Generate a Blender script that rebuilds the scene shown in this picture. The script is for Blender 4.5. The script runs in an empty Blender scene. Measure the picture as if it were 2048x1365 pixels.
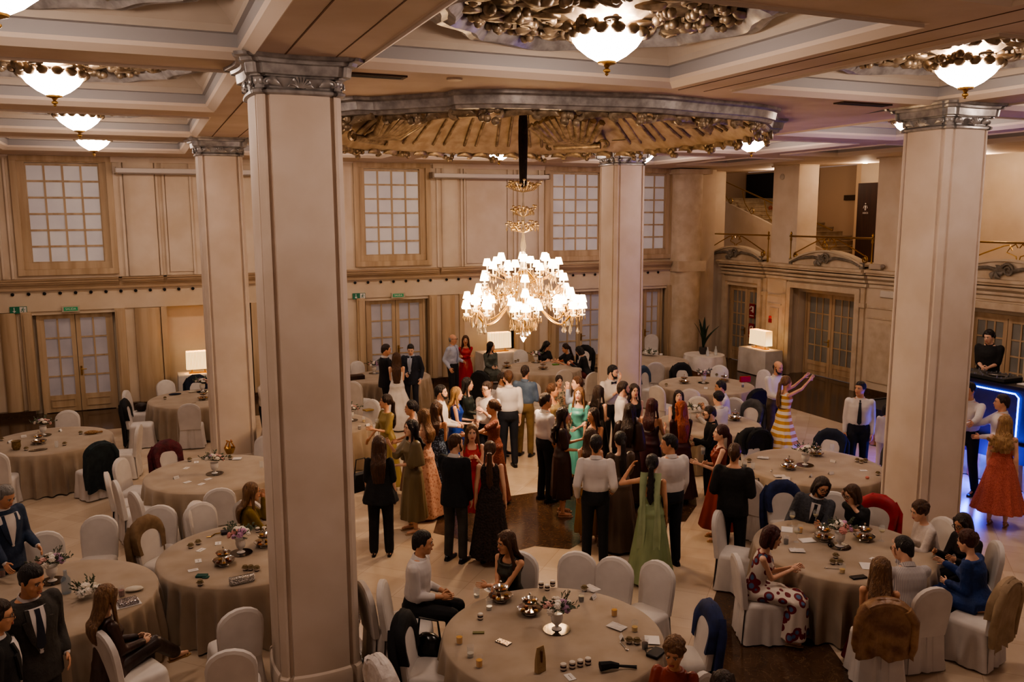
EXPO=0.0
import bpy, bmesh, math, random
from mathutils import Vector, Matrix, noise
R=math.radians; PI=math.pi; V=Vector
col=bpy.context.scene.collection
random.seed(7)
# ---------------------------------------------------------------- mesh accumulator
class M:
    def __init__(s): s.v=[];s.f=[];s.m=[]
    def add(s,vs,fs,mi=0):
        o=len(s.v); s.v+= [tuple(p) for p in vs]; s.f+=[[i+o for i in f] for f in fs]; s.m+=[mi]*len(fs)
    def loft(s,rings,mi=0,caps=True,closed=True):
        n=len(rings[0]); vs=[p for r in rings for p in r]; fs=[]
        for i in range(len(rings)-1):
            for j in range(n if closed else n-1):
                k=(j+1)%n; fs.append([i*n+j,i*n+k,(i+1)*n+k,(i+1)*n+j])
        if caps and closed:
            fs.append(list(range(n))[::-1]); fs.append([(len(rings)-1)*n+j for j in range(n)])
        s.add(vs,fs,mi)
    def cap(s,p0,p1,r0,r1=None,n=8,mi=0,k=2):
        p0=V(p0);p1=V(p1); r1=r0 if r1 is None else r1
        d=(p1-p0); L=d.length
        if L<1e-6: return
        d/=L; a=d.orthogonal().normalized(); b=d.cross(a); R_=[]
        def ring(c,r): R_.append([c+a*math.cos(2*PI*i/n)*r+b*math.sin(2*PI*i/n)*r for i in range(n)])
        for j in range(k,0,-1): t=j/(k+.4)*PI/2; ring(p0-d*r0*math.sin(t),r0*math.cos(t))
        ring(p0,r0); ring(p1,r1)
        for j in range(1,k+1): t=j/(k+.4)*PI/2; ring(p1+d*r1*math.sin(t),r1*math.cos(t))
        s.loft(R_,mi)
    def ell(s,c,rx,ry,rz,rot=None,n=10,k=6,mi=0):
        c=V(c); R_=[]
        for j in range(1,k):
            t=-PI/2+PI*j/k
            R_.append([V((rx*math.cos(t)*math.cos(2*PI*i/n),ry*math.cos(t)*math.sin(2*PI*i/n),rz*math.sin(t))) for i in range(n)])
        vs=[p for r in R_ for p in r]+[V((0,0,-rz)),V((0,0,rz))]
        if rot is not None: vs=[rot@p for p in vs]
        fs=[]
        for i in range(len(R_)-1):
            for j in range(n): q=(j+1)%n; fs.append([i*n+j,i*n+q,(i+1)*n+q,(i+1)*n+j])
        b=len(vs)-2
        for j in range(n): q=(j+1)%n; fs.append([b,q,j]); fs.append([b+1,(k-2)*n+j,(k-2)*n+q])
        s.add([c+p for p in vs],fs,mi)
    def box(s,x0,x1,y0,y1,z0,z1,mi=0):
        s.k=getattr(s,'k',0)+1; j=(s.k*7%13)*.00018; x0-=j;x1+=j;y0-=j;y1+=j;z0-=j*.5;z1+=j*.5   # no two faces ever coplanar
        s.add([(x0,y0,z0),(x1,y0,z0),(x1,y1,z0),(x0,y1,z0),(x0,y0,z1),(x1,y0,z1),(x1,y1,z1),(x0,y1,z1)],
              [[0,3,2,1],[4,5,6,7],[0,1,5,4],[1,2,6,5],[2,3,7,6],[3,0,4,7]],mi)
    def bar(s,p0,p1,w,h,mi=0,up=(0,0,1)):
        p0=V(p0);p1=V(p1);d=(p1-p0).normalized();a=d.cross(V(up))
        a=a.normalized() if a.length>1e-5 else d.orthogonal().normalized(); b=a.cross(d)
        R_=[[p+a*x*w/2+b*y*h/2 for x,y in ((-1,-1),(1,-1),(1,1),(-1,1))] for p in (p0,p1)]
        s.loft(R_,mi)
    def lathe(s,prof,c=(0,0,0),n=16,mi=0,caps=True,sy=1):
        c=V(c); s.loft([[c+V((r*math.cos(2*PI*i/n),sy*r*math.sin(2*PI*i/n),z)) for i in range(n)] for r,z in prof],mi,caps)
    def tube(s,pts,r,n=6,mi=0,r1=None,closed=False):
        pts=[V(p) for p in pts]; R_=[]; a=None; L=len(pts)
        for i,p in enumerate(pts):
            d=(pts[(i+1)%L] if closed or i<L-1 else p)-(pts[i-1] if closed or i>0 else p)
            d=d.normalized() if d.length>1e-9 else V((0,0,1))
            if a is None: a=d.orthogonal().normalized()
            a=(a-d*a.dot(d)); a=a.normalized() if a.length>1e-6 else d.orthogonal().normalized()
            b=d.cross(a); rr=r if r1 is None else r+(r1-r)*i/(L-1)
            R_.append([p+a*math.cos(2*PI*j/n)*rr+b*math.sin(2*PI*j/n)*rr for j in range(n)])
        if closed: R_.append(R_[0]); s.loft(R_,mi,False)
        else: s.loft(R_,mi)
    def prism(s,poly,z0,z1,mi=0):
        s.loft([[V((x,y,z)) for x,y in poly] for z in (z0,z1)],mi)
    def sheet(s,rows,mi=0):   # open grid of points
        s.loft(rows,mi,False,False)
    def moved(s,mat):
        o=M(); o.v=[tuple(mat@V(p)) for p in s.v]; o.f=s.f; o.m=s.m; return o
    def join(s,o,mi=None):
        k=len(s.v); s.v+=o.v; s.f+=[[i+k for i in f] for f in o.f]; s.m+=(o.m if mi is None else [mi]*len(o.f))
def mesh(m,mats,sharp=40):
    me=bpy.data.meshes.new('m'); me.from_pydata(m.v,[],m.f)
    for a in mats: me.materials.append(a)
    if len(mats)>1: me.polygons.foreach_set('material_index',m.m)
    me.shade_smooth()
    if sharp<180: me.set_sharp_from_angle(angle=R(sharp))
    bm=bmesh.new(); bm.from_mesh(me); bmesh.ops.recalc_face_normals(bm,faces=bm.faces); bm.to_mesh(me); bm.free()
    return me
def obj(name,m,mats,parent=None,loc=None,rz=0,sharp=40,label=None,bevel=0):
    if not isinstance(mats,(list,tuple)): mats=[mats]
    o=bpy.data.objects.new(name,m if isinstance(m,bpy.types.Mesh) else mesh(m,mats,sharp)); col.objects.link(o)
    if parent: o.parent=parent
    if loc: o.location=loc
    if rz: o.rotation_euler=(0,0,rz)
    if label: o['label']=label
    if bevel:
        b=o.modifiers.new('b','BEVEL'); b.width=bevel; b.segments=2; b.limit_method='ANGLE'
    return o
def tag(o,label=None,cat=None,group=None,kind=None):
    if label: o['label']=label
    if cat: o['category']=cat
    if group: o['group']=group
    if kind: o['kind']=kind
    return o
def thing(name,label,cat,loc=(0,0,0),rz=0,group=None):
    o=bpy.data.objects.new(name,None); o.empty_display_size=.1; col.objects.link(o); o.location=loc; o.rotation_euler=(0,0,rz)
    return tag(o,label,cat,group)
def struct(name,m,mats,parent=None,sharp=30,**k):
    o=obj(name,m,mats,parent,sharp=sharp,**k)
    if not parent: o['kind']='structure'
    return o
KIDS={}
def dup(root,loc,rz,label=None,group=None):
    if root.name not in KIDS: KIDS[root.name]=[(c,list(c.children)) for c in root.children]
    r=root.copy(); col.objects.link(r); r.location=loc; r.rotation_euler=(0,0,rz)
    if label: r['label']=label
    if group: r['group']=group
    for ch,gs in KIDS[root.name]:
        c=ch.copy(); col.objects.link(c); c.parent=r
        for g in gs:
            d=g.copy(); col.objects.link(d); d.parent=c
    return r
# ---------------------------------------------------------------- materials
def lin(c):
    if isinstance(c,str): c=c.lstrip('#'); c=[int(c[i:i+2],16)/255 for i in (0,2,4)]
    return tuple(x/12.92 if x<=.04045 else ((x+.055)/1.055)**2.4 for x in c)+(1,)
MC={}
def mat(c,rough=.6,metal=0,kind=None,c2=None,scale=8,bump=.0,em=0,emc=None,alpha=1,trans=0,ior=1.45,sheen=0,det=4,stretch=(1,1,1),spec=.5,pos=(.35,.65)):
    key=(c,rough,metal,kind,c2,scale,bump,em,emc,alpha,trans,sheen,stretch,spec,pos)
    if key in MC: return MC[key]
    m=bpy.data.materials.new('mat'); m.use_nodes=True; nt=m.node_tree; N=nt.nodes; L=nt.links
    b=N['Principled BSDF']; b.inputs['Base Color'].default_value=lin(c); b.inputs['Roughness'].default_value=rough
    b.inputs['Metallic'].default_value=metal; b.inputs['Specular IOR Level'].default_value=spec
    if trans: b.inputs['Transmission Weight'].default_value=trans; b.inputs['IOR'].default_value=ior
    if alpha<1: b.inputs['Alpha'].default_value=alpha
    if sheen: b.inputs['Sheen Weight'].default_value=sheen
    if em:
        b.inputs['Emission Color'].default_value=lin(emc or c); b.inputs['Emission Strength'].default_value=em
    if kind or bump:
        tc=N.new('ShaderNodeTexCoord'); mp=N.new('ShaderNodeMapping'); mp.inputs['Scale'].default_value=stretch
        L.new(tc.outputs['Object'],mp.inputs[0]); vec=mp.outputs[0]
        if kind in('noise',None):
            t=N.new('ShaderNodeTexNoise'); t.inputs['Scale'].default_value=scale; t.inputs['Detail'].default_value=det; f=t.outputs['Fac']
        elif kind=='wave':
            t=N.new('ShaderNodeTexWave'); t.inputs['Scale'].default_value=scale; t.inputs['Distortion'].default_value=3; t.inputs['Detail'].default_value=3; f=t.outputs['Fac']
        elif kind=='hair':
            t=N.new('ShaderNodeTexNoise'); t.inputs['Scale'].default_value=scale; t.inputs['Detail'].default_value=5; t.inputs['Distortion'].default_value=.6; mp.inputs['Scale'].default_value=(1,1,.12); f=t.outputs['Fac']
        elif kind=='voro':
            t=N.new('ShaderNodeTexVoronoi'); t.inputs['Scale'].default_value=scale; f=t.outputs['Distance']
        elif kind=='stripe':
            t=N.new('ShaderNodeTexWave'); t.bands_direction='Z' if stretch[2]>=1 else 'X'; t.inputs['Scale'].default_value=scale; f=t.outputs['Fac']
        L.new(vec,t.inputs['Vector'])
        if c2 and kind:
            r=N.new('ShaderNodeValToRGB'); r.color_ramp.elements[0].color=lin(c); r.color_ramp.elements[1].color=lin(c2)
            r.color_ramp.elements[0].position=pos[0]; r.color_ramp.elements[1].position=pos[1]
            L.new(f,r.inputs[0]); L.new(r.outputs[0],b.inputs['Base Color'])
            if em: L.new(r.outputs[0],b.inputs['Emission Color'])
        if bump:
            bp=N.new('ShaderNodeBump'); bp.inputs['Strength'].default_value=bump; bp.inputs['Distance'].default_value=.02 if bump<.3 or metal>.2 else .07
            L.new(f,bp.inputs['Height']); L.new(bp.outputs[0],b.inputs['Normal'])
    MC[key]=m; return m
WALL=mat('#D6C4AE',.75,kind='noise',c2='#CAB69C',scale=1.2,bump=.05,det=8)
WALLU=mat('#DBCAB6',.75,kind='noise',c2='#D0BCA4',scale=1.5,bump=.05)
OAK=mat('#C4AC8E',.6,kind='noise',c2='#AC9272',scale=6,stretch=(1,1,.08),bump=.15,det=8)
OAKH=mat('#B08A62',.6,kind='noise',c2='#9A764F',scale=6,stretch=(.08,1,1),bump=.15,det=8)
MOULD=mat('#B89E80',.65,kind='noise',c2='#A08668',scale=4,stretch=(.2,.2,1),bump=.1)
STONE=mat('#D2C0A8',.7,kind='noise',c2='#BEA88C',scale=3,bump=.08)
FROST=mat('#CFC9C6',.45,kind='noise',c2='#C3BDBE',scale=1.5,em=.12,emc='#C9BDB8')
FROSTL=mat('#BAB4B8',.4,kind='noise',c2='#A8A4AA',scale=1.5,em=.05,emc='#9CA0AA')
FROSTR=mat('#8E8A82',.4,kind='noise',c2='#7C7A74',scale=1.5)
COLM=mat('#D2C2B4',.6,kind='noise',c2='#C6B4A2',scale=1.6,bump=.06,det=8)
SILVER=mat('#B4B0AE',.36,.45,kind='noise',c2='#8E8A88',scale=9,bump=.12)
GOLD=mat('#B09E86',.4,.45,kind='noise',c2='#756550',scale=9,bump=.15)
GOLDP=mat('#B8A68E',.55,.1,kind='noise',c2='#9E8A70',scale=5)
SOFF=mat('#CDBAA8',.7,kind='noise',c2='#C0AA94',scale=1.4)
LIP=mat('#DACBBC',.6); COFG=mat('#A7A3A2',.7); COFC=mat('#C8BCAE',.75,kind='noise',c2='#BAAC9C',scale=1)
BRASS=mat('#A8854A',.3,.9); BLACK=mat('#101012',.5); DARKW=mat('#3A1F14',.5,kind='noise',c2='#2A150D',scale=10,stretch=(1,1,.1))
WHITEP=mat('#D8D2CC',.5)
def light(name,loc,power,colr,size=.3,typ='POINT',rot=None,**k):
    l=bpy.data.lights.new(name,typ); l.energy=power; l.color=lin(colr)[:3]
    if typ=='AREA': l.shape='DISK'; l.size=size
    else: l.shadow_soft_size=size
    for a,b in k.items(): setattr(l,a,b)
    o=bpy.data.objects.new(name,l); col.objects.link(o); o.location=loc
    if rot: o.rotation_euler=rot
    return o


# ================================================================ THE ROOM
H=4.8; K=.935
KM=Matrix.Translation((0,0,H))@Matrix.Scale(K,4)@Matrix.Translation((0,0,-H))
def kz(z): return H+(z-H)*K
# ---- floor: light marble, dark marble bands and borders
def floor_mat():
    m=bpy.data.materials.new('floor'); m.use_nodes=True; nt=m.node_tree; N=nt.nodes; L=nt.links; b=N['Principled BSDF']
    tc=N.new('ShaderNodeTexCoord'); n1=N.new('ShaderNodeTexNoise'); n1.inputs['Scale'].default_value=1.3; n1.inputs['Detail'].default_value=6
    L.new(tc.outputs['Object'],n1.inputs['Vector'])
    mp=N.new('ShaderNodeMapping'); mp.inputs['Rotation'].default_value=(0,0,R(45)); L.new(tc.outputs['Object'],mp.inputs[0])
    ck=N.new('ShaderNodeTexChecker'); ck.inputs['Scale'].default_value=.95; ck.inputs[1].default_value=(1,1,1,1); ck.inputs[2].default_value=(.80,.75,.70,1); L.new(mp.outputs[0],ck.inputs['Vector'])
    br=N.new('ShaderNodeTexBrick'); br.offset=0; br.inputs['Scale'].default_value=1.34; br.inputs['Brick Width'].default_value=.999; br.inputs['Row Height'].default_value=.999; br.inputs['Mortar Size'].default_value=.004
    br.inputs['Color1'].default_value=(1,1,1,1); br.inputs['Color2'].default_value=(.86,.83,.8,1); br.inputs['Mortar'].default_value=(.6,.55,.5,1); L.new(mp.outputs[0],br.inputs['Vector'])
    r=N.new('ShaderNodeValToRGB'); r.color_ramp.elements[0].color=lin('#C6B29C'); r.color_ramp.elements[1].color=lin('#D8C6B0'); r.color_ramp.elements[0].position=.3; r.color_ramp.elements[1].position=.7
    L.new(n1.outputs['Fac'],r.inputs[0])
    x=N.new('ShaderNodeMixRGB'); x.blend_type='MULTIPLY'; x.inputs[0].default_value=.6; L.new(r.outputs[0],x.inputs[1]); L.new(ck.outputs[0],x.inputs[2]); x.inputs[0].default_value=.35
    y=N.new('ShaderNodeMixRGB'); y.blend_type='MULTIPLY'; y.inputs[0].default_value=.8; L.new(x.outputs[0],y.inputs[1]); L.new(br.outputs[0],y.inputs[2])
    L.new(y.outputs[0],b.inputs['Base Color']); b.inputs['Roughness'].default_value=.22; return m
def emperador():
    m=bpy.data.materials.new('dark marble'); m.use_nodes=True; nt=m.node_tree; N=nt.nodes; L=nt.links; b=N['Principled BSDF']
    tc=N.new('ShaderNodeTexCoord'); n0=N.new('ShaderNodeTexNoise'); n0.inputs['Scale'].default_value=3.5; n0.inputs['Detail'].default_value=9; n0.inputs['Distortion'].default_value=1.2
    L.new(tc.outputs['Object'],n0.inputs['Vector'])
    vn=N.new('ShaderNodeTexNoise'); vn.inputs['Scale'].default_value=4; vn.inputs['Detail'].default_value=10; vn.inputs['Distortion'].default_value=2.5; L.new(tc.outputs['Object'],vn.inputs['Vector'])
    r=N.new('ShaderNodeValToRGB'); r.color_ramp.elements[0].color=lin('#33241B'); r.color_ramp.elements[1].color=lin('#5C4432'); L.new(n0.outputs['Fac'],r.inputs[0])
    v=N.new('ShaderNodeValToRGB'); e=v.color_ramp.elements; e[0].position=.49; e[0].color=(0,0,0,1); e[1].position=.515; e[1].color=(0,0,0,1); k=e.new(.502); k.color=(1,1,1,1); L.new(vn.outputs['Fac'],v.inputs[0])
    x=N.new('ShaderNodeMixRGB'); x.inputs[2].default_value=lin('#A98A62'); 
    mu=N.new('ShaderNodeMath'); mu.operation='MULTIPLY'; mu.inputs[1].default_value=.28; L.new(v.outputs[0],mu.inputs[0]); L.new(mu.outputs[0],x.inputs[0]); L.new(r.outputs[0],x.inputs[1])
    L.new(x.outputs[0],b.inputs['Base Color']); b.inputs['Roughness'].default_value=.15; return m
FLOORM=floor_mat(); EMP=emperador()
m=M(); m.box(-9,19,-3,24,-.2,0); struct('floor',m,FLOORM)
m=M()
def flat(poly,z=.004): m.add([(x,y,z) for x,y in poly],[list(range(len(poly)))])
# border along the back and right walls
flat([(-9,21.0),(14.6,21.0),(14.6,24),(-9,24)]); flat([(14.6,24),(14.6,12.4),(16.8,12.4),(18.5,13.5),(18.5,24)])
# central ring (octagonal star) around the dance floor
def ringpoly(c,r0,r1,n=8,a0=PI/8):
    for i in range(n):
        a=a0+2*PI*i/n; b=a0+2*PI*(i+1)/n
        flat([(c[0]+r0*math.cos(a),c[1]+r0*math.sin(a)),(c[0]+r1*math.cos(a),c[1]+r1*math.sin(a)),(c[0]+r1*math.cos(b),c[1]+r1*math.sin(b)),(c[0]+r0*math.cos(b),c[1]+r0*math.sin(b))])
C0=(5.6,12.6)
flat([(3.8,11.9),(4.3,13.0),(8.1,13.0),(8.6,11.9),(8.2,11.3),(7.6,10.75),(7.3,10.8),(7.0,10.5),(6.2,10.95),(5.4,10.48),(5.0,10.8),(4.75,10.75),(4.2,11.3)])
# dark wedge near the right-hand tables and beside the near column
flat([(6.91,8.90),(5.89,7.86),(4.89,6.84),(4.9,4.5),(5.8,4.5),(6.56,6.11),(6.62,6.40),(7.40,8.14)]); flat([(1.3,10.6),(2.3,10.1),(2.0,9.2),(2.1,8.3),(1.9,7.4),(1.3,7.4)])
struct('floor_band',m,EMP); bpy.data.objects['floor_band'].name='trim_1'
# ---- ceiling with coffers
m=M()
XB=[(-7.0,-3.7),(-2.8,1.1),(2.1,6.0),(6.82,10.4),(11.3,14.5),(15.2,17.2)]
YB=[(.9,4.6),(5.3,9.0),(9.75,13.5),(14.4,17.9),(19.1,22.6)]
ZS=6.33
holes=[(x0,x1,y0,y1) for x0,x1 in XB for y0,y1 in YB if not (x0>2 and x1<10.5 and 9.5<y0<18)]
xs=sorted({-9,20.6}|{v for h in holes for v in h[:2]}); ys=sorted({-2,28.0}|{v for h in holes for v in h[2:]})
dc=(6.17,13.8); DR=3.7
def inh(x,y): return any(a<x<b and c<y<d for a,b,c,d in holes)
for i in range(len(xs)-1):
    for j in range(len(ys)-1):
        x=(xs[i]+xs[i+1])/2; y=(ys[j]+ys[j+1])/2
        if inh(x,y): continue
        if 2<x<10.5 and 9.5<y<18: continue
        m.add([(xs[i],ys[j],ZS),(xs[i+1],ys[j],ZS),(xs[i+1],ys[j+1],ZS),(xs[i],ys[j+1],ZS)],[[0,3,2,1]],0)
# soffit round the dome: square with a circular hole
X0,X1_,Y0,Y1_=2.1,10.4,9.0+.75,17.9
n=64; inn=[];out=[]
for i in range(n):
    a=2*PI*i/n; c,s_=math.cos(a),math.sin(a); inn.append(V((dc[0]+DR*c,dc[1]+DR*s_,ZS)))
    t=min([(X1_-dc[0])/c if c>1e-6 else 1e9,(X0-dc[0])/c if c<-1e-6 else 1e9,(Y1_-dc[1])/s_ if s_>1e-6 else 1e9,(Y0-dc[1])/s_ if s_<-1e-6 else 1e9])
    out.append(V((dc[0]+t*c,dc[1]+t*s_,ZS)))
m.loft([inn,out],0,False)
# the gap strips between dome square and neighbouring beams are covered by the grid cells outside 2..10.5
for q in ((2.0,2.1,9.75,17.9),(10.4,10.5,9.75,17.9),):
    pass
prof=[(0,6.33,1),(.03,6.33,1),(.03,6.30,1),(.13,6.36,1),(.15,6.40,1),(.15,6.52,2),(.19,6.53,2),(.19,6.60,3),(.24,6.66,3),(.34,6.76,3),(.5,6.84,3),(.75,6.88,3)]
for (a,b,c,d) in holes:
    rings=[]
    for ins,z,k in prof: rings.append([V((a+ins,c+ins,z)),V((b-ins,c+ins,z)),V((b-ins,d-ins,z)),V((a+ins,d-ins,z))])
    for i in range(len(prof)-1): m.loft([rings[i],rings[i+1]],prof[i+1][2],False)
    ins=.75; m.add([(a+ins,c+ins,6.88),(b-ins,c+ins,6.88),(b-ins,d-ins,6.88),(a+ins,d-ins,6.88)],[[0,3,2,1]],3)
# fine dark reveal lines beside the beams
struct('ceiling',m.moved(KM),[SOFF,LIP,COFG,COFC],sharp=25)
m=M()
for x in (1.36,1.84,6.22,6.6): m.box(x-.006,x+.006,.5,9.2,ZS-.004,ZS+.01)
for x in (1.36,1.84): m.box(x-.006,x+.006,9.2,22.8,ZS-.004,ZS+.01)
struct('ceiling_groove',m.moved(KM),mat('#6A4E38',.8)); bpy.data.objects['ceiling_groove'].name='trim_2'
# ---- dome
def domeR(a,base):  # scalloped outline: stepped lobes
    k=abs(((a/(PI/2)+.5)%1)-.5)*2      # 0 on axis,1 on diagonal
    return base*(1.0-.035*math.cos(4*a)+ (.045 if k<.8 else 0)+.012*math.cos(12*a))*1.12
m=M(); n=192; rg=[]
# outer silver cornice hanging under the soffit then the gold ribbed shell
for off,z in ((.52,6.33),(.52,6.29),(.46,6.27),(.44,6.17),(.40,6.16),(.38,6.12),(.32,6.11)):
    rg.append([V((dc[0]+(domeR(2*PI*i/n,3.2)+off)*math.cos(2*PI*i/n),dc[1]+(domeR(2*PI*i/n,3.2)+off)*math.sin(2*PI*i/n),z)) for i in range(n)])
DOME=thing('ceiling_dome','large scalloped silver and gold ribbed ceiling dome above the crystal chandelier','dome',(0,0,H*(1-K))); DOME.scale=(K,K,K)
m.loft(rg,0,False); obj('cornice',m,SILVER,DOME,sharp=35)
m=M(); rg=[]
for off,z in ((.34,6.11),(.20,6.13),(.10,6.20),(.02,6.28),(-.12,6.33),(-.55,6.62),(-1.0,6.86),(-1.5,7.03),(-1.6,6.99),(-2.2,7.05),(-3.0,7.07)):
    rg.append([V((dc[0]+(domeR(2*PI*i/n,3.2)*min(1,1)+off*(1 if off>-1.55 else domeR(2*PI*i/n,3.2)/3.2))*math.cos(2*PI*i/n),dc[1]+(domeR(2*PI*i/n,3.2)+off)*math.sin(2*PI*i/n),z)) for i in range(n)])
m.loft(rg,0,False); m.add([rg[-1][i] for i in range(n)],[list(range(n))],0); obj('shell_panel',m,GOLDP,DOME)
for i in range(32):     # ribs
    m=M(); a=2*PI*(i+.5)/32
    for da in (-.035,.035):
        pts=[]
        for off,z in ((-.05,6.26),(-.12,6.30),(-.55,6.59),(-1.0,6.83),(-1.5,7.0)):
            r=domeR(a,3.2)+off; pts.append((dc[0]+r*math.cos(a+da*3/r*1.2),dc[1]+r*math.sin(a+da*3/r*1.2),z))
        m.tube(pts,.03,6)
    obj('rib',m,GOLD,DOME)
# scrolling leaf ornament band along the rim
def scroll(m,p,ax,up,out,s,flip=1):
    pts=[]
    for k in range(11):
        t=k/10*1.6*PI; r=s*(1-.75*k/10); pts.append(p+ax*flip*(s*.5-r*math.cos(t))+up*r*math.sin(t)*.8+out*.02*k/10)
    m.tube(pts,s*.16,5,r1=s*.24)
def leaf(m,p,ax,up,out,s):
    R_=[]
    for k in range(6):
        t=k/5; w=s*.45*math.sin(PI*min(1,.12+t*.85)); c=p+ax*s*1.3*t+up*s*.35*math.sin(t*PI)
        R_.append([c+up*w*math.cos(q)*.9+out*(abs(w)*.55*math.sin(q)+.01) for q in (0,PI/3,PI*2/3,PI,PI*4/3,PI*5/3)])
    m.loft(R_)
random.seed(3)
for i in range(72):
    if i%3==0: m=M()
    a=2*PI*i/72; r=domeR(a,3.2)+.24; c=V((dc[0]+r*math.cos(a),dc[1]+r*math.sin(a),6.06)); out=V((math.cos(a),math.sin(a),0)); ax=V((-math.sin(a),math.cos(a),0)); up=V((0,0,1))
    if i%3==0:
        for j in range(7): m.ell(c+ax*random.uniform(-.11,.11)+up*random.uniform(-.09,.09)+out*.03,.055,.055,.055,n=7,k=5)
        scroll(m,c,ax,up,out,.15,1); 
    elif i%3==1: leaf(m,c-ax*.2,ax,up,out,.30); scroll(m,c+up*.02,ax,up,out,.11,-1)
    else: scroll(m,c,ax,up,out,.15,-1); leaf(m,c-ax*.16,ax,up,out*-1,.26)
    if i%3==2: obj('leaf_scroll',m,GOLD,DOME,sharp=60)
for q in range(4):       # four cartouche shells on the diagonals
    a=PI/4+q*PI/2; m=M(); out=V((math.cos(a),math.sin(a),0)); ax=V((-math.sin(a),math.cos(a),0))
    for k in range(-5,6):
        t=k/5; p0=V((dc[0],dc[1],0))+out*3.05+ax*t*.12+V((0,0,6.24)); r=3.05-1.15*(1-.35*abs(t)); p1=V((dc[0],dc[1],0))+out*r+ax*t*.75+V((0,0,6.72-.15*abs(t)))
        mid=(p0+p1)/2-V((0,0,.14)); m.tube([p0,mid,p1],.05,6,r1=.075)
    m.tube([V((dc[0],dc[1],6.2))+out*3.1+ax*x for x in (-.5,-.2,0,.2,.5)],.07,8)
    for sg in (-1,1): scroll(m,V((dc[0],dc[1],6.2))+out*3.1+ax*.5*sg,ax,V((0,0,1)),-out,.16,sg)
    obj('cartouche',m,GOLD,DOME,sharp=60)
# ---- ceiling medallions with bowl lamps
LAMPE=mat('#FFE9D0',.4,em=72,emc='#FFE6D4')
def make_med():
    t=thing('ceiling_lamp','x','ceiling lamp',(0,0,6.88))
    # oval stepped ring with lobes
    n=96; m=M(); rg=[]
    def lob(i,b): a=2*PI*i/n; return b*1.3*(1+.06*math.cos(4*a)+.03*math.cos(12*a)+(.05 if abs(math.sin(2*a))>.8 else 0))
    for off,z in ((.16,-.14),(.16,-.24),(.08,-.29),(.02,-.27),(-.05,-.31),(-.12,-.24),(-.16,-.14)):
        rg.append([V(((lob(i,1.12)+off)*math.cos(2*PI*i/n),(lob(i,1.12)+off)*math.sin(2*PI*i/n),z)) for i in range(n)])
    m.loft(rg,0,False); obj('ring_moulding',m,SILVER,t,sharp=35)
    m=M(); random.seed(5)
    for rr,cnt,zz,s in ((1.26,32,-.20,.18),(1.05,28,-.22,.19),(.80,20,-.24,.20),(.54,13,-.26,.17),(.36,10,-.36,.13)):
        for i in range(cnt):
            a=2*PI*(i+random.uniform(-.2,.2))/cnt; c=V((rr*math.cos(a),rr*math.sin(a),zz)); rad=V((math.cos(a),math.sin(a),0)); tan=V((-math.sin(a),math.cos(a),0)); dn=V((0,0,-1))
            k=random.random()
            if k<.4: leaf(m,c-rad*.1,(rad*.7+tan*random.uniform(-.8,.8)).normalized(),tan,dn,s*1.2)
            elif k<.7: scroll(m,c,tan,rad,dn,s*.7,random.choice((-1,1))); m.ell(c,s*.3,s*.3,s*.3,n=7,k=5)
            else:
                for _ in range(5): m.ell(c+rad*random.uniform(-.08,.08)+tan*random.uniform(-.08,.08)+dn*random.uniform(0,.06),.05,.05,.05,n=6,k=4)
    m.lathe([(1.35,-.14),(1.2,-.15),(.8,-.17),(.45,-.2),(.3,-.3),(.28,-.3)],n=32); 
    for i in range(14):
        a=2*PI*i/14; m.ell((.33*math.cos(a),.33*math.sin(a),-.43),.07,.07,.055,n=8,k=5)
    obj('leaf_ornament',m,GOLD,t,sharp=60)
    m=M(); m.lathe([(.30,-.42),(.335,-.44),(.33,-.47),(.28,-.54),(.18,-.62),(.07,-.68),(.02,-.69)],n=20); obj('glass_bowl',m,LAMPE,t)
    m=M(); m.lathe([(.09,-.672),(.085,-.69),(.03,-.705),(.015,-.73),(.035,-.745),(.035,-.76),(.012,-.775),(.02,-.785),(.002,-.80)],n=12); obj('finial',m,BRASS,t)
    return t
med=make_med(); lamps=[]
LL=['cut by the top left corner','at upper left, nearest whole one','second whole one of the left row','smallest and farthest of the left row',
    'in the big coffer at top centre','at top right above the right column','just right of the dome rim','just right of the far column','in the coffer beyond the dome, left half','in the coffer beyond the dome, right half','over the right aisle above the right column capital','behind the right column']
for i,(x,y) in enumerate([(-.85,7.15),(-.85,11.6),(-.85,16.1),(-.85,20.8),(4.07,7.2),(8.65,7.1),(12.9,16.1),(12.9,20.8),(4.05,20.8),(8.6,20.8),(12.9,11.6),(12.9,7.15)]):
    lb='lit glass bowl lamp in gilt medallion '+(LL[i] if i<len(LL) else 'in the ceiling out of the picture')
    if i>=11: lb='lit glass bowl ceiling lamp behind the viewer, row position by x %d'%round(x)
    sc=1
    x*=K; y*=K
    if i==0: med.location=(x,y,kz(6.88)); med.scale=(K,K,K); med['label']=lb; med['group']='bowl lamps in ceiling medallions'; KIDS.pop(med.name,None); o=med
    else: o=dup(med,(x,y,kz(6.88)),.0,lb)
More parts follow.
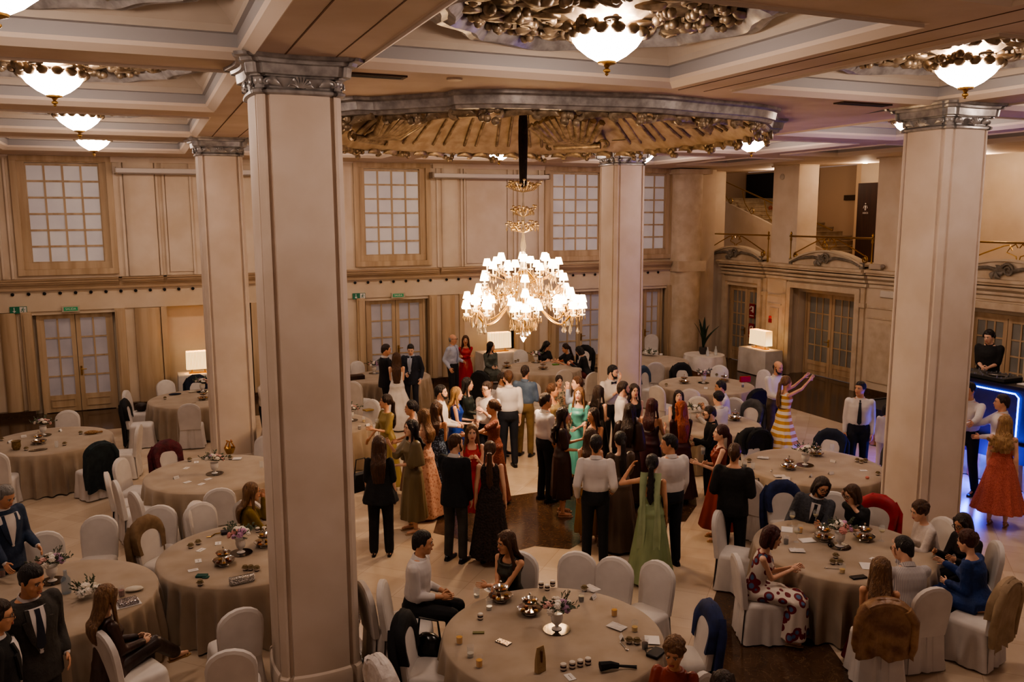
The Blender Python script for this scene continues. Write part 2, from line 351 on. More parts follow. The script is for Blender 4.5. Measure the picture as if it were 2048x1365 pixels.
# small recessed spots and vents in the soffits
for i,(x,y) in enumerate([(2.6,6.1),(3.35,9.4)]):
    m=M(); m.lathe([(.085,0),(.08,-.02),(.05,-.025)],n=16); tag(obj('ceiling_speaker',m,mat('#C9B7A2',.5),loc=(x*K,y*K,kz(6.88 if i==0 else ZS))),'small round cream ceiling speaker '+('in the coffer left of the top centre medallion' if i==0 else 'in the beam just before the dome'),'speaker')
for i,(x,y) in enumerate([(2.35,9.5),(9.4,9.35)]):
    t=thing('air_vent','dark slotted air vent in the ceiling beam '+('beside the near left column' if i==0 else 'left of the right column'),'vent',(x*K,y*K,kz(ZS)-.01))
    m=M(); m.box(-.42,.42,-.09,.09,-.008,.01); obj('frame',m,mat('#5B4A3C',.6),t); m=M(); m.box(-.38,.38,.01,.06,-.012,-.002); m.box(-.38,.38,-.06,-.01,-.012,-.002); obj('slot',m,BLACK,t)
# ---- columns
def plan(e=0,wave=0):
    q=[]
    for s in range(4):
        base=[]
        for k in range(9):
            t=-1+2*k/8; x=.30*t; y=.43+.03*(1-t*t)-wave*(1-t*t)*.05; base.append((x*(1+e/.4),y+e))
        base+= [(.302*(1+e/.4),.395+e),(.34*(1+e/.4),.395+e),(.345*(1+e/.4),.425+e),(.37*(1+e/.4),.425+e)]
        a=-s*PI/2
        seg=[(x*math.cos(a)-y*math.sin(a),x*math.sin(a)+y*math.cos(a)) for x,y in base]
        # opposite corner points for next face start
        b2=[(.425+e,.37*(1+e/.4)),(.425+e,.345*(1+e/.4)),(.395+e,.34*(1+e/.4)),(.395+e,.302*(1+e/.4))]
        seg+=[(x*math.cos(a)-y*math.sin(a),x*math.sin(a)+y*math.cos(a)) for x,y in b2]
        q+=seg
    return q
def make_col():
    t=thing('column','x','column',(0,0,0))
    m=M(); m.loft([[V((x*k,y*k,z)) for x,y in plan()] for z,k in ((.22,1.0*K),(kz(5.99),.97*K))]); obj('shaft',m,COLM,t,sharp=28)
    m=M(); m.loft([[V((x*K,y*K,z)) for x,y in plan(e)] for z,e in ((0,.03),(.16,.03),(.2,.02),(.22,.0))]); obj('base',m,COLM,t,sharp=28)
    m=M(); rr=[]
    for z,e,w in ((5.97,.0,0),(5.985,.035,.2),(6.01,.04,.3),(6.03,.015,.5),(6.035,.0,.6),(6.13,.02,1),(6.14,.05,1.2),(6.15,.05,1.3),(6.16,.09,1.5),(6.25,.10,1.6),(6.26,.14,1.7),(6.29,.15,1.8),(6.30,.20,1.9),(6.33,.21,1.9)):
        rr.append([V((x,y,z)) for x,y in plan(e-.01,w)])
    m.loft(rr); cp=obj('capital',m.moved(KM),SILVER,t,sharp=28)
    for s in range(4):      # shell and leaf ornaments
        a=-s*PI/2; m=M(); rt=Matrix.Rotation(a,4,'Z')
        for k in range(-4,5):
            th=k*R(20); m.tube([(math.sin(th)*.02,.455,6.04),(math.sin(th)*.07,.49,6.05+.05*math.cos(th)),(math.sin(th)*.10,.475,6.05+.085*math.cos(th))],.010,5,r1=.016)
        for sg in (-1,1):
            scroll(m,V((sg*.28,.44,6.08)),V((1,0,0)),V((0,0,1)),V((0,1,0)),.06,sg); leaf(m,V((sg*.34,.43,6.07)),V((-sg,0,-.1)),V((0,0,1)),V((0,1,0)),.12); m.ell((sg*.36,.40,6.1),.04,.04,.045)
            leaf(m,V((sg*.05,.46,6.04)),V((sg,0,0)),V((0,0,1)),V((0,1,0)),.06)
        obj('shell_ornament',m.moved(KM@rt),SILVER,cp,sharp=60)
    return t
c=make_col(); c.location=(1.51*K,9.18*K,0); c['label']='thick cream column with silver capital, nearest, left of centre'; c['group']='columns'
dup(c,(1.51*K,18.45*K,0),0,'cream column with silver capital behind and left of the nearest one'); dup(c,(10.83*K,9.18*K,0),0,'cream column with silver capital at right, in front of the lit booth'); dup(c,(10.9*K,18.45*K,0),0,'cream column with silver capital far back beside the chandelier')
# ---- back wall
YW=23.17
def halfcol(m,xc,w,y,d,z0,z1,n=10,mi=0):
    p=[(xc-w/2,y+.05)]+[(xc-w/2*math.cos(PI*k/n),y-d*math.sin(PI*k/n)**.6) for k in range(n+1)]+[(xc+w/2,y+.05)]
    m.prism(p,z0,z1,mi)
WX=[-6.2,-2.45,5.61,11.33,13.72]; WW=1.57
DX=[(-5.3,-3.75),(-2.42,-.87),(5.64,7.24),(11.5,13.1),(14.0,15.25)]
m=M()
m.box(-9,16.6,YW+.12,YW+.3,3.2,6.6,0)      # upper plane behind
m.box(-9,16.6,YW+.25,YW+.4,0,3.3,1)        # lower plane
def seg(x0,x1): m.box(x0,x1,YW,YW+.2,3.33,6.33,0)
edges=[-9]
for x in WX: edges+=[x-.3,x+WW+.3]
edges.append(16.6)
for i in range(0,len(edges),2):
    if edges[i+1]>edges[i]: seg(edges[i],edges[i+1])
for x in WX: m.box(x-.3,x+WW+.3,YW,YW+.2,6.2,6.33,0); m.box(x-.3,x+WW+.3,YW,YW+.2,3.33,3.42,0)
e2=[-9]
for a,b in DX: e2+=[a-.28,b+.28]
e2.append(16.6)
NICHE=[(.45,2.5),(8.42,10.02)]
for i in range(0,len(e2),2):
    a,b=e2[i],e2[i+1]; cuts=[(a,b)]
    for n0,n1 in NICHE:
        if a<n0<b or a<n1<b: cuts=[(a,n0),(n1,b)]
    for p,q in cuts:
        if q>p: m.box(p,q,YW-.02,YW+.26,0,2.56,1)
for a,b in DX: m.box(a-.28,b+.28,YW-.02,YW+.26,2.46,2.56,1)
m.box(-9,16.6,YW-.06,YW+.3,2.55,3.06,1)
struct('wall_back',m,[WALLU,WALL])
m=M()   # cornice profile with breaks
def corn(x0,x1,dy=0):
    for z0,z1,d in ((3.06,3.10,.10),(3.10,3.14,.13),(3.14,3.20,.16),(3.20,3.24,.22),(3.24,3.30,.25),(3.30,3.33,.28)): m.box(x0,x1,YW-d-dy,YW+.05,z0,z1)
x=-9
for a,b in ((-9,-.6),(-.52,.42),(.5,4.7),(4.78,7.62),(7.7,10.95),(11.03,15.4),(15.48,16.6)): corn(a,b,.0); 
m.box(-9,16.6,YW-.14,YW,3.06,3.3)
struct('trim_back',m,MOULD); bpy.data.objects['trim_back'].name='trim_3'
m=M()
for xc,w in ((-.0,.72),(8.05,.5),(10.45,.62)): halfcol(m,xc,w,YW,.13,3.34,6.2)
for x in (-.40,.40,.55,1.18,7.68,8.40,8.5,9.85,10.05,10.85,5.06,-2.86,-3.05): m.box(x-.025,x+.025,YW-.06,YW,3.34,6.15)
for x0,x1 in ((.6,1.15),(8.55,9.8)): m.box(x0,x1,YW-.03,YW,3.42,6.0)
for x0,x1 in ((-.6,.5),(7.55,11.0),(.5,4.9)): m.box(x0,x1,YW-.1,YW,6.1,6.24,0)
struct('trim_4',m,WALLU)
m=M()
for xc,w in ((.0,.62),(7.95,.42),(10.6,.5),(4.4,.6),(-3.05,.35)): halfcol(m,xc,w,YW-.02,.12,.16,2.54)
for a,b in DX:
    for x in (a-.24,b+.24): m.box(x-.11,x+.11,YW-.13,YW+.1,.16,2.55); m.box(x-.06,x+.06,YW-.16,YW,.16,2.5)
for n0,n1 in NICHE: m.box(n0-.14,n0,YW-.12,YW+.2,.16,2.55); m.box(n1,n1+.14,YW-.12,YW+.2,.16,2.55)
struct('trim_5',m,OAK)
m=M(); bb=[-9]
for a,b in DX: bb+=[a-.2,b+.2]
bb.append(16.6)
for i in range(0,len(bb),2): m.box(bb[i],bb[i+1],YW-.17,YW,0,.16)
struct('baseboard_back',m,EMP)
# rounded corner pier
m=M(); halfcol(m,16.0,1.05,YW,.5,0,6.1); m.box(15.4,16.65,YW-.55,YW,6.05,6.2); m.box(15.45,16.55,YW-.5,YW,3.0,3.33); struct('trim_6',m,STONE)
# cornice at ceiling
m=M()
for z0,z1,d in ((6.20,6.25,.06),(6.25,6.29,.12),(6.29,6.33,.2)): m.box(-9,16.6,YW-d,YW+.1,z0,z1)
struct('trim_7',m,LIP)
# windows
for i,x in enumerate(WX):
    w=thing('window','x','window'); w.name='window_%d'%(i+1); w['kind']='structure'
    for k in ('label','category'): 
        if k in w: del w[k]
    m=M(); z0,z1=3.71,6.02; a,b=x,x+WW
    for o,d,y in ((.30,.14,-.05),(.17,.17,.03)):   # stepped casing
        m.box(a-o,a-o+d,YW+y-.02,YW+.14,z0-o,z1+min(o,.2)); m.box(b+o-d,b+o,YW+y-.02,YW+.14,z0-o,z1+min(o,.2))
        m.box(a-o-.003,b+o+.003,YW+y-.023,YW+.137,z0-o-.003,z0-o+d); m.box(a-o-.003,b+o+.003,YW+y-.023,YW+.137,z1+min(o,.2)-min(d,.12),z1+min(o,.2)+.003)
    obj('window_frame',m,OAK,w,bevel=.006)
    m=M()
    for k in range(5): xx=a+(b-a)*k/4; m.box(xx-.022,xx+.022,YW+.06,YW+.10,z0,z1)
    for k in range(7): zz=z0+(z1-z0)*k/6; m.box(a,b,YW+.055,YW+.10,zz-.022,zz+.022)
    obj('muntin',m,OAK,w)
    m=M(); m.box(a,b,YW+.085,YW+.115,z0,z1); obj('pane',m,FROST,w)
def door(idx,a,b,y,z1,side=0,nx=2,nz=4,mats=(OAK,FROSTL),X=None):
    """double glazed door in plane y (back wall) or x (side=1)"""
    w=bpy.data.objects.new('door_%d'%idx,None); col.objects.link(w); w['kind']='structure'
    def B(m,p,q,d0,d1,zz0,zz1):
        if side: m.box(y+d0,y+d1,p,q,zz0,zz1)
        else: m.box(p,q,y+d0,y+d1,zz0,zz1)
    mid=(a+b)/2; s=-1
    fr=M(); B(fr,a-.06,a,-.06,.06,0,z1+.06); B(fr,b,b+.06,-.06,.06,0,z1+.06); B(fr,a-.06,b+.06,-.06,.06,z1,z1+.08); obj('door_frame',fr,mats[0],w)
    for p,q in ((a,mid-.008),(mid+.008,b)):
        m=M(); g=M(); st=.10
        B(m,p,p+st,-.03,.03,.02,z1); B(m,q-st,q,-.03,.03,.02,z1); B(m,p+.003,q-.003,-.027,.027,z1-st,z1-.003); B(m,p+.003,q-.003,-.027,.027,.023,.44)
        B(m,p+.12,q-.12,-.045,-.03,.14,.16); B(m,p+.12,q-.12,-.045,-.03,.32,.34); B(m,p+.12,p+.14,-.045,-.03,.14,.34); B(m,q-.14,q-.12,-.045,-.03,.14,.34)
        for k in range(1,nx): xx=p+st+(q-p-2*st)*k/nx; B(m,xx-.018,xx+.018,-.025,.025,.43,z1-st+.01)
        for k in range(1,nz): zz=.44+(z1-st-.44)*k/nz; B(m,p+st-.01,q-st+.01,-.022,.022,zz-.018,zz+.018)
        lf=obj('door_leaf',m,mats[0],w); B(g,p+st,q-st,0,.012,.44,z1-st); obj('pane',g,mats[1],lf)
    h=M(); hx=mid+.06
    if side: h.box(y-.055,y-.03,hx-.02,hx+.02,.92,1.14); h.tube([(y-.05,hx,1.07),(y-.10,hx,1.07),(y-.10,hx+.12,1.07)],.012)
    else: h.box(hx-.02,hx+.02,y-.055,y-.03,.92,1.14); h.tube([(hx,y-.05,1.07),(hx,y-.10,1.07),(hx+.12,y-.10,1.07)],.012)
    obj('door_handle',h,BRASS,w); return w
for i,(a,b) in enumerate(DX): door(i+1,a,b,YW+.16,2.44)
# ---- right wall and its gallery
XW=17.7
DY=[(12.55,14.1),(17.95,19.95),(21.5,23.0)]   # openings (y ranges)
m=M()
def wall(y0,y1,z0=0,z1=2.8): m.box(XW,XW+.35,y0,y1,z0,z1,0)
wall(7,12.3); wall(14.3,17.35); wall(20.1,21.3); wall(23.2,24.4)
m.box(XW,XW+.35,7,24.4,2.72,3.3,0); m.box(XW,XW+.35,21.3,23.2,2.5,2.8,0); 
m.box(XW+.35,XW+.8,17.2,17.4,0,2.72,0); m.box(XW+.35,XW+.8,20.05,20.2,0,2.72,0); m.box(XW+.35,XW+.8,17.3,20.1,2.5,2.8,0)
for y0,y1 in ((12.0,14.5),(20.9,23.4)): m.box(XW+.33,XW+.6,y0,y1,2.4,2.8,0)
m.box(16.4,17.3,23.3,23.9,0,6.33,0)
struct('wall_right',m,WALL)
m=M()
for z0,z1,d in ((2.86,2.94,.05),(2.98,3.04,.10),(3.10,3.16,.14),(3.20,3.26,.20),(3.26,3.33,.26)):
    for a,b in ((7,14.6),(14.7,17.0),(17.05,20.25),(20.3,21.1),(21.15,23.3)): m.box(XW-d-(.06 if (a in (17.05,21.15)) else 0),XW,a,b,z0,z1)
for y in (14.75,17.2,20.25,21.15,23.25,12.2): m.box(XW-.06,XW,y-.07,y+.07,.2,2.84); m.box(XW-.09,XW,y-.1,y+.1,2.3,2.42)
for a,b in ((14.9,15.9),(16.1,17.05),(20.42,21.0),(7,12.1)):
    for z in (2.05,2.32): m.box(XW-.03,XW,a,b,z,z+.04)
    m.box(XW-.035,XW,a+.1,b-.1,.35,1.95)
for a,b in ((17.3,20.1),(21.3,23.2),(12.35,14.25)):
    m.box(XW-.10,XW+.02,a-.02,a+.14,.0,2.78); m.box(XW-.10,XW+.02,b-.14,b+.02,0,2.78); m.box(XW-.10,XW+.02,a,b,2.64,2.80)
struct('trim_8',m,STONE)
m=M(); m.box(XW-.04,XW,14.3,17.3,0,.14); m.box(XW-.04,XW,20.1,21.3,0,.14); m.box(XW-.04,XW,7,12.3,0,.14); struct('baseboard_right',m,EMP)
OAKL=mat('#C4A98A',.55,kind='noise',c2='#AC8F6E',scale=5,stretch=(1,1,.1))
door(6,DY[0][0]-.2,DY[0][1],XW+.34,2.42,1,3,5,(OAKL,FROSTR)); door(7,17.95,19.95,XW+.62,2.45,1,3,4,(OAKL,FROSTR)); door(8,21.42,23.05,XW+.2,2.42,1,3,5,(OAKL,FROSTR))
# gallery
m=M(); m.box(XW-.02,23,7,28.4,3.1,3.34,0); struct('floor_gallery',m,STONE)
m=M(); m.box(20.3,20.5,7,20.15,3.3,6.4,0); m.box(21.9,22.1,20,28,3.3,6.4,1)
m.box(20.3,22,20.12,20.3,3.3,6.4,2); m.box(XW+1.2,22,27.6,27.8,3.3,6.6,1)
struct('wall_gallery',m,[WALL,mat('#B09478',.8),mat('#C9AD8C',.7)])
m=M()
for y0,y1 in ((19.9,21.0),(16.05,16.95),(24.3,25.4)): m.box(XW+.0,XW+.75,y0,y1,3.3,6.33); m.box(XW-.05,XW+.7,y0-.06,y1+.06,6.2,6.33)
struct('trim_9',m,WALLU,bevel=.01)
m=M()   # flat ceiling slab edge over gallery opening
m.box(XW-.4,XW+.1,7,28,6.25,6.36); struct('trim_10',m,LIP)
# curved parapet panels with volutes
def parapet(y0,y1,lab):
    t=thing('balcony_parapet',lab,'parapet',(XW,0,0),group='carved balcony parapets'); m=M(); n=28; top=[]
    for k in range(n+1):
        u=k/n; y=y0+(y1-y0)*u; h=.06+.34*(math.sin(PI*min(1,max(0,(u-.02)/.96)))**.8); top.append((y,3.34+h))
    fr=[V((-.12,y,3.33)) for y,z in top]; ft=[V((-.12,y,z)) for y,z in top]; bt=[V((.10,y,z)) for y,z in top]; bb=[V((.10,y,3.33)) for y,z in top]
    m.sheet([fr,ft]); m.sheet([bt,bb]); obj('panel',m,STONE,t)
    m=M(); m.loft([[V((a,y,z+b)) for a,b in ((-.17,0),(-.17,.05),(.14,.05),(.14,0))] for y,z in top]); obj('coping',m,mat('#CDBBA0',.6),t)
    m=M(); yc=(y0+y1)/2
    for sg in (-1,1):
        pts=[V((-.17,yc+sg*.12*1,3.52))]+[V((-.17,yc+sg*(.12+(y1-y0)*.42*u),3.62-.02*math.sin(u*6)-.22*u*u)) for u in (.25,.5,.75,1)]; m.tube(pts,.05,6,r1=.03)
        m.box(-.16,-.1,y0+.0 if sg<0 else y1-.12,y0+.12 if sg<0 else y1,3.33,3.5)
    pts=[]
    for k in range(20): th=k/19*3.6*PI; r=.16*(1-k/22); pts.append((-.19,yc-.08+r*math.cos(th),3.55+r*math.sin(th)))
    m.tube(pts,.035,6,r1=.02)
    for k in range(6): leaf(m,V((-.18,yc+.10+.03*k,3.5)),V((0,math.cos(k),math.sin(k))),V((0,-math.sin(k),math.cos(k))),V((-1,0,0)),.14)
    obj('volute',m,mat('#8E8578',.6,kind='noise',c2='#6E6558',scale=8),t,sharp=60)
parapet(21.25,23.95,'carved stone balcony parapet with volute above the leftmost glazed door'); parapet(17.15,20.0,'carved stone balcony parapet with volute above the recessed door'); parapet(11.6,14.5,'carved stone balcony parapet right of the right column')
def railing(y0,y1,lab):
    t=thing('balcony_railing',lab,'railing',(XW-.02,0,0),group='brass balcony railings'); m=M(); m.tube([(0,y0,4.15),(0,y1,4.15)],.025,8); obj('handrail',m,BRASS,t)
    for y in (y0+.05,y1-.05): m=M(); m.lathe([(.03,3.33),(.03,3.5),(.015,3.55),(.015,4.0),(.035,4.05),(.015,4.15),(.025,4.2),(.03,4.24),(.0,4.29)],(0,y,0),8); obj('post',m,BRASS,t)
    m=M(); yc=(y0+y1)/2; w=(y1-y0)/2
    for sg in (-1,1):
        pts=[V((0,yc+sg*.15,3.98)),V((0,yc+sg*.22,4.10)),V((0,yc+sg*.35,4.08)),V((0,yc+sg*w*.5,3.9)),V((0,yc+sg*w*.85,3.66))]; m.tube(pts,.018,6)
        sp=[(0,yc+sg*(w*.82+.11*math.cos(k/12*3*PI-PI/2)*(1-k/16)),3.58+.11*math.sin(k/12*3*PI+PI/2)*(1-k/16)) for k in range(13)]; m.tube(sp,.02,6)
        m.tube([(0,yc,3.6),(0,yc+sg*.05,3.85),(0,yc+sg*.28,3.93),(0,yc+sg*.2,4.05),(0,yc+sg*.08,4.12),(0,yc+sg*.02,4.04)],.014,6)
    obj('scrollwork',m,BRASS,t)
railing(21.05,24.3,'brass balcony railing with scrollwork in front of the marble stairs'); railing(16.95,20.15,'brass balcony railing with scrollwork between two pillars, before the dark door'); railing(11.2,14.55,'brass balcony railing at the right edge beyond the right column')
# stairs rising to the left
t=thing('staircase','cream marble staircase rising left behind the balcony railing','staircase')
m=M(); steps=14; ya,za,yb,zb=20.3,3.5,26.2,5.38
for k in range(steps):
    y0=ya+(yb-ya)*k/steps; y1=ya+(yb-ya)*(k+1)/steps; z=3.34+(zb-3.34)*(k+1)/steps
    m.box(19.55,21.9,y0,27.2,z-(zb-3.34)/steps,z-.03)
    m.box(19.5,21.9,y0-.03,y1+.02,z-.03,z)
obj('step',m,mat('#B9A58A',.4,kind='noise',c2='#A28C70',scale=4),t)
m=M(); m.add([(19.5,ya-.2,3.34),(19.5,27.2,3.34),(19.5,27.2,zb+.06),(19.5,yb,zb+.06),(19.5,ya,3.6),(19.4,ya-.2,3.34),(19.4,27.2,3.34),(19.4,27.2,zb+.06),(19.4,yb,zb+.06),(19.4,ya,3.6)],[[0,1,2,3,4],[9,8,7,6,5],[0,4,9,5],[4,3,8,9],[3,2,7,8],[1,2,7,6]]); obj('stringer_wall',m,WALL,t)
m=M(); m.tube([(19.45,ya,4.3),(19.45,yb,zb+.75)],.025,8)
for k in range(5):
    u=(k+.5)/5; y=ya+(yb-ya)*u; z=3.6+(zb-3.54)*u; m.tube([(19.45,y-.3,z-.1),(19.45,y+.1,z+.3),(19.45,y+.25,z+.72)],.014,6)
    m.tube([(19.45,y-.3+.1*math.cos(q),z+.02+.1*math.sin(q)) for q in [j*.6 for j in range(10)]],.014,6)
m.tube([(19.45,yb,zb),(19.45,yb,zb+.85)],.025,8); obj('stair_rail',m,BRASS,t)
m=M()
for y,z,x in ((24.3,5.0,20.6),(23.6,4.8,20.7),(21.2,3.78,19.8),(20.9,3.58,19.9)): m.lathe([(.06,0),(.06,.006)],(0,0,0),14)
m=M()
for k,(y,x) in enumerate(((25.2,20.9),(24.5,21.2))):
    u=(y-ya)/(yb-ya); z=3.34+(zb-3.34)*(int(u*steps)+.5)/steps
    y0=ya+(yb-ya)*int(u*steps)/steps
    m.tube([(x+.07*math.cos(q*PI/6),y0-.035,z+.07*math.sin(q*PI/6)) for q in range(12)],.012,5,closed=True); m.box(x-.05,x+.05,y0-.04,y0-.033,z-.012,z+.012)
obj('red_sticker',m,mat('#B0402A',.6),t)
# upper opening's shade painted as a flat near-black panel; WC door, plaque
m=M(); m.box(21.85,21.88,23.6,27.5,5.3,6.33); struct('door_9',m,mat('#14100E',.7))
t=bpy.data.objects.new('door_10',None); col.objects.link(t); t['kind']='structure'
m=M(); m.box(20.22,20.3,19.35,20.12,3.34,5.72); obj('door_leaf',m,DARKW,t)
m=M(); m.tube([(20.2,19.78,5.05),(20.2,19.78,4.98)],.02,6); m.ell((20.2,19.78,5.1),.012,.022,.022); m.tube([(20.2,19.76,4.98),(20.2,19.76,4.9)],.009); m.tube([(20.2,19.8,4.98),(20.2,19.8,4.9)],.009)
m.tube([(20.2,19.83,5.04),(20.2,19.86,4.96)],.008); m.tube([(20.2,19.73,5.04),(20.2,19.70,4.96)],.008)
obj('figure_symbol',m,WHITEP,t)
def text(s,size,loc,rot,mt,parent=None,name='lettering',ext=.002):
    cu=bpy.data.curves.new('t','FONT'); cu.body=s; cu.size=size; cu.extrude=ext; cu.align_x='CENTER'; cu.align_y='CENTER'
    o=bpy.data.objects.new('tmp',cu); col.objects.link(o); dg=bpy.context.evaluated_depsgraph_get(); me=bpy.data.meshes.new_from_object(o.evaluated_get(dg)); bpy.data.objects.remove(o)
    me.materials.clear(); me.materials.append(mt); o=bpy.data.objects.new(name,me); col.objects.link(o); o.location=loc; o.rotation_euler=rot
    if parent: o.parent=parent
    return o
WALLROT=(R(90),0,0); RROT=(R(90),0,R(-90))
text('ASEOS',.075,(20.21,19.78,4.82),RROT,WHITEP,t)
m=M(); m.box(20.26,20.3,20.3,20.32,3.3,3.31)
m=M(); m.box(21.84,21.9,21.85,22.35,5.25,5.42); tag(obj('wall_plaque',m,mat('#4A3A28',.4,.5)),'small dark bronze plaque on the wall left of the dark door upstairs','plaque')
m=M(); m.box(20.18,20.3,20.15,20.19,4.3,4.42)
# ---- exit signs, spots, projector screens
GRN=mat('#1E6B4E',.5,em=.05,emc='#1E6B4E')
def exit_sign(x,i,lab):
    t=thing('exit_sign',lab,'sign',(x,YW-.09,2.61)); m=M(); m.box(-.175,.175,-.01,.02,-.08,.08); obj('panel',m,GRN,t)
    m=M(); m.box(.03,.165,-.014,-.01,-.07,.07); obj('white_field',m,WHITEP,t)
    m=M(); m.box(-.092,-.078,-.016,-.01,-.03,.06); m.add([(-.125,-.013,-.02),(-.045,-.013,-.02),(-.085,-.013,-.065)],[[0,1,2]]); obj('down_arrow',m,WHITEP,t)
    m=M(); y=-.018
    m.ell((.105,y,.048),.012,.004,.012); m.tube([(.1,y,.03),(.09,y,-.005)],.009); m.tube([(.09,y,-.005),(.115,y,-.02),(.10,y,-.055)],.007); m.tube([(.09,y,-.005),(.07,y,-.03),(.05,y,-.03)],.007); m.tube([(.1,y,.025),(.13,y,.01),(.145,y,.02)],.006); m.tube([(.1,y,.025),(.075,y,.02),(.065,y,.0)],.006)
    obj('running_figure',m,GRN,t)
exit_sign(-2.81,0,'green exit sign with down arrow and running figure at the far left'); exit_sign(5.36,1,'green exit sign with down arrow and running figure beside the middle double door')
for x,lb in ((-1.70,'green lit SALIDA box sign above the left double door'),(6.46,'green lit SALIDA box sign above the middle double door')):
    t=thing('exit_box',lb,'sign',(x,YW-.1,2.59)); m=M(); m.box(-.19,.19,-.03,.04,-.07,.07); obj('housing',m,mat('#B9AE98',.5),t)
    m=M(); m.box(-.15,.15,-.036,-.03,-.045,.045); obj('green_panel',m,mat('#2E8B5E',.5,em=.15,emc='#2E8B5E'),t); text('SALIDA',.07,(0,-.038,0),WALLROT,WHITEP,t)
m=M(); m.lathe([(.032,0),(.04,.03),(.028,.035),(.022,.02)],n=12); sp=mesh(m,[BLACK]); k=0
for x0,x1,st in ((-3.9,4.3,.333),(4.9,7.7,.36),(7.9,11.0,.36),(11.2,15.3,.38)):
    x=x0
    while x<x1:
        o=bpy.data.objects.new('wall_spotlight',sp); col.objects.link(o); o.location=(x,YW-.07,2.98); o.rotation_euler=(R(90),0,0); tag(o,'small round black spotlight in the row along the back wall frieze','spotlight','black spotlights along the back wall frieze'); x+=st
for i,(a,b) in enumerate(((-.5,2.9),(7.48,11.0))):
    t=thing('projector_screen','white rolled-up projector screen under the ceiling, '+('left, behind the columns' if i==0 else 'between two windows behind the chandelier'),'projector screen',((a+b)/2,YW-.34,5.9))
    L_=(b-a)/2; m=M(); m.box(-L_,L_,-.05,.05,-.06,.05); obj('casing',m,mat('#CFC6BE',.5),t,bevel=.01)
    m=M(); m.tube([(-L_+.04,0,-.07),(L_-.04,0,-.07)],.018,8); obj('roller_bar',m,mat('#9A9088',.5),t)
    m=M(); m.box(-L_-.04,-L_,-.06,.27,-.08,.08); m.box(L_,L_+.04,-.06,.27,-.08,.08); obj('bracket',m,mat('#8E7C68',.5),t)
# emergency light, fire signs, alarm
m=M(); m.box(-.05,.0,-.28,.28,-.09,.09); tag(obj('emergency_light',m,mat('#D5CBBC',.5),loc=(XW,16.35,2.72),bevel=.02),'white rectangular emergency light right of the recessed door','emergency light')
t=thing('emergency_lamp','white twin-head emergency lamp on the balcony ledge below the right pillar','emergency light',(XW-.05,16.8,3.42)); m=M(); m.box(-.06,.06,-.2,.2,-.07,.07); obj('housing',m,mat('#B7A794',.5),t,bevel=.01); m=M(); m.ell((-.05,-.26,.02),.05,.07,.06); obj('lamp_head',m,mat('#8A7C70',.4),t)
RED=mat('#8E2420',.5)
for z,lb,sym in ((1.72,'red and white fire hose sign, upper one on the glazed door','h'),(1.08,'red and white fire extinguisher sign, lower one on the glazed door','e')):
    t=thing('fire_sign',lb,'sign',(XW+.15,21.95,z)); m=M(); m.box(-.01,0,-.13,.13,-.23,.23); obj('red_plate',m,RED,t)
    m=M(); m.tube([(-.015,.07*math.cos(q)+.02,.07+.07*math.sin(q)) for q in [i*.5 for i in range(11)]] if sym=='h' else [(-.015,.05,-.02),(-.015,.05,.13),(-.015,-.02,.15)],.02,6); m.box(-.016,-.01,-.09,-.03,-.05,.15); m.box(-.016,-.01,-.10,.10,-.17,-.14); obj('white_symbol',m,WHITEP,t)
t=thing('fire_alarm','small red fire alarm on the wall above the right lamp','alarm',(XW-.03,20.85,1.62)); m=M(); m.lathe([(.055,0),(.06,.03),(.05,.07)],n=14); obj('sounder',m,mat('#B8201A',.4,em=.3,emc='#B8201A'),t); m=M(); m.box(-.02,.03,-.07,.07,-.14,-.02); obj('call_point',m,mat('#A82018',.4),t)
m=M(); m.lathe([(.0,.04),(.06,.03),(.09,0),(.09,-.02)],n=14); o=obj('wall_camera',m,mat('#B5A796',.5),loc=(XW-.03,20.6,5.9)); o.rotation_euler=(0,R(-90),0); tag(o,'small round white sensor dome near the top of the upstairs pillar','sensor')

# recessed downlights in the gallery ceiling
for i,(x,y) in enumerate(((18.9,22.3),(18.9,18.6),(18.9,14.9),(18.9,11.5))):
    m=M(); m.lathe([(.07,0),(.06,-.012),(0,-.012)],n=14); tag(obj('downlight',m,mat('#FFE8CC',.4,em=12,emc='#FFE0BC'),loc=(x,y,6.22)),'small recessed downlight over the upper gallery '+('by the stairs','between the pillars','behind the right column','at the right edge')[i],'downlight')
    light('gallery_light',(x,y,6.05),55,'#FFDDBB',.06)

# ================================================================ CHANDELIER
CR=mat('#E8DCC8',.08,trans=.5,ior=1.5,spec=.8,alpha=.7); SHADE=mat('#FFF2E0',.6,em=15,emc='#FFD8A6'); CANDLE=mat('#EFE6D6',.5,em=2,emc='#FFE0B0')
CRG=mat('#D8BE94',.14,.5,spec=.8)
CH=thing('chandelier','large crystal chandelier with many small lit white shades hanging below the dome','chandelier',(6.16*K,13.8*K,0))
def cz(py): # height of a photo row at the chandelier's distance
    return kz({205:6.72,240:6.42,375:5.28,390:5.15,425:4.86,455:4.58,490:4.28,515:4.1,540:3.83,560:3.66,600:3.31,635:3.0,660:2.77}[py])
m=M(); m.lathe([(.035,cz(240)+.3),(.075,cz(240)),(.08,cz(240)-.3),(.06,cz(375)+.05),(.03,cz(375))],n=10); obj('chain_sleeve',m,mat('#2A1A14',.8,kind='noise',c2='#160D0A',scale=20,bump=.4),CH)
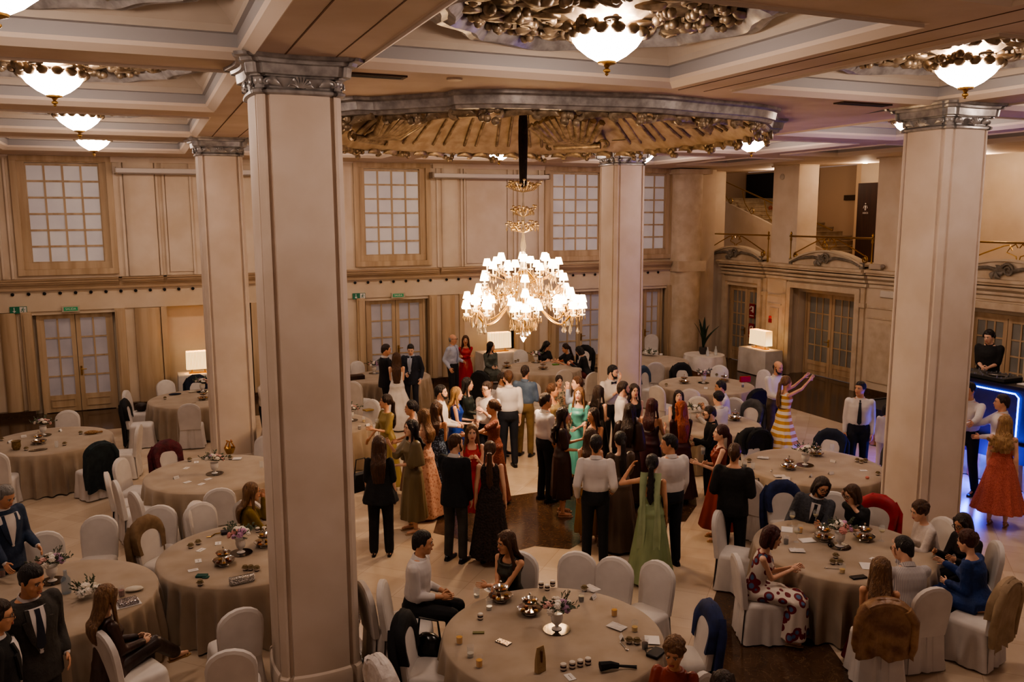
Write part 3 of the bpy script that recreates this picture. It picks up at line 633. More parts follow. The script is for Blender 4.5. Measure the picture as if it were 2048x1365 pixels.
m=M(); m.lathe([(r_*.55,z_) for r_,z_ in [(.012,cz(375)+.02),(.03,cz(390)),(.02,cz(390)-.1),(.05,cz(425)+.05),(.02,cz(425)),(.06,cz(455)+.12),(.025,cz(455)),(.03,cz(455)-.1),(.09,cz(490)),(.05,cz(515)),(.13,cz(540)),(.06,cz(560)+.06),(.12,cz(560)-.1),(.2,cz(600)+.05),(.14,cz(600)-.12),(.05,cz(635)),(.09,cz(635)-.06),(.02,cz(660)+.05),(.0,cz(660))]],n=12); obj('glass_stem',m,CR,CH,sharp=60)
def drop(m,p,s=.03,l=.09,n=4):
    m.lathe([(0.001,p[2]),(s*.25,p[2]-l*.15),(s,p[2]-l*.65),(.001,p[2]-l)],(p[0],p[1],0),n,caps=False)
random.seed(11)
for zc,r,cnt in ((cz(375),.30,26),(cz(425),.22,16),(cz(455),.28,22)):   # leafy crystal collars
    m=M()
    for i in range(cnt):
        a=2*PI*i/cnt; c,s_=math.cos(a),math.sin(a); rr_=r*random.uniform(.7,1)
        dz_=random.uniform(-.05,.05); m.tube([(0.02*c,.02*s_,zc-.08),(rr_*.6*c,rr_*.6*s_,zc-.05),(rr_*c,rr_*s_,zc+.05+dz_)],.006,4)
        m.ell((rr_*c,rr_*s_,zc+.06+dz_),.03,.03,.018,n=6,k=4); m.ell((rr_*.7*c,rr_*.7*s_,zc+.02-dz_),.025,.02,.025,n=6,k=4); 
        if i%2 and r<.3: drop(m,(rr_*c,rr_*s_,zc+.03),.014,.10)
    obj('crystal_collar',m,CRG,CH,sharp=80)
def shade_unit(x,y,z,parent,rim=True):
    m=M(); m.lathe([(.078,z),(.046,z+.115)],(x,y,0),10,caps=False); o=obj('lamp_shade',m,SHADE,parent,sharp=180)
    m=M(); m.lathe([(.012,z-.10),(.012,z+.03)],(x,y,0),6); m.lathe([(.0,z-.13),(.045,z-.11),(.05,z-.10),(.0,z-.115)],(x,y,0),8); obj('candle',m,CANDLE,o)
arms=M(); pend=M()
shades=[]
hub=cz(600)
# lower tier: six clusters of eight shades on curved arms
for q in range(6):
    a=2*PI*q/6+R(8); cx_,cy_=.86*math.cos(a),.86*math.sin(a); zc=kz(3.16)
    arms.tube([((.1+.76*u)*math.cos(a),(.1+.76*u)*math.sin(a),zc+.28-.52*math.sin(u*PI*.62)+(.12*max(0,u-.8)*5*(u>.8))) for u in [k/14 for k in range(15)]],.017,7)
    for j in range(7):
        b=2*PI*j/7+a; x=cx_+.215*math.cos(b); y=cy_+.215*math.sin(b); z=zc+(.13 if j%2 else .05)
        arms.tube([(cx_,cy_,zc),(cx_+.12*math.cos(b),cy_+.12*math.sin(b),zc-.10),(x,y,z-.12)],.009,5); shades.append((x,y,z))
        for k in range(6):
            d=2*PI*k/6; drop(pend,(x+.05*math.cos(d),y+.05*math.sin(d),z-.115),.013,random.uniform(.06,.13))
        drop(pend,(cx_+.12*math.cos(b),cy_+.12*math.sin(b),zc-.12),.018,.16)
    shades.append((cx_,cy_,zc+.26))
    big=M(); drop(big,(cx_,cy_,zc-.2),.035,.2,6); obj('large_pendant',big,CR,CH,sharp=10)
    for k in range(3): big=M(); drop(big,(cx_+random.uniform(-.12,.12),cy_+random.uniform(-.12,.12),zc-.26),.035,.12,6); obj('large_pendant',big,CR,CH,sharp=10)
# upper tier
for q in range(6):
    a=2*PI*q/6+R(38); r=.55; zc=kz(3.86)+.0
    for j,(rr_,db,dz) in enumerate(((.50,0,.0),(.62,.28,.06),(.42,.52,.14))):
        b=a+db; x=rr_*math.cos(b); y=rr_*math.sin(b); z=zc+dz
        arms.tube([(.05*math.cos(b),.05*math.sin(b),zc-.02),(.25*math.cos(b),.25*math.sin(b),zc-.22),(x,y,z-.12)],.011,5); shades.append((x,y,z))
        for k in range(6):
            d=2*PI*k/6; drop(pend,(x+.05*math.cos(d),y+.05*math.sin(d),z-.115),.013,random.uniform(.08,.16))
        drop(pend,(.3*math.cos(b),.3*math.sin(b),zc-.2),.02,.2)
for q in range(6):   # middle outriggers and top ring
    a=2*PI*q/6+R(8); x,y=.74*math.cos(a),.74*math.sin(a); z=kz(3.68)
    arms.tube([(.1*math.cos(a),.1*math.sin(a),z-.2),(.5*math.cos(a),.5*math.sin(a),z-.3),(x,y,z-.12)],.012,5); shades.append((x,y,z))
    for k in range(8): d=2*PI*k/8; drop(pend,(x+.06*math.cos(d),y+.06*math.sin(d),z-.11),.014,.15)
light('chandelier_light',(6.16*K,13.8*K,kz(2.55)),200,'#FFDDBB',.1)
obj('gilt_arm',arms,mat('#C9A45E',.3,.85),CH,sharp=80)
for s_ in shades: shade_unit(*s_,CH)
for i in range(520):
    a=random.uniform(0,2*PI); r=random.uniform(.12,.62); z=cz(560)-r*.35+random.uniform(-.25,.12); drop(pend,(r*math.cos(a),r*math.sin(a),z),.014,random.uniform(.05,.12))
for i in range(30):
    a=2*PI*i/30; drop(pend,(.22*math.cos(a),.22*math.sin(a),kz(2.95)),.018,.18); drop(pend,(.12*math.cos(a),.12*math.sin(a),kz(2.86)),.018,.16)
tag(obj('crystal_drops',pend,CRG,CH,sharp=10),kind='stuff')
m=M(); drop(m,(0,0,kz(2.80)),.06,.24,8); obj('large_pendant',m,CR,CH,sharp=10)
# ---- table lamps on cloth-draped stands
CLW=mat('#D5CDC4',.8,kind='noise',c2='#C6BCB0',scale=3,bump=.1); LSH=mat('#FFE0A6',.7,em=1.9,kind='stripe',c2='#D89A48',scale=9,stretch=(1,1,.5),pos=(.2,.9)); BULB=mat('#FFF0D0',.5,em=200,emc='#FFC67A')
def rectloft(m,w,d,zs):
    m.loft([[V((x*w*k,y*d*k,z)) for x,y in ((-1,-1),(-.96,-1.02),(0,-1.0),(.96,-1.02),(1,-1),(1.01,0),(1,1),(0,1),(-1,1),(-1.01,0))] for z,k in zs])
def lamp(x,y,rz,hw,hd,stz,lab1,lab2,lw=.28):
    t=thing('lamp_stand',lab1,'side table',(x,y,0),rz); m=M(); rectloft(m,hw,hd,((.02,1.04),(.3,1.02),(stz-.03,1.0),(stz,.99))); obj('cloth_cover',m,CLW,t,bevel=.01)
    t=thing('table_lamp',lab2,'lamp',(x,y,stz),rz)
    m=M(); m.box(-lw*.8,lw*.8,-.09,.09,.002,.02); obj('base',m,BRASS,t)
    m=M()
    for s_ in (-1,1): m.tube([(s_*lw*.55,0,.02),(s_*lw*.55,0,.12)],.012,6)
    obj('leg',m,BRASS,t)
    m=M(); n=40; b=[]; tp=[]
    for i in range(n*2):
        u=i/(2*n)*4; sgn=int(u)%4; v=(u%1)*2-1; x_,y_=[(v,-1),(1,v),(-v,1),(-1,-v)][sgn]; k=1+(.012 if i%2 else -.008); b.append(V((x_*lw*k,y_*.13*k,.11))); tp.append(V((x_*lw*.97*k,y_*.125*k,.56)))
    m.loft([b,tp],0,False); obj('lamp_shade',m,LSH,t,sharp=20)
    m=M(); m.ell((-lw*.5,0,.36),.03,.03,.045); m.ell((lw*.5,0,.36),.03,.03,.045); obj('bulb',m,BULB,t)
lamp(1.1,22.72,0,.5,.32,.86,'white cloth-draped stand in the left wall niche','lit pleated table lamp in the left niche behind a column')
lamp(9.32,22.6,0,.62,.34,.88,'white cloth-draped stand below the chandelier at the back wall','lit pleated rectangular table lamp at the back wall below the chandelier',.33)
lamp(16.95,20.4,R(90),.62,.32,.78,'white cloth-covered stand between the two glazed doors at right','lit pleated rectangular table lamp between the doors at right',.38)

# ================================================================ TABLES, CHAIRS
TCL=mat('#A39280',.85,kind='noise',c2='#96836E',scale=2.5,bump=.15,det=3,sheen=.2)
CHW=mat('#CFC8C2',.8,kind='noise',c2='#C0B8B2',scale=3,bump=.18,det=3)
TB={}
def table(key,x,y,r,label,seed=0,z=.76):
    TB[key]=(x,y,r,z); random.seed(seed); t=thing('round_table',label,'table',(x,y,0),group='round banquet tables')
    m=M(); n=240; rings=[]; nf=random.choice((27,30,33)); ph=[random.uniform(0,6.28) for _ in range(4)]
    for rr_,zz in ((0.02,z+.006),(r*.5,z+.006),(r*.9,z+.006),(r*.985,z+.004),(r*1.0,z-.008)):
        rings.append([V((rr_*math.cos(2*PI*i/n),rr_*math.sin(2*PI*i/n),zz)) for i in range(n)])
    for k in range(1,9):
        u=k/8; zz=z-.01-(z-.03)*u; ring=[]
        for i in range(n):
            a=2*PI*i/n; w=.5+.5*math.sin(nf*a+ph[0]+1.1*math.sin(3*a+ph[1])); w=w**1.9; rr_=r+.004+(.115*w-.035)*min(1,u*1.6)**.8+.012*u*math.sin(5*a+ph[2])
            ring.append(V((rr_*math.cos(a),rr_*math.sin(a),zz-.0+ .012*u*math.sin(7*a+ph[3]))))
        rings.append(ring)
    m.loft(rings,0,False); obj('tablecloth',m,TCL,t,sharp=60)
    m=M(); m.lathe([(.0,z-.03),(r*.98,z-.03),(r*.98,z),(0,z)],n=32); obj('tabletop',m,OAK,t)
    return t
table('A',3.42,6.98,1.07,'round banquet table under a beige cloth, nearest one at bottom centre',1)
table('B',7.6,7.5,1.05,'round beige-clothed table at right where eight guests sit around',2)
table('C',.95,10.33,1.05,'round beige-clothed table just left of the nearest column',3)
table('D',.82,13.88,1.05,'round beige-clothed table mid left, partly behind the nearest column',4)
table('E',-1.78,17.2,1.05,'round beige-clothed table at the left edge near the double doors',5)
table('F',.92,19.95,1.05,'round beige-clothed table in front of the left niche lamp',6)
table('G',-1.12,9.85,1.05,'round beige-clothed table at lower left behind the woman in brown satin',7)
table('L',2.92,16.4,1.05,'round beige-clothed table peeking out right of the nearest column',8)
table('N',5.56,20.7,1.0,'round beige-clothed table behind the bride and the navy officer',9)
table('H',9.53,20.2,1.05,'round beige-clothed table at the back under the chandelier',10)
table('I',12.85,19.95,1.0,'round beige-clothed table in the far corner near the potted plant',11)
table('J',12.14,16.5,1.12,'round beige-clothed table right of the far column with a red clutch',12)
table('K',9.72,10.3,1.1,'round beige-clothed table left of the right column, nobody seated',13)
table('M',9.9,13.35,1.0,'round beige-clothed table in the middle of the crowd with seated guests',14)
def arch(w,z0,z1,n=9,k=.8):
    rad=w; pts=[(-w*.92,z0)]; pts.append((-w,z0+(z1-z0)*.45))
    for i in range(n+1):
        a=PI-PI*i/n; pts.append((w*math.cos(a)*1.0,z1-rad*k+rad*k*math.sin(a)))
    pts+=[(w,z0+(z1-z0)*.45),(w*.92,z0)]; return pts
def back_y(z): return -.225-.14*max(0,(z-.46))
def slab(pts,t,yf,sub=0,puff=.0):
    m=M(); f=[];b=[];fi=[];bi=[]
    for x,z in pts:
        y=yf(z); f.append(V((x,y+t/2,z))); b.append(V((x,y-t/2,z))); cxx=x*.9; zz=z-(.03 if z>.6 else 0)
        fi.append(V((cxx,yf(zz)+t/2+.012,zz))); bi.append(V((cxx,yf(zz)-t/2-.012,zz)))
    n=len(pts)
    m.loft([fi,f,b,bi],0,False)
    # fill by strips between mirrored points
    for L_ in (fi,bi):
        for i in range(n//2): m.add([L_[i],L_[i+1],L_[n-2-i],L_[n-1-i]],[[0,1,2,3]] if i+1<n-2-i else [[0,1,2]])
    return m
def make_chair():
    t=thing('banquet_chair','x','chair')
    m=slab(arch(.225,.42,.985),.05,back_y); obj('back_cover',m,CHW,t,sharp=50)
    m=M(); w=.225; rings=[]
    def ring(z,k,rip,inset=0):
        out=[]; n=64
        for i in range(n):
            a=2*PI*i/n; c,s_=math.cos(a),math.sin(a); p=max(abs(c),abs(s_))**1.0; r_=w/ (abs(c)**6+abs(s_)**6)**(1/6)
            r_=r_*k+rip*(math.sin(8*a+.6)+.6*math.sin(15*a)+.5*math.sin(4*a-1)); out.append(V((r_*c,r_*s_*1.02,z)))
        return out
    rings=[ring(.485,.5,0),ring(.483,.85,0),ring(.465,.97,0),ring(.43,1.0,.002),ring(.3,1.03,.006),ring(.15,1.08,.011),ring(.02,1.13,.017)]
    m.loft(rings); obj('seat_cover',m,CHW,t,sharp=60)
    m=M(); pl=[]   # pleated tail behind the back
    for z,k in ((.47,1),(.3,1.03),(.02,1.1)):
        pl.append([V((x*k,-.235-(.0 if abs(x)>.07 or abs(x)<.02 else -.03)-(.03*(1-z*2) if z<.47 else 0),z)) for x in (-.2,-.1,-.075,-.03,0,.03,.075,.1,.2)])
    m.sheet(pl); obj('pleated_tail',m,CHW,t,sharp=30)
    return t
chair0=make_chair(); chused=[0]; CHN=[]
def place_chair(x,y,dx,dy,label):
    """x,y: floor position; (dx,dy) the way a sitter faces"""
    rz=math.atan2(dy,dx)-PI/2
    if not chused[0]:
        chused[0]=1; chair0.location=(x,y,0); chair0.rotation_euler=(0,0,rz); chair0['label']=label; chair0['group']='white covered banquet chairs'; KIDS.pop(chair0.name,None)
        KIDS[chair0.name]=[(c,[]) for c in chair0.children]; o=chair0
    else: o=dup(chair0,(x,y,0),rz,label,'white covered banquet chairs')
    return o
def vdir(x,y,phi):
    """unit facing vector; phi 0 = toward the gallery viewer at the origin, 90 = to the viewer's right"""
    L_=math.hypot(x,y); vx,vy=x/L_,y/L_; c,s_=math.cos(R(phi)),math.sin(R(phi)); return (-c*vx+s_*vy,-c*vy-s_*vx)
def chair(x,y,tb,label,phi=None,jacket=None):
    """x,y = plan position of the top of the backrest"""
    if phi is None:
        tx,ty=TB[tb][:2]; L_=math.hypot(tx-x,ty-y); d=((tx-x)/L_,(ty-y)/L_)
    else: d=vdir(x,y,phi)
    cx_,cy_=x+d[0]*.29,y+d[1]*.29
    if tb and phi is None:      # keep the seat just clear of the cloth
        tx,ty,r_=TB[tb][:3]; D=math.hypot(tx-cx_,ty-cy_)
        if D<r_+.2: k=r_+.2; cx_,cy_=tx-d[0]*k,ty-d[1]*k
    place_chair(cx_,cy_,d[0],d[1],label)
    if jacket: drape(cx_,cy_,d,*jacket)
    return cx_,cy_,d
def drape(x,y,d,name,cat,label,mt,lo=.42,sleeves=True,wide=.255):
    rz=math.atan2(d[1],d[0])-PI/2; t=thing(name,label,cat,(x,y,0),rz)
    m=slab(arch(wide,lo,1.0),.03,lambda z:back_y(z)-.055); af=arch(wide,.60,1.0,14); ctr=(0,.58)
    def sc_(k,dy,dz=0): return [V((x_*k,back_y(z_)+dy+.003*math.sin(i_*.9),ctr[1]+(z_-ctr[1])*k+dz)) for i_,(x_,z_) in enumerate(af)]
    m.sheet([sc_(1.0,-.075),sc_(1.05,-.03,.012),sc_(1.05,.03,.012),sc_(.97,.066),sc_(.80,.064),sc_(.68 if lo<.5 else .62,.056)]); 
    m2=M(); n=14; rows=[]
    for k in range(6):   # hanging cloth behind with folds
        u=k/5; z=.88-(.88-lo+.12)*u; rows.append([V((wide*(1.02+.08*u)*(-1+2*i/n),back_y(z)-.075-.02*math.sin(i*1.7+1)*u-.02*u,z-.03*math.sin(i*.9)*u)) for i in range(n+1)])
    m2.sheet(rows); m.join(m2); obj('draped_body',m,mt,t,sharp=60)
    if sleeves:
        for s_ in (-1,1):
            m=M(); m.tube([(s_*wide*.7,back_y(.93)-.05,.93),(s_*wide*1.04,back_y(.8)-.06,.8),(s_*wide*1.08,back_y(.5)-.07,.52),(s_*wide*1.0,back_y(.4)-.07,lo-.06)],.052,8,r1=.038); obj('sleeve',m,mt,t,sharp=60)
    m=M(); m.tube([(-.15,back_y(.98)-.0,.96),(-.08,back_y(1)-.01,1.005),(.08,back_y(1)-.01,1.005),(.15,back_y(.98)-.0,.96)],.034,8); obj('collar',m,mt,t)
NAVYF=mat('#1A2136',.85,bump=.2,kind='noise',c2='#141A2A',scale=12); BLKF=mat('#15161A',.85,bump=.2,kind='noise',c2='#0E0F12',scale=12); BLUF=mat('#232F5C',.8,bump=.2,kind='noise',c2='#1B2548',scale=12)
GRNB=mat('#1F2C30',.85,bump=.2,kind='noise',c2='#172024',scale=12); TANF=mat('#7A6248',.85,bump=.2,kind='noise',c2='#69523A',scale=12); BEIF=mat('#A08A70',.8,bump=.25,kind='noise',c2='#8C765C',scale=8)
BURG=mat('#5A1422',.7,bump=.3,kind='noise',c2='#42101A',scale=14); GRYF=mat('#4A4A4C',.85,bump=.2,kind='noise',c2='#3A3A3C',scale=12); REDF=mat('#A01E2A',.6,bump=.2,kind='noise',c2='#84141F',scale=8); WHF=mat('#D2CAC4',.85,bump=.3,kind='noise',c2='#C2B8B2',scale=14)
DENF=mat('#3F5066',.85,bump=.2,kind='noise',c2='#33445A',scale=12)
# table E
chair(-1.68,18.01,'E','white chair back showing behind the left edge table')
chair(-0.66,16.95,'E','white chair right of the left edge table, seen from the side')
chair(-0.89,15.65,'E','white chair with a dark green jacket, right of the left edge table',jacket=('draped_jacket','jacket','dark green-black jacket hanging over the chair right of the left edge table',GRNB,.3))
chair(-2.47,15.82,'E','white chair seat cut by the left edge in front of the table',phi=160)
# table F
chair(-0.33,20.33,'F','white chair left of the niche lamp table holding a dark bag')
chair(-0.55,19.19,'F','white chair with black cardigan on its back, left of niche lamp table',phi=80,jacket=('draped_cardigan','cardigan','long black cardigan draped over a white chair left of the niche lamp table',BLKF,.15))
chair(0.33,21.23,'F','white chair behind the niche lamp table, left of the lamp stand')
chair(0.97,21.28,'F','white chair in front of the niche lamp stand under a navy jacket',jacket=('draped_jacket','jacket','dark navy jacket over the chair in front of the niche lamp stand',NAVYF,.5))
chair(0.66,18.39,'F','white chair with its back to us in front of the niche lamp table')
# table D
chair(-0.19,14.39,'D','white chair left of the mid left table, upper of two overlapping')
chair(-0.28,13.84,'D','white chair left of the mid left table, lower of two overlapping')
chair(0.30,14.95,'D','white chair behind the mid left table under a burgundy shawl',jacket=('draped_shawl','shawl','burgundy patterned shawl over the chair behind the mid left table',BURG,.55))
chair(1.69,14.97,'D','white chair back between the two left columns')
chair(0.78,12.46,'D','white chair with its back to us in front of the mid left table')
chair(-0.58,13.32,'D','white chair seen side on, leftmost before the mid left table',phi=100)
chair(-0.33,12.66,'D','white chair seen side on, second before the mid left table',phi=110)
chair(-0.01,11.89,'G','white chair facing us, right one behind the lower left table',phi=-20)
chair(-0.74,11.79,'G','white chair facing us, middle one behind the lower left table')
chair(-1.34,11.43,'G','white chair behind the lower left table beside the blue blazer man')
chair(0.16,11.04,'C','white chair with tan jacket, left behind the crystal clutch table',jacket=('draped_jacket','jacket','olive tan jacket over the chair behind the table with the silver clutch',TANF,.4))
chair(0.42,11.87,'D','narrow white chair seen side on behind the mid left table chair',phi=60)
chair(0.61,11.38,'C','white chair facing us directly behind the table left of the column')
chair(-0.57,8.33,None,'white chair of the woman in brown satin at lower left',phi=112)
chair(0.49,7.51,'C','white chair at the bottom edge left of the nearest column, back to us')
xy=(.60,8.6); dd=vdir(*xy,-165); place_chair(*xy,*dd,'white chair half hidden by the nearest column, seat turned left')
chair(1.09,11.67,'D','white chair of the woman in mustard, left of the nearest column',phi=150)
# table N
chair(5.11,21.84,'N','white chair behind the navy officer at the back left')
chair(4.30,19.37,'N','white chair at the far side of the column near the officer')
chair(3.91,17.03,'L','white chair back right of the nearest column behind the flowers')
# table H
chair(9.73,22.03,'H','white chair beside the back lamp stand, empty')
chair(11.69,21.75,'H','white chair right of the back table under a dark jacket',jacket=('draped_jacket','jacket','dark jacket on the chair left of the far column',BLKF,.4))
chair(9.46,18.89,'H','white chair in front of the back table, right one')
chair(9.94,18.06,'H','white chair just left of the far column, side view')
chair(8.05,17.60,'H','white chair in front of the back table behind the khaki trouser man')
chair(7.40,19.15,'H','white chair under a black jacket behind the red dress',jacket=('draped_jacket','jacket','black jacket over a chair to the right of the red dress woman',BLKF,.2))
# table I
chair(14.87,23.18,'I','white chair standing alone behind the far corner table')
chair(12.23,18.85,'I','white chair in front of the far corner table')
# table J
chair(11.37,18.09,'J','white chair right of the far column with a denim jacket',jacket=('draped_jacket','jacket','denim jacket hanging on a chair right of the far column',DENF,.3))
chair(10.44,16.01,'J','large white chair left of the red clutch table, right of the far column')
chair(12.42,17.70,'J','white chair under a dark jacket behind the red clutch table',jacket=('draped_jacket','jacket','dark jacket over a chair behind the red clutch table',BLKF,.5))
chair(13.35,17.59,'J','white chair behind the red clutch table, right of the flowers')
chair(13.96,16.61,'J','white chair right of the red clutch table beside the bearded man')
chair(12.14,14.63,'J','white chair at the near right of the red clutch table',jacket=('draped_jacket','jacket','black jacket on the chair at the near right of the red clutch table',BLKF,.5))
chair(10.93,15.42,'J','white chair in front of the red clutch table, left one')
# table M
chair(10.59,14.66,'M','small looking white chair behind the crowd table with flowers')
chair(11.23,14.26,'M','white chair right of the white shirt men at the crowd table')
chair(11.20,13.74,'M','white chair with dark grey jacket right of the crowd table',jacket=('draped_jacket','jacket','dark grey jacket on the chair right of the crowd table, farther one',GRYF,.3))
chair(9.88,12.23,'M','white chair under a black jacket near the crowd table',jacket=('draped_jacket','jacket','black jacket with hanging sleeves on the chair between the crowd table and nearer table',BLKF,.25))
# table K
chair(9.73,11.51,'K','white chair under a black jacket behind the empty table, left',jacket=('draped_jacket','jacket','black jacket over the chair behind the empty table, left one',BLKF,.55))
chair(10.47,10.86,'K','white chair under a navy jacket behind the empty table, middle',jacket=('draped_jacket','jacket','navy jacket over the chair behind the empty table, middle one',NAVYF,.55))
chair(10.66,10.19,'K','white chair under a grey jacket behind the empty table, right',jacket=('draped_jacket','jacket','charcoal jacket over the chair behind the empty table, left of the column',GRYF,.55))
chair(10.56,9.72,'K','white chair under a black jacket, half behind the right column',jacket=('draped_jacket','jacket','black jacket over the chair half behind the right column',BLKF,.5))
chair(9.06,11.24,'K','white chair left of the empty table near the short-haired man')
chair(7.94,9.64,'K','white chair behind the black T-shirt man holding a brown bag')
# table B
chair(6.86,8.43,'B','empty white chair left of the eight-guest table, farther one')
chair(5.96,7.43,'B','white chair of the woman in the floral dress',phi=105)
chair(8.19,9.27,'B','white chair under a navy jacket beside the grey suit man',jacket=('draped_jacket','jacket','navy blue jacket over the chair left of the grey suit man',BLUF,.35))
chair(8.59,8.68,'B','white chair behind the long-haired man in grey suit')
chair(8.82,8.17,'B','white chair with a red jacket behind the woman in black',jacket=('draped_jacket','jacket','bright red jacket over the chair of the woman in black',REDF,.4))
chair(9.13,7.33,'B','white chair behind the woman in the white cardigan')
chair(9.00,6.51,'B','white chair behind the woman with bobbed hair and glasses')
chair(8.07,5.70,'B','white chair of the woman in blue with a beige coat on it',jacket=('draped_coat','coat','beige trench coat hanging over the chair at the right edge',BEIF,.4))
chair(7.28,5.92,'B','white chair with its back to us right of the scarf chair')
chair(6.57,5.87,'B','white chair carrying the brown satin scarf, back to us',jacket=('satin_scarf','scarf','brown marbled satin scarf over the chair back at lower right',mat('#6E4A34',.4,kind='noise',c2='#A07C58',scale=7,bump=.4),.5))
# table A
chair(2.09,8.36,'A','white chair of the seated man in a white shirt, centre bottom',phi=80)
chair(3.75,8.50,'A','white chair of the seated woman in dark green',phi=-20)
chair(4.16,7.98,'A','white chair behind the nearest table, left of two together')
chair(4.48,7.78,'A','white chair behind the nearest table, right of two together')
chair(5.05,7.63,'A','white chair at the right rear of the nearest table')
chair(4.75,6.54,'A','white chair under a royal blue jacket right of the nearest table',jacket=('draped_jacket','jacket','royal blue jacket over the chair right of the nearest table',BLUF,.25))
chair(2.07,7.49,'A','white chair with black jacket and bag left of the nearest table',phi=75,jacket=('draped_jacket','jacket','black jacket with a handbag over the chair left of the nearest table',BLKF,.3))
chair(1.68,6.76,'A','white chair under a white sweater at the bottom edge',jacket=('draped_sweater','sweater','white knitted sweater over the chair at the bottom edge',WHF,.6))
xy=(2.2,8.45); dd=vdir(*xy,110); place_chair(*xy,*dd,'white chair seat right of the nearest column, back hidden')
chair(4.06,5.50,'A','white chair of the woman in orange at the bottom edge')
# ---- small cloth-covered table with plant, by the corner
px_,py_=14.84,20.31
t=thing('plant_table','small round table with white lace cloth over a gold skirt in the corner','table',(px_,py_,0))
m=M(); n=80
m.loft([[V((r_*(1+.05*k*math.sin(15*2*PI*i/n))*math.cos(2*PI*i/n),r_*(1+.05*k*math.sin(15*2*PI*i/n))*math.sin(2*PI*i/n),z)) for i in range(n)] for r_,z,k in ((.02,.74,0),(.5,.74,0),(.51,.72,0),(.52,.4,1),(.5,.01,1))],0,False); obj('gold_skirt',m,mat('#A5794A',.6,kind='noise',c2='#8A6036',scale=6),t)
m=M(); rings=[]
for u in (0,.5,.93,1.0,1.03,1.06,1.1): 
    rings.append([V(((.58*u)*math.cos(2*PI*i/n)*(1+(.04*math.sin(9*2*PI*i/n) if u>1 else 0)),(.58*u)*math.sin(2*PI*i/n)*(1+(.04*math.sin(9*2*PI*i/n) if u>1 else 0)),.755-(0 if u<=1 else (u-1)*10*(.26+.16*abs(math.sin(2*2*PI*i/n)))))) for i in range(n)])
m.loft(rings,0,False); obj('white_overlay',m,CLW,t)
t=thing('potted_plant','tall dark green sword-leaved plant on the small corner table','plant',(px_,py_+.05,.757))
m=M(); m.lathe([(.09,0),(.13,.10),(.12,.2),(.10,.2)],n=16); obj('pot',m,mat('#3A3430',.4),t)
random.seed(9)
for i in range(8):
    a=i*2.4; h=random.uniform(.7,1.05)*(.75 if i%3==0 else 1); lean=random.uniform(.05,.3)+(.4 if i==0 else 0); m=M(); rows=[]
    for k in range(8):
        u=k/7; w=.055*math.sin(PI*(.08+u*.9))**.8; c=V((math.cos(a)*lean*u*u,math.sin(a)*lean*u*u,.15+h*u)); s_=V((-math.sin(a),math.cos(a),0)); rows.append([c-s_*w,c+V((math.cos(a),math.sin(a),0))*.012,c+s_*w])
    m.sheet(rows); obj('leaf',m,mat('#2A3F28',.5,kind='noise',c2='#1C2C1C',scale=5),t)
for i,(dx,dy) in enumerate(((.22,-.25),(-.1,-.3))):
    t=thing('glass_vase','clear glass bottle on the small corner table, '+('right' if i==0 else 'left')+' of the pot','vase',(px_+dx,py_+dy,.757)); m=M(); m.lathe([(.045,0),(.05,.02),(.05,.12),(.02,.2),(.02,.26)],n=12); obj('glass',m,mat('#DDE4E4',.05,alpha=.35),t)
# ---- raised stage, booth and gold-skirted parts on the right
s1=15.03,11.79; 
BST=mat('#17161A',.6)
m=M(); m.box(14.2,17.2,7.0,11.3,0,.78); t=thing('stage','dark raised stage with gold swagged skirt behind the right column','stage'); m=M(); m.box(13.7,17.3,9.0,13.5,.65,.80); obj('deck',m,BST,t)
m=M(); n=120; rows=[]
for z in (.65,.35,.02): rows.append([V((13.74+.035*math.sin(i*1.3)*(1.1-z),9.02+4.46*i/n,z)) for i in range(n+1)])
m.sheet(rows)
rows=[]
for z in (.65,.35,.02): rows.append([V((13.72+3.55*i/n,13.48+.035*math.sin(i*1.3)*(1.1-z),z)) for i in range(n+1)])
m.sheet(rows); obj('gold_skirt',m,mat('#B08A58',.45,kind='noise',c2='#8A6638',scale=5),t)
m=M(); m.box(13.65,13.72,9.0,13.5,.50,.82); m.box(13.7,17.3,13.48,13.56,.50,.82); obj('fascia',m,BST,t)
# booth facing the hall
t=thing('dj_booth','black booth table edged with glowing blue light strip on the stage','booth',(14.05,11.3,.8))
m=M(); m.box(-.32,.25,-1.75,1.2,.0,.98); obj('front_panel',m,mat('#0C0C12',.5,kind='noise',c2='#14141E',scale=10),t)
m=M(); m.box(-.36,.28,-1.8,1.25,.98,1.03); obj('table_top',m,mat('#101014',.3),t)
LED=mat('#4060FF',.4,em=22,emc='#2A58FF')
m=M(); m.tube([(-.35,1.1,.1),(-.35,1.1,.84),(-.35,1.05,.9),(-.35,-1.48,.9),(-.35,-1.55,.84),(-.35,-1.55,.1)],.013,6); obj('light_strip',m,LED,t)
t=thing('mixer_console','black mixing console with knobs and discs on the booth table','mixer',(14.02,10.9,1.835)); m=M(); m.box(-.24,.24,-.8,.8,0,.07); obj('housing',m,BLACK,t,bevel=.01)
for y in (-.5,.5): m=M(); m.lathe([(.16,.07),(.17,.085),(.15,.095),(.02,.095)],(0,y,0),20); obj('jog_wheel',m,mat('#3A3A40',.3,.6),t)
random.seed(2); m=M()
for i in range(60): m.lathe([(.012,.07),(.012,.1)],(random.uniform(-.26,.26),random.uniform(-.78,.78),0),6)
tag(obj('knob',m,mat('#8A8A90',.3,.5),t),kind='stuff')
m=M(); m.box(-.12,.12,-.2,.2,0,.012); tag(obj('paper_sheet',m,WHITEP,loc=(14.02,9.75,1.835)),'white paper sheet on the right end of the booth table','paper')
m=M(); m.lathe([(.19,0),(.2,.02),(.05,.05),(.035,.06),(.035,1.55)],n=16); tag(obj('speaker_pole',m,mat('#15151A',.4),loc=(15.41,11.42,0)),'black pole with round base standing in front of the booth','stand')
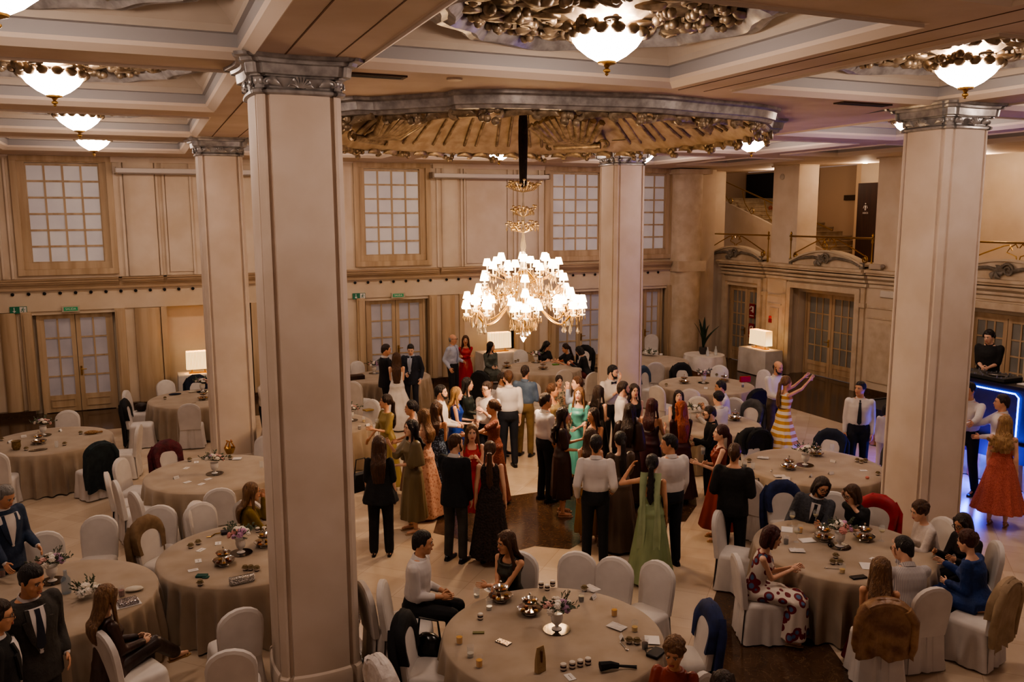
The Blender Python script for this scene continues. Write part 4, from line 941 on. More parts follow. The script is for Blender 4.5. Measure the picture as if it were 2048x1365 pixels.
light('booth_glow',(13.3,10.2,.5),130,'#2A50FF',.15)
light('booth_glow',(13.3,11.4,.35),70,'#7A38FF',.1)

# ================================================================ PEOPLE
JOBS=[]
def queue(name,m,mats,parent,voxel,extra=None,label=None,smooth=2):
    o=bpy.data.objects.new(name,bpy.data.meshes.new('e')); col.objects.link(o); o.parent=parent
    if label: o['label']=label
    JOBS.append((o,m,mats if isinstance(mats,(list,tuple)) else [mats],voxel,extra,smooth)); return o
def run_jobs():
    tc=bpy.data.scenes.new('tmp'); obs=[]
    for o,m,mats,vx,ex,sm in JOBS:
        me=bpy.data.meshes.new('t'); me.from_pydata(m.v,[],m.f)
        t=bpy.data.objects.new('t',me); tc.collection.objects.link(t)
        r=t.modifiers.new('r','REMESH'); r.mode='VOXEL'; r.voxel_size=vx; r.use_smooth_shade=True
        if sm: s_=t.modifiers.new('s','SMOOTH'); s_.iterations=sm; s_.factor=.5
        obs.append(t)
    vl=tc.view_layers[0]; vl.update(); dg=vl.depsgraph
    for t,(o,m,mats,vx,ex,sm) in zip(obs,JOBS):
        me=bpy.data.meshes.new_from_object(t.evaluated_get(dg)); me.materials.clear()
        if ex is not None and ex.v:
            em=bpy.data.meshes.new('x'); em.from_pydata(ex.v,[],ex.f); em.polygons.foreach_set('material_index',ex.m)
            bm=bmesh.new(); bm.from_mesh(me); bm.from_mesh(em); bmesh.ops.recalc_face_normals(bm,faces=bm.faces); bm.to_mesh(me); bm.free()
        for a in mats: me.materials.append(a)
        me.shade_smooth(); o.data=me
    for t in obs: bpy.data.objects.remove(t)
    bpy.data.scenes.remove(tc)
MALE=[(-.10,.10,.08,0),(-.05,.150,.11,-.01),(.03,.160,.112,-.01),(.12,.148,.105,0),(.20,.145,.105,.005),(.30,.162,.115,0),(.38,.172,.112,-.005),(.44,.165,.095,-.01),(.49,.11,.072,-.01),(.53,.06,.055,-.01)]
FEM=[(-.10,.10,.08,0),(-.05,.160,.115,-.015),(.03,.165,.12,-.02),(.12,.132,.095,0),(.18,.116,.085,.005),(.28,.128,.10,.01),(.34,.136,.115,.02),(.40,.136,.092,0),(.45,.11,.072,-.01),(.49,.065,.055,-.01),(.52,.045,.045,-.01)]
PRE={'down':(.22,.04,.78),'hang':(.20,.09,.81),'waist':(.05,.27,1.07),'chest':(.07,.27,1.28),'glass':(.14,.33,1.20),'mouth':(.05,.20,1.52),'pocket':(.23,.04,.93),'point':(.05,.58,1.36),'up':(.22,.45,1.85),
 'cross':(-.10,.20,1.20),'hip':(.22,-.02,1.02),'reach':(.30,.50,1.25),'back':(.12,-.20,1.02),'side':(.45,.25,1.15),'neck':(.06,.16,1.42),
 'table':(.14,.42,.83),'lap':(.07,.30,.70),'chin':(.05,.24,1.10),'tcross':(-.04,.40,.83)}
SKIN={'l':mat('#DFB49A',.5,kind='noise',c2='#D4A488',scale=6,sheen=.1),'m':mat('#CE9C7C',.5,kind='noise',c2='#C08C6C',scale=6),'d':mat('#A06C4C',.5,kind='noise',c2='#92603F',scale=6)}
EYEW=mat('#DAD2CA',.3); EYED=mat('#1C120E',.2); LIPM=mat('#A04C46',.4); LIPN=mat('#A86A58',.5)
HC={'black':('#14100F','#241C1A'),'dark':('#21150F','#38251A'),'brown':('#3A2416','#57371F'),'light':('#5C3D26','#83603E'),'blonde':('#86663F','#AE8B5C'),'red':('#7A3014','#A34E22'),'burg':('#32100F','#4C1A18'),'grey':('#6E6A66','#8E8A86'),'redb':('#3A1A12','#522618')}
def hmat(k): a,b=HC[k]; return mat(a,.42,kind='hair',c2=b,scale=60,bump=.6)
def ik(S,T,a,b,pole):
    d=T-S; L_=min(d.length,(a+b)*.985); d=d.normalized(); T=S+d*L_
    x=(a*a-b*b+L_*L_)/(2*L_); h=math.sqrt(max(0,a*a-x*x)); p=pole-d*pole.dot(d); p=p.normalized() if p.length>1e-4 else d.orthogonal().normalized()
    return S+d*x+p*h,T
def person(label,x,y,h,phi,sex='f',sit=False,Rh='down',Lh='down',head=(0,0),lean=0,hair=('long','dark'),skin='l',top=None,z0=0,skirt=None,legs=None,stride=0,glasses=False,beard=False,shoes='#141214',group=None,name='person',curl=.6,sz=None,bulk=1.0,turn=0,feetback=0,tilt=0):
    s=h/1.75*(1.05 if sit else 1); dist=math.hypot(x,y); vx=.0105 if dist<9.5 else (.0135 if dist<13 else .018)
    d=vdir(x,y,phi); rz=math.atan2(d[1],d[0])-PI/2
    U=V((math.sin(R(tilt)),math.sin(R(lean)),math.cos(R(lean)))).normalized(); Rt=V((1,0,0)); Rt=(Rt-U*Rt.dot(U)).normalized(); Fd=U.cross(Rt)
    if turn: q=Matrix.Rotation(R(turn),3,U); Rt=q@Rt; Fd=q@Fd
    pz=(.56 if sit else .95*s)
    P=V((0,0,pz)); male=sex=='m'; T_=MALE if male else FEM
    def tp(t,x_=0,y_=0): return P+U*t*s+Rt*x_*s+Fd*y_*s
    neck=tp(.50); hy,hp_=head; hb=Matrix.Rotation(R(hy),3,U)
    Rh_,Fh=hb@Rt,hb@Fd; q=Matrix.Rotation(R(hp_),3,Rh_); Fh=q@Fh; Uh=Rh_.cross(Fh)
    HCn=neck+U*.06*s+Uh*.115*s+Fh*.015*s
    def hp(x_,y_,z_): return HCn+(Rh_*x_+Fh*y_+Uh*z_)*s
    off=Matrix.Rotation(rz,3,'Z')@V((HCn.x,HCn.y,0))
    root=thing(name,label,'person',(x-off.x,y-off.y,z0),rz,group)
    hx=.09*s; hips=[V((sg*hx,0,pz-.02)) for sg in (1,-1)]
    if sit:
        kn=[V((sg*.11*s,.42*s,.53)) for sg in (1,-1)]; an=[V((sg*.12*s,(.40-feetback)*s,.10)) for sg in (1,-1)]
        if legs=='crossed': kn[0]=V((.02,.44*s,.62)); an[0]=V((-.16,.72*s,.34)); 
    else:
        an=[V((sg*.11*s,(stride if sg>0 else -stride)*s,.09*s)) for sg in (1,-1)]
        kn=[(a+b)/2+V((0,.03*s+abs(stride)*.15,.02*s)) for a,b in zip(hips,an)]
        if skirt is not None and not stride: an=[V((a.x*.8,a.y,a.z)) for a in an]
    feet=[V((0,1,0)),V((0,1,0))]
    shx=.178 if male else .152
    arms=[]
    for sg,tg in ((1,Rh),(-1,Lh)):
        S=tp(.445,sg*shx,-.01); 
        if isinstance(tg,str): tx,ty,tz=PRE[tg]
        else: tx,ty,tz=tg
        if sit and isinstance(tg,str) and tg in ('table','lap','chin','tcross'): Tg=V((sg*tx,ty,tz))
        elif sit: Tg=tp(tz-.95,sg*tx,ty)
        else: Tg=tp(tz-.95,sg*tx,ty)
        pole=V((sg*.22,-.6,-.8)) if ty>=0 else V((sg*1,-.5,0))
        E,W=ik(S,Tg,.29*s,.25*s,pole); arms.append((S,E,W,sg))
    # ---- body
    m=M(); b=bulk
    def torso(mm,e=0,t0=-9,t1=9,n=20,mul=1,low=0,k=1):
        rg=[]
        rows=[r for r in T_ if t0<=r[0]<=t1]
        if rows and rows[0][0]>t0+.005 and t0>-1: r=rows[0]; rows=[(t0,)+r[1:]]+rows
        if rows and rows[-1][0]<t1-.005 and t1<1: r=rows[-1]; rows=rows+[(t1,)+r[1:]]
        for t,rx,ry,oy in rows:
            rg.append([tp(t-(low*max(0,-math.sin(2*PI*i/n)) if t>t1-.14 and low else 0),(rx*b*mul+e)*math.cos(2*PI*i/n),oy+(ry*(b*1.1-.1)+e)*math.sin(2*PI*i/n)) for i in range(n)])
        mm.loft(rg)
    torso(m,-.006)
    for (S,E,W,sg) in arms:
        r0_,r1_,r2_=(.050,.040,.026) if male else (.040,.033,.022); q=s*b
        m.ell(S,r0_*1.12*q,r0_*1.1*q,r0_*1.1*q,n=8,k=6); m.cap(S,E,r0_*q,r1_*q); m.cap(E,W,r1_*.98*q,r2_*s)
    for i in (0,1):
        a,k_,c=hips[i],kn[i],an[i]; m.cap(a,k_,.078*s*b,.053*s*b); m.cap(k_,k_+(c-k_)*.35,.052*s*b,.053*s*b); m.cap(k_+(c-k_)*.35,c,.052*s*b,.032*s)
        m.cap(c+V((0,-.03,-.04))*s,c+V((0,.13,-.055))*s,.034*s,.026*s)
    m.cap(neck-U*.03*s,HCn-Uh*.06*s-Fh*.02*s,(.056 if male else .046)*s,(.053 if male else .044)*s)
    hd=[(-.122,.024,.026,.058),(-.108,.043,.042,.046),(-.085,.055,.062,.028),(-.045,.066,.084,.008),(0,.073,.094,0),(.04,.076,.098,-.006),(.08,.066,.086,-.01),(.105,.042,.057,-.012),(.120,.014,.018,-.012)]
    m.loft([[hp(rx*math.cos(2*PI*i/16),oy+ry*math.sin(2*PI*i/16),z) for i in range(16)] for z,rx,ry,oy in hd])
    m.cap(hp(0,.090,.012),hp(0,.108,-.026),.009*s,.014*s,6); m.ell(hp(0,.085,-.062),.026*s,.014*s,.014*s,n=8,k=5)
    m.cap(hp(-.035,.082,.026),hp(.035,.082,.026),.010*s,n=6)
    for sg in (1,-1): m.ell(hp(sg*.075,-.006,-.012),.010*s,.018*s,.03*s,n=6,k=5); m.ell(hp(sg*.04,.066,-.03),.022*s,.02*s,.02*s,n=6,k=5)
    ex=M()
    for sg in (1,-1):   # eyes, brows
        rot=Matrix((Rh_,Fh,Uh)).transposed()
        ex.ell(hp(sg*.031,.0895,.006),.0135*s,.006*s,.0075*s,rot,n=8,k=5,mi=1); ex.ell(hp(sg*.031,.0945,.006),.006*s,.003*s,.0065*s,rot,n=7,k=4,mi=2)
        ex.cap(hp(sg*.014,.0985,.029),hp(sg*.05,.088,.027),.0042*s,.003*s,5,mi=4)
        ex.cap(hp(sg*.018,.094,.0135),hp(sg*.045,.087,.012),.0028*s,.002*s,5,mi=2)
    ex.cap(hp(-.019,.0985,-.058),hp(.019,.0985,-.058),.0045*s,.0045*s,6,mi=3); ex.cap(hp(-.015,.099,-.067),hp(.015,.099,-.067),.006*s,.006*s,6,mi=3)
    if isinstance(Rh,tuple) or 1:
        for (S,E,W,sg) in arms:   # hands with five fingers
            dd=(W-E).normalized(); np_=(-Rt*sg*1.0-Fd*.2-U*.3); np_=(np_-dd*np_.dot(dd)).normalized(); sd=dd.cross(np_).normalized()
            if sd.dot(Fd*.8+U*.6)<0: sd=-sd
            rot=Matrix((sd,np_,dd)).transposed(); q=s*(1.0 if male else .9); ex.cap(W-dd*.02*q,W+dd*.02*q,.024*q,.022*q,8,mi=0)
            ex.ell(W+dd*.045*q,.038*q,.016*q,.052*q,rot,n=10,k=6,mi=0); cu=curl
            for j,(o_,L_) in enumerate(((.029,.066),(.010,.074),(-.009,.068),(-.027,.054))):
                b0=W+dd*.082*q+sd*o_*q; d1=(dd+np_*cu*.5+sd*o_*2).normalized(); p1=b0+d1*L_*.5*q; d2=(dd+np_*cu*1.6).normalized(); p2=p1+d2*L_*.5*q
                ex.tube([b0-dd*.02*q,b0,p1,p2,p2+d2*.004],.0088*q,6,0,.0062*q)
            t0=W+dd*.025*q+sd*.03*q; t1=t0+(dd*.7+sd*.7+np_*.25).normalized()*.035*q; t2=t1+(dd*.9+sd*.15+np_*.4).normalized()*.03*q; ex.tube([W+dd*.01*q,t0,t1,t2],.0115*q,6,0,.0078*q)
    hm=hmat(hair[1])
    queue('body',m,[SKIN[skin],EYEW,EYED,LIPN if male else LIPM,hm],root,max(vx,.012),ex)
    # ---- hair
    st=hair[0]
    if st!='bald':
        m=M(); rot=Matrix((Rh_,Fh,Uh)).transposed(); e=.0 if male else .006
        if st!='balding':
            m.ell(hp(0,-.018,.028),(.083+e)*s,(.102+e)*s,(.098+e)*s,rot,n=14,k=9); m.ell(hp(0,-.008 if male else -.015,.068),(.076+e)*s,(.090+e*.5)*s,(.066+e)*s,rot,n=14,k=8)
        else: m.ell(hp(0,-.035,.0),.083*s,.088*s,.07*s,rot,n=14,k=9)
        if st in('short','balding'): 
            for sg in (1,-1): m.cap(hp(sg*.072,.02,.03),hp(sg*.072,.014,-.02),.012*s,.006*s,6)
            m.cap(hp(0,-.07,0),hp(0,-.075,-.06),.05*s,.035*s)
        if st=='curlshort' or st=='curly':
            random.seed(int(x*100)%97)
            for _ in range(90 if st=='curlshort' else 60):
                a=random.uniform(0,2*PI); t_=random.uniform(-.1,1.45); v=V((math.cos(a)*math.cos(t_)*.088,-.02+math.sin(a)*math.cos(t_)*.1,.04+math.sin(t_)*.095))
                if v.y>.05 and v.z<.06: continue
                m.ell(hp(*v),.019*s,.019*s,.019*s,n=6,k=4)
        ndir=V((0,0,-1))
        bk=-.135
        if st in('long','wavy','vlong','half','curly','headband'):
            L_={'long':.30,'wavy':.32,'vlong':.46,'half':.36,'curly':.28,'headband':.42}[st]; wd={'curly':.15}.get(st,.105); rg=[]
            pts=[(hp(0,-.05,.05),.085,.065),(hp(0,-.062,-.03),.09,.058),(hp(0,-.07,-.09),.092,.052)]
            c0=tp(.50,0,-.085); pts.append((c0,.105,.045)); nb=5
            for k in range(1,nb+1):
                u=k/nb; c=tp(.50-u*(L_-.06),0,-.115-.03*math.sin(u*PI)); pts.append((c,wd*(1.08-.35*u**2),.036*(1.1-.5*u)+(.03 if st=='curly' else 0)))
            n=16
            for k,(c,rx,ry) in enumerate(pts):
                A,B=(Rh_,Fh) if k<3 else (Rt,Fd); w=(.010 if st in('wavy','curly') else .004)*s*(k>2)
                rg.append([c+A*(rx*s*math.cos(2*PI*i/n))+B*(ry*s*math.sin(2*PI*i/n)+w*math.sin(i*2.4+k*1.9)) for i in range(n)])
            m.loft(rg)
            for sg in (1,-1):   # locks beside the face
                if st=='half' or st=='headband': e_=tp(.44,sg*.07,-.10)
                else: e_=tp(.36,sg*.105,.07 if st!='vlong' else -.02)
                w=.008*s
                m.tube([hp(sg*.055,.045,.085),hp(sg*.080,.020,.02),hp(sg*.088,.005,-.07),(hp(sg*.09,-.01,-.12)+e_)/2+Rt*sg*.012,e_],.030*s,7,r1=.018*s)
            if st in('curly','wavy'):
                random.seed(int(x*100)%89)
                for _ in range(70 if st=='curly' else 26):
                    k=random.randrange(3,len(pts)); c,rx,ry=pts[k]; m.ell(c+Rt*random.uniform(-1,1)*rx*(1.25 if st=='curly' else 1)*s-Fd*ry*s*random.uniform(.3,1)+U*random.uniform(-.03,.03),.026*s,.022*s,.03*s,n=6,k=4)
        if st=='bob':
            n=16; rg=[]
            for z,rx,ry,oy in ((.06,.088,.1,-.02),(0,.095,.095,-.03),(-.06,.1,.088,-.035),(-.11,.098,.08,-.035),(-.14,.085,.06,-.04)):
                rg.append([hp(rx*math.cos(2*PI*i/n),oy+ry*math.sin(2*PI*i/n)*(1 if math.sin(2*PI*i/n)<0 else .55),z) for i in range(n)])
            m.loft(rg)
            for sg in (1,-1): m.tube([hp(sg*.05,.06,.085),hp(sg*.083,.03,.02),hp(sg*.088,.03,-.07),hp(sg*.08,.03,-.12)],.024*s,7,r1=.018*s)
        if st=='bun':
            m.cap(hp(0,-.07,-.01),hp(0,-.09,-.05),.04*s,.03*s); random.seed(4)
            for k in range(14): a=k*2.4; m.ell(hp(.035*math.cos(a),-.115-.015*math.sin(k),-.01+.035*math.sin(a)),.024*s,.022*s,.024*s,n=6,k=4)
        if st in('pony','ponyc'):
            pts=[hp(0,-.10,.01),hp(0,-.135,-.02),tp(.50,0,-.13),tp(.38,0,-.15),tp(.24,0,-.14)]; m.tube(pts,.034*s,8,r1=.045*s); m.tube([pts[-1],tp(.16,0,-.13)],.045*s,8,r1=.012*s)
            for k in range(14): a=k*2.4; m.ell(pts[2]+(pts[4]-pts[2])*(k/13)+Rt*.03*math.cos(a)*s,.03*s,.026*s,.035*s,n=6,k=4)
        queue('hair',m,hm,root,max(.009,vx*.8),smooth=1)
        if st=='headband': m=M(); m.tube([hp(.088*math.cos(a),.012,.02+.112*math.sin(a)) for a in [PI*k/12 for k in range(13)]],.009*s,6); obj('headband',m,mat('#B9B4BC',.5),root)
        if st in('ponyc',): m=M(); m.ell(hp(0,-.14,-.01),.035*s,.018*s,.02*s); obj('hair_clip',m,mat('#D8CFC0',.3,.3),root)
    if beard:
        m=M(); m.ell(hp(0,.062,-.092),.048*s,.048*s,.034*s,n=12,k=7)
        for sg in (1,-1): m.tube([hp(sg*.066,.02,-.01),hp(sg*.062,.042,-.06),hp(sg*.036,.078,-.088)],.015*s,6)
        m.cap(hp(-.024,.100,-.046),hp(.024,.100,-.046),.006*s,n=6); queue('beard',m,hm,root,.008,smooth=1)
    if glasses:
        m=M()
        for sg in (1,-1):
            m.tube([hp(sg*.032+.024*math.cos(a),.108,.004+.019*math.sin(a)) for a in [2*PI*k/12 for k in range(12)]],.0032*s,5,closed=True); m.tube([hp(sg*.056,.104,.008),hp(sg*.078,.0,.006)],.0028*s,5)
        m.tube([hp(-.008,.11,.006),hp(.008,.11,.006)],.003*s,5); obj('glasses',m,mat('#2A1C14',.3),root)
    J=dict(tp=tp,arms=arms,hips=hips,kn=kn,an=an,s=s,b=b,root=root,vx=vx,torso=torso,P=P,U=U,Rt=Rt,Fd=Fd,T=T_,hp=hp,male=male,sit=sit,neck=neck,h=h)
    # ---- clothes
    kind=top[0]
    if kind=='shirt': wear_shirt(J,*top[1:])
    elif kind=='suit': wear_suit(J,*top[1:])
    elif kind=='dress': wear_dress(J,**top[1])
    elif kind=='top': wear_top(J,**top[1])
    # ---- shoes
    sm=mat(shoes,.35)
    for i in (0,1):
        a=an[i]; m=M(); f=V((0,1,0)); bz=a.z-.075*s
        if male or shoes in('#141214',): m.loft([[a+V((x_*w,y_,z_-.09*s)) for x_,z_ in ((-1,0),(1,0),(1,.03*s),(.6,hh),(-.6,hh),(-1,.03*s))] for y_,w,hh in ((-.075*s,.025*s,.05*s),(-.04*s,.038*s,.085*s),(.03*s,.042*s,.09*s),(.09*s,.046*s,.055*s),(.15*s,.042*s,.04*s),(.19*s,.025*s,.03*s))])
        else:
            m.loft([[a+V((x_*w,y_,z_-.09*s)) for x_,z_ in ((-1,0),(1,0),(1,.015),(-1,.015))] for y_,w in ((-.07*s,.02*s),(-.03*s,.03*s),(.05*s,.028*s),(.12*s,.04*s),(.17*s,.02*s))])
            m.tube([a+V((-.036*s,.11*s,-.08*s)),a+V((0,.11*s,-.03*s)),a+V((.036*s,.11*s,-.08*s))],.008,5); m.tube([a+V((.034*s*math.cos(q),-.0+.036*s*math.sin(q),-.01)) for q in [2*PI*k/10 for k in range(10)]],.006,5,closed=True); m.cap(a+V((0,-.055*s,-.03*s)),a+V((0,-.055*s,-.088*s)),.014*s,.008*s,6)
        obj('shoe',m,sm,root,sharp=50)
    return root
def trousers(J,mt,e=.016,cuff=.02):
    m=M(); s,b=J['s'],J['b']; J['torso'](m,e*.7,-.10,.12)
    if J['sit']: m.ell(J['P']+V((0,.0,-.02)),.19*s*b,.15*s*b,.10*s*b,n=14,k=7)
    for i in (0,1):
        a,k_,c=J['hips'][i],J['kn'][i],J['an'][i]; m.cap(a,k_,(.080*b+e)*s,(.056*b+e)*s,10); m.cap(k_,c+V((0,0,.0)),(.056*b+e)*s,(.045+e)*s,10); 
    queue('trousers',m,mt,J['root'],J['vx'],smooth=2)
def sleeves(J,m,e,frac=1.0,er=None):
    s,b=J['s'],J['b']
    for (S,E,W,sg) in J['arms']:
        r0_,r1_,r2_=(.050,.040,.026) if J['male'] else (.040,.033,.022); er=e if er is None else er
        m.ell(S-J['U']*.01,(r0_*1.02*b+e*.8)*s,(r0_*1.0*b+e*.8)*s,(r0_*.98*b+e*.6)*s,n=10,k=6)
        if frac<=.5: m.cap(S,S+(E-S)*frac*2,(r0_*b+e)*s,(r1_*b+er+.008)*s,10); continue
        m.cap(S,E,(r0_*b+e)*s,(r1_*b+er)*s,10); f=(frac-.5)*2; m.cap(E,E+(W-E)*f*.97,(r1_*b+er)*s,(r2_+er)*s,10)
def patch(J,rows,e,name,mt,side=1,th=.006,dx=0):
    """cloth piece lying on the chest (side=1) or back (-1): rows (t, xleft, xright)"""
    tp,T_,b=J['tp'],J['T'],J['b']; m=M(); g=[]; g2=[]
    for t,xa,xb in rows:
        for i in range(len(T_)-1):
            if T_[i][0]<=t<=T_[i+1][0]: break
        u=min(1,max(0,(t-T_[i][0])/(T_[i+1][0]-T_[i][0]))); rx,ry,oy=[T_[i][k]+(T_[i+1][k]-T_[i][k])*u for k in (1,2,3)]; rx=rx*b+e; ry=ry*(b*1.1-.1)+e
        r=[];r2=[]
        for k in range(7):
            x_=xa+(xb-xa)*k/6; yy=ry*math.sqrt(max(.02,1-(x_/rx)**2)); r.append(tp(t,x_,oy+side*(yy+th))); r2.append(tp(t,x_,oy+side*(yy-.01)))
        g.append(r); g2.append(r2)
    n=len(g); edge=[]
    m.sheet(g)
    loop=[g[i][0] for i in range(n)]+[g[-1][k] for k in range(1,7)]+[g[i][6] for i in range(n-2,-1,-1)]+[g[0][k] for k in range(5,0,-1)]
    loop2=[g2[i][0] for i in range(n)]+[g2[-1][k] for k in range(1,7)]+[g2[i][6] for i in range(n-2,-1,-1)]+[g2[0][k] for k in range(5,0,-1)]
    m.loft([loop,loop2],0,False); return obj(name,m,mt,J['root'],sharp=50)
def belt(J,mt):
    s=J['s']; m=M(); n=20; rx,ry=.158*J['b'],.118; 
    rg=[[J['tp'](t,(rx)*math.cos(2*PI*i/n),(ry)*math.sin(2*PI*i/n)) for i in range(n)] for t in (.085,.09,.12,.125)]; m.loft(rg,0,False); obj('belt',m,mt,J['root'])
def collar(J,mt,e=.012):
    s=J['s']; m=M(); n=16; nb=J['neck']; rg=[]
    for z,r in ((-.015,.072),(.01,.066),(.036,.061),(.034,.069),(.01,.078),(-.01,.085)): rg.append([nb+J['U']*(z-.018*math.sin(2*PI*i/n))*s+J['Rt']*r*s*math.cos(2*PI*i/n)+J['Fd']*(r*s*math.sin(2*PI*i/n)-.005) for i in range(n)])
    m.loft(rg,0,False); obj('collar',m,mt,J['root'])
def tie(J,mt,e,bow=False,t0=.10):
    s=J['s']
    if bow:
        m=M(); c=J['tp'](.475,0,.085)
        for sg in (1,-1): m.loft([[c+J['Rt']*sg*x_*s+J['U']*z*s+J['Fd']*y_ for z,y_ in ((-w,0),(w,0),(w,.015),(-w,.015))] for x_,w in ((.0,.008),(.03,.016),(.055,.026))])
        m.ell(c+J['Fd']*.01,.012,.012,.014); obj('bow_tie',m,mt,J['root'])
    else:
        patch(J,[(t0,-.010,.010),(t0+.03,-.036,.036),(.30,-.027,.027),(.42,-.018,.018),(.455,-.02,.02)],e+.006,'tie',mt); m=M(); m.cap(J['tp'](.475,0,.075),J['tp'](.455,0,.088),.02*s,.014*s); obj('tie_knot',m,mt,J['root'])
def wear_shirt(J,mt,tr,neckwear=None,frac=1.0,e=.014,bl=True,tee=False,coll=True,untuck=False):
    m=M(); J['torso'](m,e,-.09 if untuck else .06,.50); s=J['s']
    if not untuck: m.loft([[J['tp'](t,(rx*J['b'])*math.cos(2*PI*i/18),oy+ry*math.sin(2*PI*i/18)) for i in range(18)] for t,rx,ry,oy in ((.085,.150,.112,0),(.11,.172,.128,0),(.15,.176,.132,0),(.22,.168,.126,0),(.30,.168,.12,0))])
    else: m.loft([[J['tp'](t,(rx*J['b'])*math.cos(2*PI*i/18),oy+ry*math.sin(2*PI*i/18)) for i in range(18)] for t,rx,ry,oy in ((-.12,.19,.14,0),(.0,.186,.138,0),(.15,.172,.128,0),(.30,.17,.124,0))])
    sleeves(J,m,e,frac); queue('shirt' if not tee else 'top',m,mt,J['root'],J['vx'])
    if coll: collar(J,mt)
    trousers(J,tr)
    if not untuck: belt(J,BLACK)
    if neckwear:
        k=neckwear[0]; tie(J,neckwear[1],e,k=='bow',.08)
def wear_suit(J,mt,tr,shirt,tiem=None,e=.026,openw=.07,jl=-.16):
    m=M(); b=J['b']; s=J['s']; J['torso'](m,e,.0,.50)
    m.loft([[J['tp'](t,(rx*b)*math.cos(2*PI*i/18),oy+ry*math.sin(2*PI*i/18)) for i in range(18)] for t,rx,ry,oy in ((jl,.205,.158,-.005),(-.05,.20,.152,-.005),(.05,.19,.142,0),(.16,.175,.132,0),(.28,.185,.138,0),(.38,.195,.138,0))])
    sleeves(J,m,e*.85,.95); 
    for (S,E,W,sg) in J['arms']: m.ell(S+J['U']*.006,.066*s,.062*s,.046*s,n=10,k=6)
    queue('jacket',m,mt,J['root'],J['vx']); trousers(J,tr)
    patch(J,[(.10,-.012,.012),(.2,-.035,.035),(.30,-openw*.7,openw*.7),(.40,-openw,openw),(.46,-openw*.9,openw*.9)],e+.012,'shirt_front',shirt); collar(J,shirt)
    for sg in (1,-1):
        a=[(.12,.012,.02),(.22,.03,.075),(.30,.045,.10),(.37,.055,.115),(.38,.055,.085),(.46,.055,.085)]; patch(J,[(t,sg*x0,sg*x1) for t,x0,x1 in a],e+.016,'lapel',mt)
        S,E,W,_=J['arms'][0 if sg>0 else 1]; dd=(W-E).normalized(); m=M(); m.cap(W-dd*.03*s,W+dd*.005*s,.032*s,.030*s,10); obj('shirt_cuff',m,shirt,J['root'])
    if tiem: tie(J,tiem,e+.012,False,.14)
